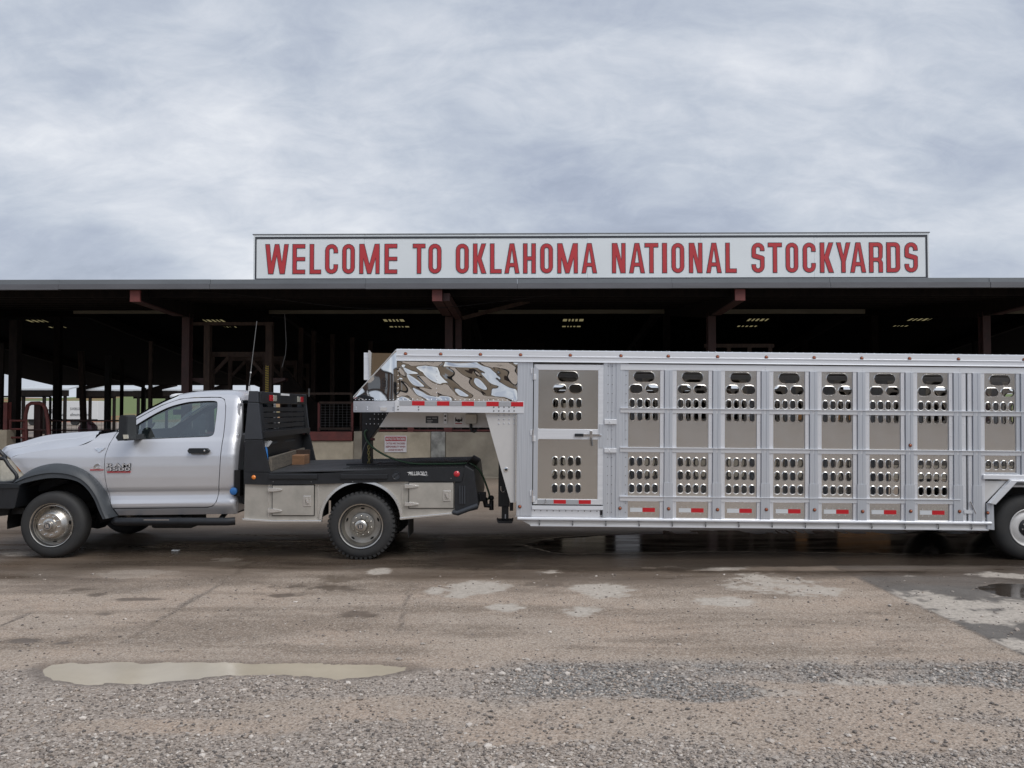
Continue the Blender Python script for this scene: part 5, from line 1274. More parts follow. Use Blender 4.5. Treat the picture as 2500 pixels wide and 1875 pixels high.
# bright arch trim and lower trim
mb = MB(); o1, i1 = arch(ar + .028, 180, 0), arch(ar - .004, 180, 0); V = []
for (a, b), (c, d) in zip(o1, i1): V += [(a, YB + .028, b), (a, YB + .008, b), (c, YB + .004, d), (c, YB + .05, d)]
mb.add(V, [(4*k+j, 4*k+4+j, 4*k+5+j, 4*k+1+j) for k in range(len(o1) - 1) for j in range(3)]); mb.build('arch_trim', M['trimsteel'], skirt, 40)
for a, b in (((108, 1196), (352, 1212)), ((352, 1212), (776, 1212)), ((1437, 1190), (1912, 1144))):
    (x0, z0), (x1, z1) = c2(*a, YB), c2(*b, YB); MB().bar((x0, YB + .03, z0 - .012), (x1, YB + .03, z1 - .012), .06, .028).build('lower_trim', M['trimsteel'], skirt, bevel=.006)
# vertical folds of the skirt
for px in (330, 745, 1455): x, z = c2(px, 910, YB); MB().box(x - .004, x + .004, YB + .024, YB + .029, lowL + .03, c2(px, 912, YB)[1]).build('skirt_fold', M['trimsteel'], skirt)
# toolbox doors
for a, b, c, d in ((360, 711, 1170, 917), (1515, 1890, 1108, 893)):
    x0, z0 = c2(a, c, YB); x1, z1 = c2(b, d, YB)
    MB().box(x0 - .008, x1 + .008, YB + .022, YB + .0285, z0 - .008, z1 + .008).build('door_gap', M['void'], skirt)
    td = MB().box(x0, x1, YB + .010, YB + .0215, z0, z1).build('toolbox_door', M['skirt'], bed, bevel=.004)
    for f in (.16, .86):
        zc = z0 + (z1 - z0) * f
        MB().prism([(x0 - .05, zc - .022), (x0 + .01, zc - .024), (x0 + .10, zc - .012), (x0 + .115, zc), (x0 + .10, zc + .010), (x0 + .01, zc + .022), (x0 - .05, zc + .024)], YB - .008, YB + .010).build('hinge', M['trimsteel'], td, bevel=.003)
    xc, zc = x1 - .075, z0 + (z1 - z0) * .48
    MB().box(xc - .045, xc + .045, YB + .002, YB + .0095, zc - .062, zc + .062).build('latch_plate', M['trimsteel'], td, bevel=.006)
    MB().box(xc - .03, xc + .03, YB - .001, YB + .0015, zc - .045, zc + .05).build('latch_recess', M['skirt'], td, bevel=.004)
    MB().bar((xc - .012, YB - .008, zc + .03), (xc + .012, YB - .008, zc - .025), .014, .014).lathe([(0, -.012), (.012, -.01), (.013, .004)], (xc, YB, zc), 12).build('latch_handle', M['chrome'], td)
# inside boxes so the skirt is not hollow, and inner mudguard
x0, x1 = c2(135, 0, YB)[0], c2(770, 0, YB)[0]
MB().box(x0, ac[0][0] - .02, YB + .06, YB + .5, lowL + .02, deckz(x0) - .1).build('toolbox', M['chassis'], bed); MB().box(ac[-1][0] + .02, c2(1890, 0, YB)[0], YB + .06, YB + .5, lowR + .1, deckz(x0) - .1).build('toolbox', M['chassis'], bed)
MB().box(ac[0][0] - .02, ac[-1][0] + .02, YB + .62, YB + .66, .5, deckz(x0) - .06).build('inner_guard', M['chassis'], bed)
MB().box(xl + .05, xr - .05, YB + .06, YBF - .06, deckz(xl) - .10, deckz(xl) - .03).build('deck_frame', M['chassis'], bed)
# tail: black sloped end with lamps and a bumper foot
q = [c2(1985, 747, YB), c2(2060, 790, YB), c2(2100, 1085, YB), c2(2095, 1120, YB), c2(1985, 1145, YB), c2(1918, 1140, YB), c2(1900, 1145, YB), c2(1900, 888, YB), c2(1960, 886, YB)]
tl = MB().prism(q, YB + .012, YBF - .012).build('tail_section', M['black'], bed, bevel=.02)
for j in (1945, 1965, 1985): x, z = c2(j, 1000, YB); MB().box(x - .008, x + .008, YB - .004, YB + .0115, z - .10, z + .11).build('tail_slat', M['wing'], tl)
x0, z0 = c2(1925, 1150, YB); x1, z1 = c2(2095, 1085, YB); MB().tube([(x0 - .05, YB + .02, z0 + .01), (x0, YB - .01, z0), (x1, YB, z1)], .03, 10).build('tail_bumper', M['wing'], tl, 50)
# receiver hitch and ball
x0, z0 = c2(2085, 1010, YMID); x1, _ = c2(2165, 1010, YMID)
xh0, zh0 = cd(1660, 1230, YMID - .6); xh1, _ = cd(1785, 1230, YMID - .6)
hb = MB().box(xh0 - .1, xh1, YMID - .66, YMID - .54, zh0 - .06, zh0 + .05).build('receiver', M['black'], bed, bevel=.01)
xb_, zb_ = cd(1862, 1370, YMID - .6)
MB().tube([(xh1 - .02, YMID - .6, zh0 - .02), (xh1, YMID - .6, zh0 - .12), (xh1 + .05, YMID - .6, zb_ + .01), (xb_, YMID - .6, zb_)], .032, 8).build('drawbar', M['black'], hb, 50)
MB().cyl((xb_, YMID - .6, zb_ - .05), (xb_, YMID - .6, zb_ + .07), .028, 10).ball((xb_, YMID - .6, zb_ + .10), .034, 12).build('hitch_ball', M['black'], hb, 50)
# gooseneck plate in the deck
q = [(970, 770), (1230, 770), (1290, 730), (1040, 730)]
x0 = c2(990, 770, YMID - .25)[0]; x1 = c2(1235, 770, YMID - .25)[0]
MB().box(x0, x1, YMID - .28, YMID + .22, deckz(x0), deckz(x1) + .012).build('hitch_plate', M['black'], bed)
# headboard: leaning side wings, louvres and a lamp bar between
hbd = empty('headboard', (xl, YB, 1)); hang(hbd, truck)
def wing(y, s_):
    lo = [c2(120, 807, YB), c2(340, 807, YB), c2(275, 532, YB), c2(125, 532, YB)]; hi = [c2(125, 529, YB), c2(274, 529, YB), c2(242, 220, YB), c2(154, 216, YB)]; cp = [c2(154, 213, YB), c2(241, 216, YB), c2(236, 119, YB), c2(163, 119, YB)]
    for q, m, t, nm in ((lo, M['black'], 0, 'wing_base'), (hi, M['wing'], .004, 'wing_panel'), (cp, M['wing'], .004, 'wing_cap')):
        MB().prism(q, y - t * s_, y + .05 * s_).build(nm, m, hbd, bevel=.006)
    # return flange facing rearwards
    a, b = c2(275, 532, YB), c2(241, 218, YB)
    MB().flat([(y + .05 * s_, 0), (y + .18 * s_, 0), (y + .18 * s_, 1), (y + .05 * s_, 1)], [], lambda p, q, d: (a[0] + (b[0] - a[0]) * q + d, p, a[1] + (b[1] - a[1]) * q), -.03, -.002).build('wing_flange', M['black'], hbd)
wing(YB + .01, 1); wing(YBF - .01, -1)
xA, zA = c2(200, 500, YB); xT, zT = c2(195, 130, YB)
def hx_(z): return xA + .05 + (xT - .02 - xA) * (z - zA) / (zT - zA)
yi0, yi1 = YB + .18, YBF - .18
MB().box(hx_(zT) - .02, hx_(zT) + .05, YB + .06, YBF - .06, zT - .13, zT + .01).build('top_bar', M['black'], hbd, bevel=.008)
MB().box(hx_(zA) - .08, hx_(zA) - .04, YB + .06, YBF - .06, deckz(xl), zA).build('lower_panel', M['black'], hbd)
for i in range(5):
    z = zA + .04 + (zT - .2 - zA) * i / 4.6
    MB().bar((hx_(z), yi0 - .1, z), (hx_(z), yi1 + .1, z), .05, .055).build('louvre', M['black'], hbd)
MB().box(hx_(zA) - .03, hx_(zA) + .07, YB + .06, YBF - .06, zA - .02, zA + .05).build('mid_bar', M['black'], hbd)
for yy in (yi0 + .55, yi1 - .55): MB().bar((hx_(zA) - .03, yy, zA), (hx_(zT) - .03, yy, zT - .1), .05, .03, (0, 1, 0)).build('louvre_support', M['black'], hbd)
for (yy, cs) in ((YMID - .72, ('redlens', 'clear')), (YMID + .66, ('clear', 'redlens'))):
    for k, m in enumerate(cs): MB().box(hx_(zT) + .05, hx_(zT) + .062, yy + k * .17 - .07, yy + k * .17 + .07, zT - .10, zT - .025).build('headboard_lamp', M[m], hbd, bevel=.004)
MB().box(hx_(zT) + .05, hx_(zT) + .058, YMID - .26, YMID + .14, zT - .022, zT + .004).build('lamp_bar_label', M['whiteprint'], hbd)
# antenna on the near wing
ax_, az_ = c2(150, 150, YB + .12); bx_, bz_ = W(627, 784, YB + .12)
an = MB().cyl((ax_ + .02, YB + .12, az_ - .02), (ax_ + .022, YB + .12, az_ + .10), .010, 8).box(ax_ - .03, ax_ + .10, YB + .1, YB + .14, az_ - .006, az_ + .004).build('antenna_mount', M['whitep'], truck)
pts = [Vector((ax_ + .022, YB + .12, az_ + .10)).lerp(Vector((bx_, YB + .12, bz_)), t) for t in (0, .2, .4, .6, .8, 1)]
MB().tube(pts, [.006, .0055, .005, .0045, .004, .0035], 6).build('antenna_whip', M['steel'], an, 60); MB().cyl(pts[1], pts[1].lerp(pts[2], .12), .009, 6).build('antenna_coil', M['whitep'], an)
# blue fuel cap hanging behind the cab, roof beacon
x, z = c1(2000, 957, YC + .1); MB().lathe([(0, -.03), (.03, -.028), (.043, -.02), (.046, .0), (.04, .02)], (x, YC - .02, z), 20).build('filler_plug', M['blue'], truck, 40)
MB().box(x + .0, x + .07, YC - .01, YC + .12, z - .06, z + .25).build('filler_bracket', M['chassis'], truck)
x, z = c1(1495, 158, YMID)
MB().ball((x, YMID + .1, z - .01), .14, 14, (1, .6, .30)).build('roof_beacon', M['whitep'], truck, 60)
# exhaust stack area between cab and headboard
x0, z0 = c1(2012, 490, YMID); MB().box(c1(2010, 0)[0] + .01, c1(2010, 0)[0] + .10, YC + .25, YMID + .5, .7, c1(2010, 490)[1] - .0).build('bulkhead_box', M['wing'], truck, bevel=.02)
# mud flap
x, z = c2(1502, 1200, YB); MB().box(x - .006, x + .006, YB + .1, YB + .6, .25, lowR).build('mud_flap', M['chassis'], bed)

# ================================================================ THE CATTLE TRAILER
YT, TW = 10.10, 2.59                         # near side and width
TH = .0096                                   # it rides a little nose-up
TM = Matrix.Rotation(TH, 4, 'Y'); TMI = TM.inverted()
def tl(px, py, Y=YT):
    x, z = W(px, py, Y); v = TMI @ Vector((x, Y, z)); return v.x, v.z
def t3(x, y, Y=YT): return tl(850 + x * .22604, 830 + y * .22604, Y)
def t4(x, y, Y=YT): return tl(1250 + x * .27125, 840 + y * .27125, Y)
def t5(x, y, Y=YT): return tl(1850 + x * .33749, 840 + y * .33749, Y)
def t12(x, y, Y=YT): return tl(2380 + x * .15075, 1150 + y * .15075, Y)
def zl(py): return tl(1630, py)[1]
YTF = YT + TW; YTM = YT + TW / 2
trailer = tag(empty('cattle_trailer', (TM @ Vector((2.5, YTM, 0)))), 'silver aluminium gooseneck cattle trailer with punched side panels', 'trailer')
def T(mb, name, m, parent=None, smooth=None, bevel=0):
    mb.v = [tuple(TM @ Vector(p)) for p in mb.v]; return mb.build(name, m, parent or trailer, smooth, bevel)
def put(me, name, m, parent, x, y, z, flip=False):
    o = obj(name, me, m, parent); o.matrix_basis = TM @ Matrix.Translation((x, y, z)) @ (Matrix.Rotation(math.pi, 4, 'Z') if flip else Matrix()); return o
def ext(poly, x0, x1): return MB().flat(poly, [], lambda a, b, d: (d, a, b), x1, x0)
X0 = tl(968, 858)[0]; X1 = 9.6
zT0, zT1 = zl(859.5), zl(887); zS0, zS1 = zl(890), zl(904)
zB0, zB1, zB2 = zl(1264.5), zl(1273), zl(1286)
# top rails, rub rails and skirts on both sides
for far in (0, 1):
    f = lambda y: (2 * YTM - y) if far else y
    tr_ = [(YT - .012, zT0 - .002), (YT - .012, zT0 - .062), (YT - .020, zT0 - .066), (YT - .020, zT0 - .074), (YT - .010, zT0 - .078), (YT - .010, zT1 + .012), (YT - .024, zT1 + .010), (YT - .026, zT1), (YT + .06, zT1), (YT + .06, zT0 + .004), (YT + .02, zT0 + .008)]
    rl_ = T(ext([(f(a), b) for a, b in tr_], X0, X1), 'top_rail', M['alu_h'])
    if not far: top_rail = rl_
    else: T(ext([(f(a), b) for a, b in ((YT, zS1), (YT, zS0), (YT + .02, zS0), (YT + .02, zS1))], X0, X1), 'upper_rail', M['alu_h'])
xe = tl(1514, 1000)[0]
def hrail(z0, z1, xa, xb, name='side_rail'):
    q = [(YT - .012, z0 + .004), (YT - .014, z1 - .010), (YT - .030, z1 - .006), (YT - .030, z1), (YT + .012, z1), (YT + .012, z0), (YT - .008, z0)]
    o = T(ext(q, xa, xb), name, M['alu_h']); return o
r0 = T(ext([(YT - .006, zS1), (YT - .006, zS0), (YT + .02, zS0), (YT + .02, zS1)], xe, X1), 'upper_rail', M['alu_h'])
r1 = hrail(zl(1008.7), zl(996.8), xe, X1); r2 = hrail(zl(1104.5), zl(1092.8), xe, X1); r3 = hrail(zl(1224), zl(1212), xe, t5(1460, 1140)[0])
# rivet heads in pairs along the rails (too small to pick apart)
mb = MB()
for k in range(22):
    x = tl(1631.5, 900)[0] + k * .5705
    if x > X1: break
    for za, zb_, y in ((zS1, zS0, YT - .007), (zl(1008.7), zl(996.8), YT - .013), (zl(1104.5), zl(1092.8), YT - .013)):
        for t in (.28, .68): mb.ball((x, y, za + (zb_ - za) * t), .0045, 6)
    mb.ball((x - .02, YT - .011, zT0 + .006), .006, 6)
for k in range(150): mb.ball((X0 + .05 + k * .093, YT + .03, zT0 + .006), .007, 6)
tag(T(mb, 'rail_rivets', M['alu'], top_rail, 60), kind='stuff')
# lamps
lamp_me = MB().lathe([(0, -.016), (.008, -.0155), (.0145, -.011), (.0165, -.004)], (0, 0, 0), 16).mesh('clearance_lamp', 50); bez_me = MB().lathe([(.0165, -.006), (.0200, -.006), (.0215, 0)], (0, 0, 0), 16).mesh('lamp_bezel', 50)
def lamp(px, py, Y, off=0.):
    x, z = tl(px, py, Y); b = put(lamp_me, 'clearance_lamp', M['amber'], trailer, x, Y - off, z); put(bez_me, 'lamp_bezel', M['bezel'], b, x, Y - off, z)
for p in (990, 1076, 1173, 1271, 1392.4, 1516, 1631.6, 1752, 1871, 1987.7, 2103.8, 2220.6, 2340, 2500): lamp(p, 863.8 + (p - 990) * .0095, YT - .012)
# bays of punched sheet
bays = [(1533.5, 1611), (1652, 1729.6), (1770, 1847), (1888.8, 1965.8), (2006, 2083), (2122.7, 2199), (2239, 2317.4), (2403.5, 2481.8)]
bc = [tl((a + b) / 2, 1050)[0] for a, b in bays]; step = (bc[6] - bc[0]) / 6
bc += [bc[7] + step * k for k in range(1, 6) if bc[7] + step * k < X1 - .2]
PW = .374; k4 = .27125 / (F / YT)              # metres per crop pixel on the trailer side
def oval(cx, cz, a, b, n=12):
    """stadium outline, half sizes a (x) and b (z)"""
    r = min(a, b); dx, dz = a - r, b - r; out_ = []
    for i in range(4 * n // 4 * 1 + 0):
        pass
    for i in range(2 * n):
        t = 2 * math.pi * (i + .5) / (2 * n); out_.append((cx + dx * (1 if math.cos(t) > 0 else -1) + r * math.cos(t), cz + dz * (1 if math.sin(t) > 0 else -1) + r * math.sin(t)))
    return out_
def punched(w, z0, z1, hs, name, lip=.010):
    """sheet with pressed holes; origin at its centre line, outer face at y = 0"""
    mb = MB(); big = [oval(cx, cz, a + lip, b + lip) for cx, cz, a, b in hs]
    mb.flat([(-w / 2, z0), (w / 2, z0), (w / 2, z1), (-w / 2, z1)], big, lambda a, b, d: (a, d, b), 0, None)
    for (cx, cz, a, b), o_ in zip(hs, big):
        rings = [[(x, 0, z) for x, z in o_], [(x, -.004, z) for x, z in oval(cx, cz, a + lip * .80, b + lip * .80)], [(x, -.008, z) for x, z in oval(cx, cz, a + lip * .45, b + lip * .45)], [(x, -.0095, z) for x, z in oval(cx, cz, a + lip * .08, b + lip * .08)], [(x, .014, z) for x, z in oval(cx, cz, a, b)]]
        n = len(o_); V = [p for r in rings for p in r]
        mb.add(V, [(i*n+j, i*n+(j+1)%n, (i+1)*n+(j+1)%n, (i+1)*n+j) for i in range(4) for j in range(n)])
    return mb.mesh(name, 42)
def zc(y): return zl(840 + y * .27125 + 0.0)   # crop-4 row at the column of bay two
def holeset(rows, x0=0.):
    hs = []
    for kind, y in rows:
        z = t4(1190, y)[1]
        if kind == 'L': hs.append((x0, z, 93 * k4, 47 * k4))
        if kind == 'M': hs += [(x0 - 73 * k4, z, 58 * k4, 38 * k4), (x0 + 72 * k4, z, 58 * k4, 38 * k4)]
        if kind == 'S': hs += [(x0 + d * k4, z, 22.5 * k4, 38 * k4) for d in (-107, -37, 32, 102)]
    return hs
rowsA = [('L', 293), ('M', 403), ('S', 533), ('S', 650), ('S', 1058), ('S', 1178), ('S', 1300)]
rowsB = rowsA[:5]
WP = PW + .03
panA = punched(WP, zB1 - .02, zS1 + .01, holeset(rowsA), 'punched_panel')
zfen = t5(1750, 960)[1]
panB = punched(WP, zfen - .03, zS1 + .01, holeset(rowsB), 'punched_panel')
panF = punched(WP, zB1 - .02, zS1 + .01, holeset(rowsA), 'punched_panel')
for i, x in enumerate(bc):
    well = 7 <= i <= 10
    put(panB if well else panA, 'punched_panel', M['punched'], trailer, x, YT + .016, 0)
    put(panB if well else panF, 'punched_panel', M['punched'], trailer, x, YTF - .016, 0, True).matrix_basis = TM @ Matrix.Translation((x, YTF - .016, 0)) @ Matrix.Scale(-1, 4, (0, 1, 0))
    # tape
    if i < 7:
        xw0 = x + (1070 - 1189) * k4; xw1 = x + (1180 - 1189) * k4; xw2 = x + (1292 - 1189) * k4; za, zb_ = t4(1189, 1512)[1], t4(1189, 1475)[1]
        T(MB().box(xw0, xw1 - .001, YT + .0125, YT + .0145, za, zb_), 'white_tape', M['white']); T(MB().box(xw1 + .001, xw2, YT + .0125, YT + .0145, za, zb_), 'red_tape', M['red'])
        mb = MB()
        for t in (.12, .37, .62, .87):
            for z in (za - .016, zb_ + .014): mb.ball((xw0 + (xw2 - xw0) * t, YT + .016, z), .0038, 6)
        tag(T(mb, 'panel_rivets', M['alu'], None, 60), kind='stuff')
# posts between the bays: pressed hat sections riveted down
gap = step - PW
def post_mesh(w, z0, z1, ribs=True, riv=True):
    q = [(-w / 2, .014), (-w / 2, .003), (-w / 2 + .004, .001), (-.053, .001), (-.052, .012), (-.047, .012), (-.046, -.014), (-.043, -.017), (-.013, -.017), (-.011, -.012), (.011, -.012), (.013, -.017), (.043, -.017), (.046, -.014), (.047, .001), (w / 2 - .004, .001), (w / 2, .003), (w / 2, .014)]
    mb = MB(); mb.flat(q, [], lambda a, b, d: (a, b, d), z1, z0); return mb.mesh('side_post')
def riv_mesh(w, z0, z1, n=13):
    mb = MB()
    for s_ in (-1, 1):
        for i in range(n): z = z0 + .04 + (z1 - z0 - .08) * i / (n - 1); mb.ball((s_ * (w / 2 - .020), .001, z), .0062, 6)
        for i in range(n): z = z0 + .07 + (z1 - z0 - .12) * i / (n - 1); mb.ball((s_ * (w / 2 - .040), .001, z), .0045, 6)
    return mb.mesh('post_rivets', 60)
pm = post_mesh(gap, zB1, zS1); pm2 = post_mesh(gap, zfen - .03, zS1)
fm = MB()
for a_, b_ in ((-gap / 2, -.055), (.049, gap / 2)): fm.box(a_, b_, -.0012, .0008, zB1 + .002, zS1 - .002)
fm = fm.mesh('post_flange')
rm = riv_mesh(gap, zB1, zS1); foot_me = MB().flat([(-.052, -.021), (.052, -.021), (.052, -.0), (-.052, -.0)], [], lambda a, b, d: (a, b, d), t4(1400, 1245)[1], zB1).mesh('post_foot')
px_ = [(bc[i] + bc[i + 1]) / 2 for i in range(6)] + [bc[6] + step / 2] + [bc[7] - step / 2] + [(bc[i] + bc[i + 1]) / 2 for i in range(7, len(bc) - 1)]
for i, x in enumerate(px_):
    for far in (0, 1):
        inwell = i > 7
        o = put(pm2 if inwell else pm, 'side_post', M['alu'], trailer, x, 0, 0); o.matrix_basis = TM @ (Matrix.Translation((x, YTF, 0)) @ Matrix.Scale(-1, 4, (0, 1, 0)) if far else Matrix.Translation((x, YT, 0)))
        if not far and not inwell:
            put(fm, 'post_flange', M['alu_f'], o, x, YT, 0)
            tag(put(rm, 'post_rivets', M['alu'], o, x, YT, 0), kind='stuff'); put(foot_me, 'post_foot', M['alu'], o, x, YT - .001, 0)
# end of bay run before the wheels: plain channel
xa = bc[6] + step / 2 + gap / 2; xb = bc[7] - step / 2 - gap / 2
if xb > xa:
    ch = T(MB().box(xa, xb, YT + .012, YT + .02, zB1, zS1), 'channel', M['alu']); T(MB().box(xa + .01, xa + .035, YT + .004, YT + .012, zB1, zS1), 'channel_lip', M['alu'], ch); T(MB().box(xb - .035, xb - .01, YT + .004, YT + .012, zB1, zS1), 'channel_lip', M['alu'], ch)
    T(MB().box(xa, xb, YTF - .02, YTF - .012, zB1, zS1), 'channel', M['alu'])
# lower row of lamps
for p, q in ((972, 1478), (1410, 1482), (1850, 1490), (70, 1463)):
    lamp(1250 + p * .27125, 840 + q * .27125, YT - (.006 if p < 100 or p == 972 else .022))
for p, q in ((62, 1197), (411, 1199), (759, 1211), (1107, 1209), (1460, 1211)): lamp(1850 + p * .33749, 840 + q * .33749, YT - .022)
lamp(1850 + 1103 * .33749, 840 + 733 * .33749, YT - .018)
# bottom rub rail and skirt
xs0, xs1 = t4(65, 1580)[0], t5(1685, 1290)[0]
T(ext([(YT + .03, zB0), (YT - .018, zB0 - .004), (YT - .034, zB0 - .012), (YT - .036, zB1 + .010), (YT - .022, zB1), (YT + .03, zB1)], t4(48, 1560)[0], xs1), 'rub_rail', M['alu_h'], bevel=.003)
q = [(xs0 + .02, zB1), (xs1 - .03, zB1), (xs1 - .03, zB2), (xs0 + .14, zB2)]
sk = T(MB().prism(q, YT + .0, YT + .03), 'skirt', M['alu_w']); T(MB().box(xs0 + .13, xs1 - .03, YT - .014, YT - .0005, zB2 - .006, zB2 + .012), 'skirt_lip', M['alu_h'], sk)
hook = MB().tube([(0, -.002, .036), (0, -.020, .034), (0, -.024, .0), (0, -.018, -.012), (0, -.006, -.012)], .0065, 6).mesh('tie_hook', 60)
xh = t4(247, 1600)[0]; k = 0
while xh + k * .388 < xs1 - .05: put(hook, 'tie_hook', M['steel'], trailer, xh + k * .388, YT, (zB1 + zB2) / 2 - .008); k += 1
T(MB().box(xs0, xs1, YTF - .03, YTF, zB2, zB0), 'skirt', M['alu_w'])
# vertical gate channel by the wheel with a pin lever
x0, z0 = t5(1490, 1225); x1, z1 = t5(1575, 1200); lv = T(MB().box(x0, x1, YT - .012, YT - .006, z0, z1), 'gate_latch', M['alu_h'])
a, b = t5(1533, 1135), t5(1572, 1225); T(MB().tube([(a[0], YT - .02, a[1]), (b[0], YT - .02, b[1])], .008, 6), 'latch_pin', M['chrome'], lv, 60)
# wheel fender
fx0 = t12(255, 530)[0]; fz = t12(560, 135)[1]; fx1 = fx0 + 2.35; cut = t12(540, 135)[0] - fx0
fl = [t12(185, 520), t12(250, 530), t12(290, 535), t12(640, 165), (fx1 - cut, t12(640, 165)[1]), (fx1 - cut, fz), (t12(540, 135)[0], fz)]
fnd = T(MB().prism([t12(185, 515), t12(285, 535), t12(630, 172), (9.0, t12(630, 172)[1]), (9.0, fz), t12(540, 135)], YT - .07, YT - .01), 'fender_trim', M['alu_h'], bevel=.006)
T(MB().prism([t12(165, 160), t12(520, 160), t12(175, 510), t12(165, 510)], YT + .004, YT + .014), 'fender_gusset', M['plate'], fnd)
T(MB().box(t12(120, 60)[0], X1, YT - .03, YT + .004, t12(400, 132)[1], t12(400, 58)[1]), 'fender_rail', M['alu_h'], fnd, bevel=.004)
T(MB().box(t12(165, 20)[0], t12(685, 20)[0], YT - .002, YT + .012, t12(400, 56)[1], t12(400, 24)[1]), 'fender_flange', M['alu'], fnd)
T(MB().prism([t12(180, 520), t12(250, 530), t12(290, 535), t12(303, 955), t12(190, 940)], YT - .02, YT + .01), 'fender_end', M['alu'], fnd, bevel=.004)
lamp(2380 + 208 * .15075, 1150 + 676 * .15075, YT - .02)
T(MB().box(t12(300, 600)[0] + .02, 9.1, YT + .02, YT + .75, zfen - .12, zfen - .10), 'wheel_box_top', M['plate'])
T(MB().box(t12(300, 600)[0] + .02, 9.1, YT + .42, YT + .44, zB2, zfen - .121), 'wheel_box_side', M['chassis'])
# trailer wheels
tw_t = MB().lathe([(.20, .03), (.215, .01), (.25, .0), (.31, .002), (.345, .015), (.37, .035), (.38, .06), (.38, .18), (.37, .205), (.31, .235), (.215, .23), (.20, .21)], (0, 0, 0), 64).mesh('tyre', 40)
tw_r = MB().lathe([(.222, .02), (.224, .004), (.217, -.004), (.208, .004), (.196, .03), (.185, .045), (.165, .030), (.120, .022), (.100, .026), (.098, .030)], (0, 0, 0), 56).mesh('rim', 40)
tw_h = MB().lathe([(.105, .026), (.102, .012), (.09, .006), (.05, .0), (.045, -.03), (.03, -.04), (0, -.04)], (0, 0, 0), 32).mesh('hub_cap', 40)
nut_t = MB().cyl((0, .012, 0), (0, -.012, 0), .010, 6).mesh('lug_nut', 40)
wx, wz = W(2512, 1286, YT + .03)
for j, (dx_, yy, far) in enumerate(((0, YT + .03, 0), (.92, YT + .03, 0), (0, YTF - .03, 1), (.92, YTF - .03, 1))):
    g = empty('wheel', (wx + dx_, yy, .381), (0, 0, math.pi if far else 0)); hang(g, trailer); LOCAL.add(g.name)
    obj('tyre', tw_t, M['rubber'], g); obj('rim', tw_r, M['alu_w'], g); obj('hub_cap', tw_h, M['black'], g)
    for k in range(8): t = 2 * math.pi * k / 8 + .2; o = obj('lug_nut', nut_t, M['chrome'], g); o.location = (.078 * math.cos(t), 0.006, .078 * math.sin(t))
T(MB().box(wx - .4, wx + 1.4, YTM - .9, YTM + .9, .45, .58), 'axle_frame', M['chassis'])
for dx_ in (0, .92): T(MB().cyl((wx + dx_, YT + .2, .42), (wx + dx_, YTF - .2, .42), .05, 10), 'axle', M['chassis'])
# floor, roof, ends
wa, wb = t12(300, 600)[0] + .03, 9.1
T(MB().box(xs0 + .1, wa - .05, YT + .035, YTF - .035, zB2 + .03, zB0 + .02).box(wa - .05, wb, YT + .45, YTF - .45, zB2 + .03, zB0 + .02).box(wb, X1 - .02, YT + .035, YTF - .035, zB2 + .03, zB0 + .02), 'floor', M['alu_w'])
T(MB().box(X0 - .0, X1 - .02, YT + .07, YTF - .07, zT0 - .02, zT0 + .002), 'roof', M['alu_w'])
for k in range(9):
    x = xs0 + .5 + k * .9
    if x < wa - .2: T(MB().box(x, x + .06, YT + .04, YTF - .04, zB2 + .004, zB2 + .029), 'crossmember', M['alu'])
T(MB().box(X1 - .02, X1, YT + .01, YTF - .01, zB1, zT0), 'rear_door', M['punched'])
T(MB().box(t4(100, 0)[0], t4(130, 0)[0], YT + .05, YTF - .05, zB1, t3(0, 790)[1]), 'front_bulkhead', M['plate'])
# nose floor
zN1, zN0 = t3(600, 660)[1], t3(600, 785)[1]; xn0 = t3(62, 700)[0]; xn1 = t3(1905, 700)[0]
T(MB().box(xn0 + .3, xn1, YT + .06, YTF - .06, zN0 + .02, zN0 + .06), 'nose_floor', M['plate'])
# corner post and door surround
xcp0, xcp1 = t4(45, 800)[0], t4(186, 800)[0]
cp = T(MB().box(xcp0, xcp1, YT - .002, YT + .05, t4(100, 1545)[1], zT1 - .001), 'corner_post', M['alu'], bevel=.004)
T(MB().box(xcp0 - .01, xcp1, YT - .006, YT + .02, zB0 + .002, t4(100, 1548)[1]), 'corner_foot', M['alu_h'])
T(MB().tube([(t4(40, 640)[0] - .004, YT + .004, t4(40, 640)[1]), (t4(38, 1420)[0] - .004, YT + .004, t4(38, 1420)[1])], .009, 7), 'weld_bead', M['trimsteel'], cp, 60)
T(MB().box(t3(1840, 300)[0], t3(1990, 300)[0] - .004, YT - .001, YT + .04, t3(1840, 655)[1], zT1 - .002), 'nose_post', M['alu'])
T(MB().box(xcp1 + .0005, xcp1 + .012, YT + .03, YT + .04, zB0, zT1), 'door_gap', M['void'])
# the side door
dx0, dx1 = t4(189, 800)[0] + .006, t4(824, 800)[0]; dz0, dz1 = t4(500, 1443)[1], t4(500, 186)[1]; ix0, ix1 = t4(234, 800)[0], t4(773, 800)[0]
dzu, dzm0, dzm1, dzb = t4(500, 234)[1], t4(500, 858)[1], t4(500, 765)[1], t4(500, 1396)[1]
door = T(MB().prism([(dx0, dz0), (ix0, dzb), (ix0, dzu), (dx0, dz1)], YT - .006, YT + .02), 'side_door', M['alu'], bevel=.002)
for q in ([(dx0 + .001, dz1), (ix0 + .001, dzu), (ix1 - .001, dzu), (dx1 - .001, dz1)], [(dx1, dz1), (ix1, dzu), (ix1, dzb), (dx1, dz0)], [(dx0 + .001, dz0), (dx1 - .001, dz0), (ix1 - .001, dzb), (ix0 + .001, dzb)]):
    T(MB().prism(q, YT - .0055, YT + .02), 'door_frame', M['alu_h'], door, bevel=.002)
T(MB().box(ix0 + .001, ix1 - .001, YT - .004, YT + .02, dzm0, dzm1), 'door_mid_rail', M['alu_h'], door, bevel=.003)
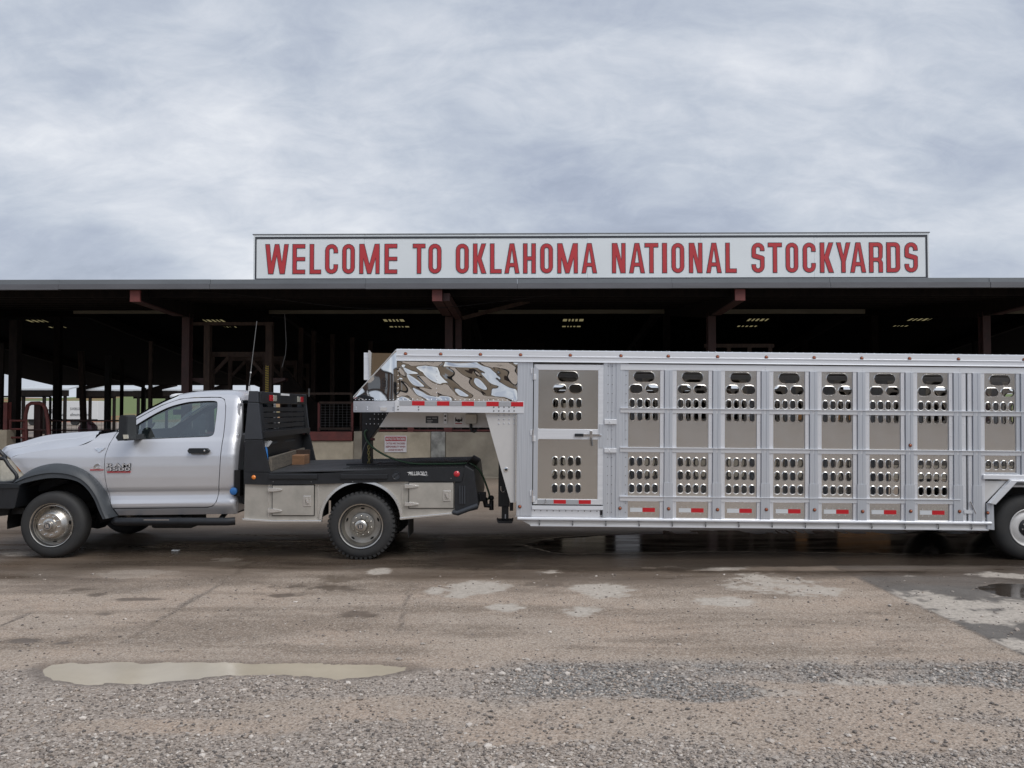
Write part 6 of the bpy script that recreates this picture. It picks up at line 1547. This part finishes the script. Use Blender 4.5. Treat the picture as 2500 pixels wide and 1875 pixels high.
T(MB().box(ix0 - .004, ix0 + .006, YT - .008, YT - .0045, dzm0 - .01, dzm1 + .01), 'mid_rail_weld', M['alu_h'], door)
dcx = (ix0 + ix1) / 2; ddw = ix1 - ix0
kx = lambda p: t4(p, 500)[0] - dcx
hu = [(kx(502), t4(502, 292)[1], 92 * k4, 47 * k4), (kx(431), t4(431, 402)[1], 58 * k4, 38 * k4), (kx(572), t4(572, 402)[1], 58 * k4, 38 * k4)] + [(kx(p), t4(p, y)[1], 22.5 * k4, 38 * k4) for p in (393, 464, 533, 602) for y in (532, 650)]
hd = [(kx(p), t4(p, y)[1], 22.5 * k4, 38 * k4) for p in (391, 461, 531, 600) for y in (1054, 1177, 1300)]
mu_, md_ = punched(ddw, dzm1, dzu, hu, 'door_sheet'), punched(ddw, dzb, dzm0, hd, 'door_sheet')
put(mu_, 'door_sheet', M['doorskin'], door, dcx, YT + .012, 0); put(md_, 'door_sheet', M['doorskin'], door, dcx, YT + .012, 0)
FL = Matrix.Scale(-1, 4, (0, 1, 0))
for m_ in (mu_, md_): obj('far_side_sheet', m_, M['doorskin'], trailer).matrix_basis = TM @ Matrix.Translation((dcx, YTF - .012, 0)) @ FL
T(MB().box(ix0, ix1, YTF - .03, YTF - .002, dzm0, dzm1), 'far_side_rail', M['alu_h'])
T(MB().box(xcp0, ix0, YTF - .03, YTF - .002, zB0, zT1), 'far_side_post', M['alu']); T(MB().box(ix1, bc[0] - PW / 2, YTF - .03, YTF - .002, zB0, zT1), 'far_side_post', M['alu'])
T(MB().box(ix0, ix1, YTF - .03, YTF - .002, zB0, dzb), 'far_side_rail', M['alu_h'])
for nm, a, b in (('grey_tape', 240, 384), ('red_tape', 386, 496), ('grey_tape', 498, 608), ('red_tape', 610, 719)):
    T(MB().box(t4(a, 0)[0], t4(b, 0)[0], YT - .0085, YT - .0065, t4(500, 1437)[1], t4(500, 1402)[1]), nm, M['red'] if nm[0] == 'r' else M['greytape'], door)
T(MB().tube([(t4(313, 0)[0], YT - .012, t4(313, 1395)[1]), (t4(318, 0)[0], YT - .014, t4(313, 1418)[1]), (t4(305, 0)[0], YT - .013, t4(313, 1432)[1])], .007, 6), 'clip', M['chrome'], door, 60)
for ya in (215, 770, 1315):
    for s_, dy in ((1, 55), (-1, 0)):
        xx = xcp1 + .004; za, zb_ = t4(180, ya + dy + 50)[1], t4(180, ya + dy)[1]
        h = T(MB().box(xx - .012, xx + .032 * s_, YT - .014, YT - .0065, za, zb_), 'hinge_leaf', M['alu_h'], door, bevel=.002)
    T(MB().cyl((xx, YT - .014, t4(180, ya + 105)[1]), (xx, YT - .014, t4(180, ya)[1]), .008, 8), 'hinge_pin', M['chrome'], door, 60)
# latch bar, handle, padlock and keeper
za = t4(700, 820)[1]; T(MB().box(t4(648, 0)[0], t4(800, 0)[0], YT - .018, YT - .0065, za - .012, za + .012), 'latch_bar', M['chrome'], door)
T(MB().box(t4(570, 0)[0], t4(648, 0)[0] - .001, YT - .026, YT - .008, za - .017, za + .017), 'latch_grip', M['black'], door, bevel=.003)
x_ = t4(715, 0)[0]
T(MB().box(x_ - .018, x_ + .018, YT - .030, YT - .0185, t4(0, 850)[1], t4(0, 772)[1]), 'padlock', M['chrome'], door, bevel=.006)
T(MB().tube([(x_, YT - .035, t4(0, 835)[1]), (x_ + .012, YT - .036, t4(0, 870)[1]), (x_ + .016, YT - .034, t4(0, 910)[1])], .010, 8), 'key_lever', M['steel'], door, 60)
kp = T(MB().box(t4(786, 0)[0], t4(832, 0)[0], YT - .010, YT - .0065, t4(0, 928)[1], t4(0, 712)[1]), 'keeper_plate', M['alu'], door, bevel=.003)
T(MB().lathe([(0, -.016), (.010, -.014), (.013, -.006), (.014, .0)], (t4(802, 0)[0], YT - .010, za), 14), 'keeper_bolt', M['chrome'], kp, 50)
# sill and panel under the door
T(ext([(YT - .012, t4(0, 1485)[1]), (YT - .020, t4(0, 1478)[1]), (YT - .018, t4(0, 1452)[1]), (YT - .004, t4(0, 1450)[1]), (YT + .02, t4(0, 1450)[1]), (YT + .02, t4(0, 1485)[1])], dx0 - .01, dx1), 'door_sill', M['alu_h'])
T(MB().box(dx0 - .012, t4(800, 0)[0], YT + .002, YT + .02, zB0 + .001, t4(0, 1486)[1]), 'sill_panel', M['alu_h'])
mb = MB()
for k in range(12): mb.ball((dx0 + .02 + k * .073, YT + .001, t4(0, 1497)[1]), .007, 6)
tag(T(mb, 'sill_bolts', M['steel'], None, 60), kind='stuff')
# ribbed channel between door and bays
xr = [t4(p, 0)[0] for p in (826, 860, 880, 890, 905, 940, 975, 1010, 1040)]
ys = [-.008, -.008, .004, .012, .004, .004, -.006, -.002, .006]
V = []; mb = MB()
for x, y in zip(xr, ys):
    for z in (zB0 + .001, zT1 - .001): V.append((x, YT + y, z))
pts2 = []
mbp = [(xr[0], .03)] + [(x, y) for a, b, y in [(xr[0], xr[1], -.008), (xr[1] + .002, xr[2], .002), (xr[2] + .002, xr[4] - .002, .010), (xr[4], xr[5], .002), (xr[5] + .002, xr[6], -.006), (xr[6] + .002, xr[7], -.001), (xr[7] + .002, bc[0] - PW / 2 + .002, .006)] for x in (a, b)] + [(bc[0] - PW / 2 + .002, .03)]
mb.flat([(x, YT + y) for x, y in mbp], [], lambda a, b, d: (a, b, d), zT1 - .001, zB0 + .001)
chn = T(mb, 'ribbed_channel', M['alu'])
mb = MB()
for k in range(17):
    z = zB0 + .06 + k * (zT1 - zB0 - .1) / 16
    for p in (868, 905): mb.ball((t4(p, 0)[0], YT + .001, z), .0055, 6)
    mb.ball((t4(1030, 0)[0], YT + .004, z), .0055, 6)
tag(T(mb, 'channel_rivets', M['steel'], chn, 60), kind='stuff')
for y0, y1 in ((668, 712), (928, 968)):
    kb = T(MB().box(t4(835, 0)[0], t4(943, 0)[0], YT - .026, YT - .0085, t4(0, y1)[1], t4(0, y0)[1]), 'latch_bracket', M['alu_h'], chn, bevel=.003); T(MB().ball((t4(880, 0)[0], YT - .027, t4(0, (y0 + y1) / 2)[1]), .008, 8), 'bracket_bolt', M['chrome'], kb, 60)
# ---- gooseneck nose
def taper(t): return .42 * t ** 1.4
def np_(x, y):
    t = max(0, min(1, (525 - x) / 465)); Y = YT + .02 + taper(t); a, b = t3(x, y, Y); return (a, Y, b)
for far in (0, 1):
    mb = MB(); V = []; n = 20; m_ = 8
    for i in range(n + 1):
        x = 525 - 465 * i / n; ytop = 118 + (618 - 118) * i / n
        for j in range(m_ + 1):
            p = np_(x, ytop + (655 - ytop) * j / m_); w_ = .006 * math.sin(9 * p[0] + 5 * p[2]) * math.sin(math.pi * j / m_)
            V.append((p[0], (2 * YTM - p[1]) if far else p[1] + w_, p[2]))
    mb.add(V, [(i*(m_+1)+j, i*(m_+1)+j+1, (i+1)*(m_+1)+j+1, (i+1)*(m_+1)+j) for i in range(n) for j in range(m_)])
    ns = T(mb, 'nose_side', M['mirror2'], None, 60)
    if not far: nose = ns
# sloping front between the two sides
mb = MB(); V = []
for i in range(13):
    x = 525 - 465 * i / 12; p = np_(x, 118 + 500 * i / 12); V += [p, (p[0] - .03, YTM, p[2] + .02), (p[0], 2 * YTM - p[1], p[2])]
mb.add(V, [(3*i+j, 3*i+3+j, 3*i+4+j, 3*i+1+j) for i in range(12) for j in range(2)]); T(mb, 'nose_front', M['mirror2'], None, 60)
e0, e1 = np_(522, 112), np_(62, 618); T(MB().tube([(e0[0], e0[1] - .004, e0[2]), (e1[0], e1[1] - .004, e1[2])], .012, 8), 'nose_edge', M['trimsteel'], nose, 60)
mb = MB()
for i in range(12): p = np_(80 + i * 37, 645); mb.ball((p[0], p[1] - .004, p[2]), .006, 6)
tag(T(mb, 'nose_rivets', M['alu'], nose, 60), kind='stuff')
# monogram: a B in an oval on the nose
p = np_(382, 472); e = math.atan2(taper(.42) - taper(.2), -.22 * 465 * .22604 * YT / F) ; yaw = math.atan(-(taper((525 - 350) / 465) - taper((525 - 415) / 465)) / (t3(415, 0)[0] - t3(350, 0)[0]))
LM = TM @ Matrix.Translation((p[0], p[1] - .014, p[2])) @ Matrix.Rotation(yaw, 4, 'Z')
mb = MB(); mb.flat([(a, b) for a, b in oval(0, 0, .043, .066, 16)], [oval(0, 0, .037, .060, 16)], lambda a, b, d: (a, d, b), 0, None); o = mb.build('monogram_oval', M['blackprint'], nose); o.matrix_basis = LM
o = obj('monogram_letter', text_w('B', .045, .072), M['blackprint'], nose); o.matrix_basis = LM
# beam round the nose: flat plate in front, long rail with tape behind
pa, pb = np_(58, 720), np_(513, 720)
V = []; mb = MB()
for i in range(13):
    x = 58 + (513 - 58) * i / 12; q = np_(x, 660); q2 = np_(x, 780); V += [(q[0], q[1] - .012, q[2]), (q2[0], q2[1] - .012, q2[2]), (q2[0], q2[1] + .05, q2[2]), (q[0], q[1] + .05, q[2])]
mb.add(V, [(4*i+j, 4*i+(j+1)%4, 4*i+4+(j+1)%4, 4*i+4+j) for i in range(12) for j in range(4)] + [(0, 3, 2, 1)]); nbm = T(mb, 'nose_beam', M['alu_h'], None, 40)
mb = MB()
for i in (85, 208, 345, 490):
    for y in (728, 752): q = np_(i, y); mb.ball((q[0], q[1] - .014, q[2]), .009, 8)
tag(T(mb, 'beam_bolts', M['alu'], nbm, 60), kind='stuff')
xb0 = t3(515, 0)[0]; zt_, zm_, zb_ = t3(1200, 660)[1], t3(1200, 712)[1], t3(1200, 785)[1]
brl = T(ext([(YT - .010, zb_), (YT - .010, zt_), (YT + .05, zt_), (YT + .05, zb_)], xb0, t3(1905, 0)[0]), 'nose_rail', M['alu_h'], bevel=.003)
tp = [565, 699, 836, 968, 1102, 1234, 1368, 1500, 1634, 1766, 1899]
for i, (a, b) in enumerate(zip(tp[:-1], tp[1:])): T(MB().box(t3(a, 0)[0] + .001, t3(b, 0)[0] - .001, YT - .0145, YT - .0115, zm_, zt_ - .003), 'red_tape' if i % 2 else 'grey_tape', M['red'] if i % 2 else M['greytape'], brl)
mb = MB()
for x, ys_ in ((541, (718, 750)), (762, (722, 752)), (1573, (725, 765)), (1628, (725, 765)), (1683, (725, 765)), (1738, (725, 765)), (1793, (725, 765))):
    for y in ys_: a, b = t3(x, y); mb.ball((a, YT - .0105, b), .009, 8)
tag(T(mb, 'rail_bolts', M['steel'], brl, 60), kind='stuff')
# the wavy polished panel
xa, zt_ = t3(527, 232); xb, zb_ = t3(1842, 662); nx, nz = 110, 40; V = []
rr = np.random.default_rng(21)
for i in range(nx + 1):
    for j in range(nz + 1):
        x = xa + (xb - xa) * i / nx; z = zb_ + (zt_ - zb_) * j / nz; e = math.sin(math.pi * i / nx) ** .35 * math.sin(math.pi * j / nz) ** .4 if 0 < i < nx and 0 < j < nz else 0
        u, v = x + 1.1 * z, z * 1.0 - x * .2
        V.append((x, 0, z))
VA = np.array(V); uu = VA[:, 0] + .75 * VA[:, 2]; vv = VA[:, 2] * .9 - .15 * VA[:, 0]
disp = .046 * (fbm(uu * 2.7, vv * 2.1, 1.0, 2, 91, .30) - .5) + .010 * (fbm(VA[:, 0] * 5, VA[:, 2] * 5, 1.0, 1, 95) - .5) + .05 * np.abs(fbm(uu * 1.9 + 3, vv * 2.2 + 7, 1.0, 2, 97, .3) - .5) + .022 * np.abs(fbm(uu * 4.4 + 1, vv * 3.8 + 2, 1.0, 2, 99, .3) - .5)
ss = np.clip(np.minimum(np.minimum(VA[:, 0] - xa, xb - VA[:, 0]), np.minimum(VA[:, 2] - zb_, zt_ - VA[:, 2])) / .05, 0, 1)
for q, d in zip(range(len(V)), disp * ss): V[q] = (V[q][0], YT + .016 + float(d), V[q][2])
mb = MB().add(V, [(i*(nz+1)+j, (i+1)*(nz+1)+j, (i+1)*(nz+1)+j+1, i*(nz+1)+j+1) for i in range(nx) for j in range(nz)])
M['mirror'] = mat('wavy_polished_sheet', (.84, .82, .79), .012, 1.)
wv = T(mb, 'polished_panel', M['mirror'], None, 180)
mb = MB()
for i in range(26): mb.ball((xa + .02 + i * (xb - xa - .04) / 25, YT + .012, zb_ + .012), .006, 6)
for j in range(7):
    for x in (xa + .015, (xa + xb) / 2 - .25, xb - .012): mb.ball((x, YT + .010, zb_ + .04 + j * .05), .006, 6)
tag(T(mb, 'panel_rivets', M['chrome'], wv, 60), kind='stuff')
T(MB().box(xa, xb, YTF - .03, YTF - .016, zb_, zt_), 'polished_panel', M['mirror2'])
# deflector plate standing on the front of the nose
Yd = YT + .62
q = [t3(a, b, Yd) for a, b in ((246, 140), (560, 145), (560, 436), (246, 436))]; dp = T(MB().prism(q, Yd, Yd + .03), 'deflector', M['tanmirror'])
q = [t3(a, b, Yd) for a, b in ((172, 138), (240, 138), (240, 432), (172, 432))]; T(MB().prism(q, Yd - .02, Yd + .5), 'deflector_flange', M['alu_h'], dp, bevel=.004)
q = [t3(a, b, Yd) for a, b in ((222, 115), (236, 115), (258, 140), (246, 436), (236, 436))]; T(MB().prism(q, Yd - .04, Yd - .021), 'deflector_edge', M['trimsteel'], dp)
# neck: silver beam, black coupler plate, gusset
Yn = YT + .55
q = [t3(a, b, Yn) for a, b in ((440, 780), (1640, 780), (1540, 947), (333, 942))]; nk = T(MB().prism(q, Yn, Yn + .08), 'neck_beam', M['plate'], bevel=.004)
T(MB().prism([(x, z) for x, z in q], YTF - .63, YTF - .55), 'neck_beam', M['plate'])
q = [t3(a, b, YMID - .12) for a, b in ((150, 780), (458, 780), (252, 1048), (240, 1060), (240, 1346), (148, 1346))]
cpl = T(MB().prism(q, YMID - .12, YMID + .12), 'coupler', M['black'], bevel=.008)
mb = MB()
for row, (y, xs_) in enumerate(((802, (287, 330, 372, 416)), (855, (240, 284, 328, 372)), (908, (198, 240, 284, 328)))):
    for x in xs_: a, b = t3(x, y, YMID - .12); mb.ball((a, YMID - .122, b), .011, 8)
tag(T(mb, 'coupler_bolts', M['chrome'], cpl, 60), kind='stuff')
a, b = t3(262, 1072, YMID - .1); T(MB().cyl((a - .04, YMID - .1, b), (a + .03, YMID - .1, b), .018, 8), 'coupler_pin', M['maroon2'], cpl, 50)
# stickers, jack box and bracket on the neck
a, zt_ = t3(838, 822, Yn); b, zb_ = t3(974, 900, Yn); stk = T(MB().box(a, b, Yn - .003, Yn - .001, zb_, zt_), 'data_plate', M['darkprint'], nk)
for fx, fz, wd in ((.12, .62, .3), (.5, .66, .38), (.1, .3, .45), (.15, .1, .3)): T(MB().box(a + (b - a) * fx, a + (b - a) * (fx + wd), Yn - .005, Yn - .0035, zb_ + (zt_ - zb_) * fz, zb_ + (zt_ - zb_) * (fz + .13)), 'data_plate_print', M['greytape'], stk)
a, zt_ = t3(1142, 812, Yn); b, zb_ = t3(1248, 918, Yn); lg = T(MB().box(a, b, Yn - .006, Yn - .001, zb_, zt_), 'emblem_plate', M['whitep'], nk, bevel=.002)
em = [(.15, .25), (.12, .6), (.2, .88), (.24, .6), (.4, .5), (.42, .62), (.5, .55), (.58, .62), (.6, .5), (.76, .6), (.8, .88), (.88, .6), (.85, .25), (.68, .3), (.6, .18), (.4, .18), (.32, .3)]
T(MB().prism([(a + (b - a) * x, zb_ + (zt_ - zb_) * (z * .8 + .14)) for x, z in em], Yn - .009, Yn - .0065), 'emblem_horns', M['blackprint'], lg); T(MB().box(a + (b - a) * .15, b - (b - a) * .15, Yn - .009, Yn - .0065, zb_ + .012, zb_ + .022), 'emblem_line', M['noticered'], lg)
a, zt_ = t3(1033, 790, Yn - .03); b, zb_ = t3(1066, 905, Yn - .03); T(MB().box(a, b, Yn - .04, Yn - .001, zb_, zt_), 'neck_bracket', M['alu_h'], nk, bevel=.003)
for y in (822, 866): c_, d_ = t3(1049, y, Yn - .04); T(MB().lathe([(0, -.002), (.012, -.002), (.012, .001)], (c_, Yn - .0405, d_), 12), 'bracket_hole', M['void'], nk)
a, zt_ = t3(1270, 800, Yn - .05); b, zb_ = t3(1392, 905, Yn - .05); T(MB().box(a, b, Yn - .12, Yn - .001, zb_, zt_), 'junction_box', M['skirt'], nk, bevel=.006)
pts = [t3(x, y, Yn - .06) for x, y in ((1325, 905), (1327, 950), (1335, 980), (1360, 990), (1385, 970))]; T(MB().tube([(a, Yn - .06, b) for a, b in pts], .018, 8), 'cable_hook', M['black'], nk, 60)
q = [tl(a, b, YT + .05) for a, b in ((1184, 1006), (1262, 1006), (1258.5, 1226.5), (1246, 1226.5))]
gs = T(MB().prism(q, YT + .035, YT + .055), 'neck_gusset', M['plate']); T(MB().prism(q, YTF - .055, YTF - .035), 'neck_gusset', M['plate'])
mb = MB()
for x in (1628, 1683, 1738, 1793):
    for y in (812, 856, 902): a, b = t3(x, y, YT + .035); mb.ball((a, YT + .034, b), .010, 8)
tag(T(mb, 'gusset_bolts', M['alu'], gs, 60), kind='stuff')
a, b = tl(1235.5, 1146.5, YT + .03); T(MB().lathe([(.014, -.010), (.026, -.008), (.030, .0)], (a, YT + .034, b), 20), 'grommet_ring', M['chrome'], gs, 50); T(MB().lathe([(0, -.012), (.015, -.011), (.016, -.004)], (a, YT + .034, b), 16), 'grommet_plug', M['black'], gs, 50)
# landing leg
Yj = YT + .45
def jb(x0, x1, y0, y1, Y0, Y1, nm, m, par=None): a, zt_ = tl(x0, y0, Yj); b, zb_ = tl(x1, y1, Yj); return T(MB().box(a, b, Y0, Y1, zb_, zt_), nm, m, par, bevel=.004)
jk = jb(1218, 1244, 1085, 1236, Yj - .06, Yj + .08, 'landing_leg', M['black']); jb(1225, 1241.5, 1236.5, 1268, Yj - .045, Yj + .06, 'inner_leg', M['black'], jk); jb(1244.5, 1253, 1225, 1246, Yj - .05, Yj + .07, 'leg_bracket', M['black'], jk)
q = [tl(x, y, Yj) for x, y in ((1213, 1266), (1217, 1268.5), (1249, 1268.5), (1253.5, 1266), (1251, 1273), (1248, 1274.5), (1218, 1274.5), (1215, 1272))]; T(MB().prism(q, Yj - .12, Yj + .12), 'foot_plate', M['black'], jk)
a, z_a = tl(1234, 1254, Yj); b, z_b = tl(1234, 1265, Yj); T(MB().box(a - .006, a + .006, Yj - .048, Yj - .0455, z_b, z_a), 'leg_mark', M['white'], jk)
pts = [tl(x, y, Yj - .07) for x, y in ((1223, 1187), (1223, 1196), (1226, 1201), (1230, 1201), (1233, 1196), (1234, 1187))]; T(MB().tube([(p, Yj - .07, q_) for p, q_ in pts], .004, 5), 'safety_pin', M['chrome'], jk, 60)

# ================================================================ SMALL THINGS
# green cable from the hitch down to the receiver
cpts = [(95, 290, 11.2), (70, 308, 11.2), (62, 350, 11.2), (88, 430, 11.2), (150, 512, 11.18), (250, 592, 11.15), (400, 672, 11.1), (560, 727, 11.0), (700, 760, 10.95), (850, 778, 10.9), (1050, 788, 10.85), (1250, 784, 10.82), (1400, 768, 10.80), (1520, 765, 10.78), (1600, 785, 10.78), (1680, 850, 10.78), (1740, 950, 10.78), (1790, 1080, 10.78), (1830, 1200, 10.78), (1828, 1250, 10.78), (1795, 1285, 10.78)]
P3 = []
for x, y, Y in cpts:
    a, b = cd(x, y, Y)
    if a < BED1 - .01: b = max(b, deckz(a) + .014)
    P3.append((a, Y, b))
tag(MB().tube(curve(P3, 5), .0125, 8).build('green_cable', M['hose'], None, 60), 'green cable looping from the hitch across the flatbed', 'cable')
# safety chain hanging down the coupler
link = MB(); link.tube([(.014 * math.cos(t), 0, .024 * math.sin(t)) for t in np.linspace(0, 2 * math.pi, 13)[:-1]], .0055, 6, True); lm_ = link.mesh('chain_link', 60)
x_, zt_ = W(900.5, 1080, YMID - .16); zb_ = deckz(x_) + .02
ch = tag(empty('safety_chain', (x_, YMID - .16, zb_)), 'brass coloured safety chain hanging beside the hitch post', 'chain'); n = int((zt_ - zb_) / .034)
for i in range(n + 1):
    o = obj('chain_link', lm_, M['brass'], ch, loc=(x_ + .004 * math.sin(i), YMID - .16, zb_ + i * .034)); o.rotation_euler = (0, .1 * math.sin(i * 2), (i % 2) * math.pi / 2 + .4)
pts = [W(a, b, YMID - .2) for a, b in ((895, 1078), (890, 1088), (886, 1100), (884, 1112), (882, 1122))]
tag(MB().tube([(a, YMID - .2, b) for a, b in pts], .005, 5).build('breakaway_wire', M['steel'], None, 60), 'thin breakaway wire beside the hitch post', 'wire')
# plank across the bed, and what is stowed behind it
a = c2(340, 806, YB + .04); b = c2(628, 706, YBF - .1)
pa = Vector((a[0], YB + .06, deckz(a[0]) + .085)); pb = Vector((b[0], YBF - .12, deckz(b[0]) + .10))
tag(MB().bar(pa, pb, .04, .17).build('wooden_plank', M['wood'], bevel=.005), 'weathered wooden plank on edge across the flatbed', 'plank')
zd = deckz(BED0); xs_ = c2(300, 700, YB + .3)[0]
g = tag(empty('scrub_brush', (xs_, YB + .32, zd)), 'blue handled scrub brush with grey bristles standing by the headboard', 'brush')
p0 = c2(318, 700, YB + .3); p1 = c2(310, 620, YB + .3); p2 = c2(305, 590, YB + .3); p3 = c2(318, 545, YB + .3)
MB().tube([(p0[0], YB + .3, zd + .01), (p1[0], YB + .3, p1[1]), (p2[0], YB + .3, p2[1])], [.022, .02, .012], 8).build('handle', M['blue'], g, 60)
mb = MB()
for i in range(9): mb.cyl((p2[0] + (i - 4) * .006, YB + .3 + (i % 3) * .01, p2[1]), (p3[0] + (i - 4) * .013, YB + .3 + (i % 3) * .012, p3[1] + .008 * (i % 2)), .007, 5)
tag(mb.build('bristles', M['white'], g), kind='stuff')
p = c2(300, 690, YB + .14); g = tag(empty('spray_bottle', (p[0], YB + .16, zd)), 'white spray bottle standing at the foot of the headboard', 'bottle')
MB().lathe([(0, 0)], (0, 0, 0), 4) if 0 else None
MB().tube([(p[0], YB + .16, zd), (p[0], YB + .16, zd + .02), (p[0], YB + .16, zd + .13), (p[0], YB + .16, zd + .16), (p[0], YB + .16, zd + .19)], [.03, .036, .036, .018, .016], 12).build('bottle', M['whitep'], g, 50)
MB().tube([(p[0], YB + .16, zd + .19), (p[0], YB + .16, zd + .22)], .019, 10).build('cap', M['blue'], g, 50)
xk = c2(430, 640, YMID + .2)[0]
g = tag(empty('timber_block', (xk, YMID + .3, zd)), 'brown timber block lying behind the plank', 'timber'); MB().box(xk - .02, xk + .34, YMID + .12, YMID + .42, zd, zd + .13).build('block', mat('new_timber', (.28, .15, .08), .8, var=.3, vs=6, stretch=(1, 1, 5)), g, bevel=.006)
MB().box(xk - .02, xk + .34, YMID + .425, YMID + .47, zd, zd + .19).build('backing_board', M['midwood'], g, bevel=.004)
xo = c2(400, 655, YMID)[0]
tag(MB().tube([(xo, YMID - .05, zd + .05), (xo + .03, YMID + .02, zd + .055), (xo + .05, YMID + .10, zd + .05)], [.04, .052, .03], 10).build('orange_float', M['orange'], None, 60), 'small orange float lying behind the plank', 'float')
xo = c2(400, 690, YMID - .3)[0]
g = tag(empty('folded_tarp', (xo, YMID - .4, zd)), 'folded grey green tarp behind the plank', 'tarp')
for i in range(4): MB().box(xo - .12 + i * .004, xo + .1 - i * .006, YMID - .62 + i * .012, YMID - .15 - i * .008, zd + i * .02, zd + i * .02 + .019).build('fold', mat('tarp_%d' % i, (.13 + .02 * i, .15 + .02 * i, .13 + .02 * i), .8), g, bevel=.008)
xo = c2(515, 600, YBF - .35)[0]
tag(MB().box(xo - .22, xo + .02, YBF - .5, YBF - .15, zd, zd + .22).build('tool_crate', M['midwood'], None, bevel=.006), 'brown tool crate by the far end of the headboard', 'crate')
x, y = G(428, 1346); tag(MB().box(x - .04, x + .05, y - .03, y + .03, .004, .02).build('litter_scrap', M['whitep'], None, bevel=.004), 'white paper scrap lying on the wet ground under the truck', 'litter')
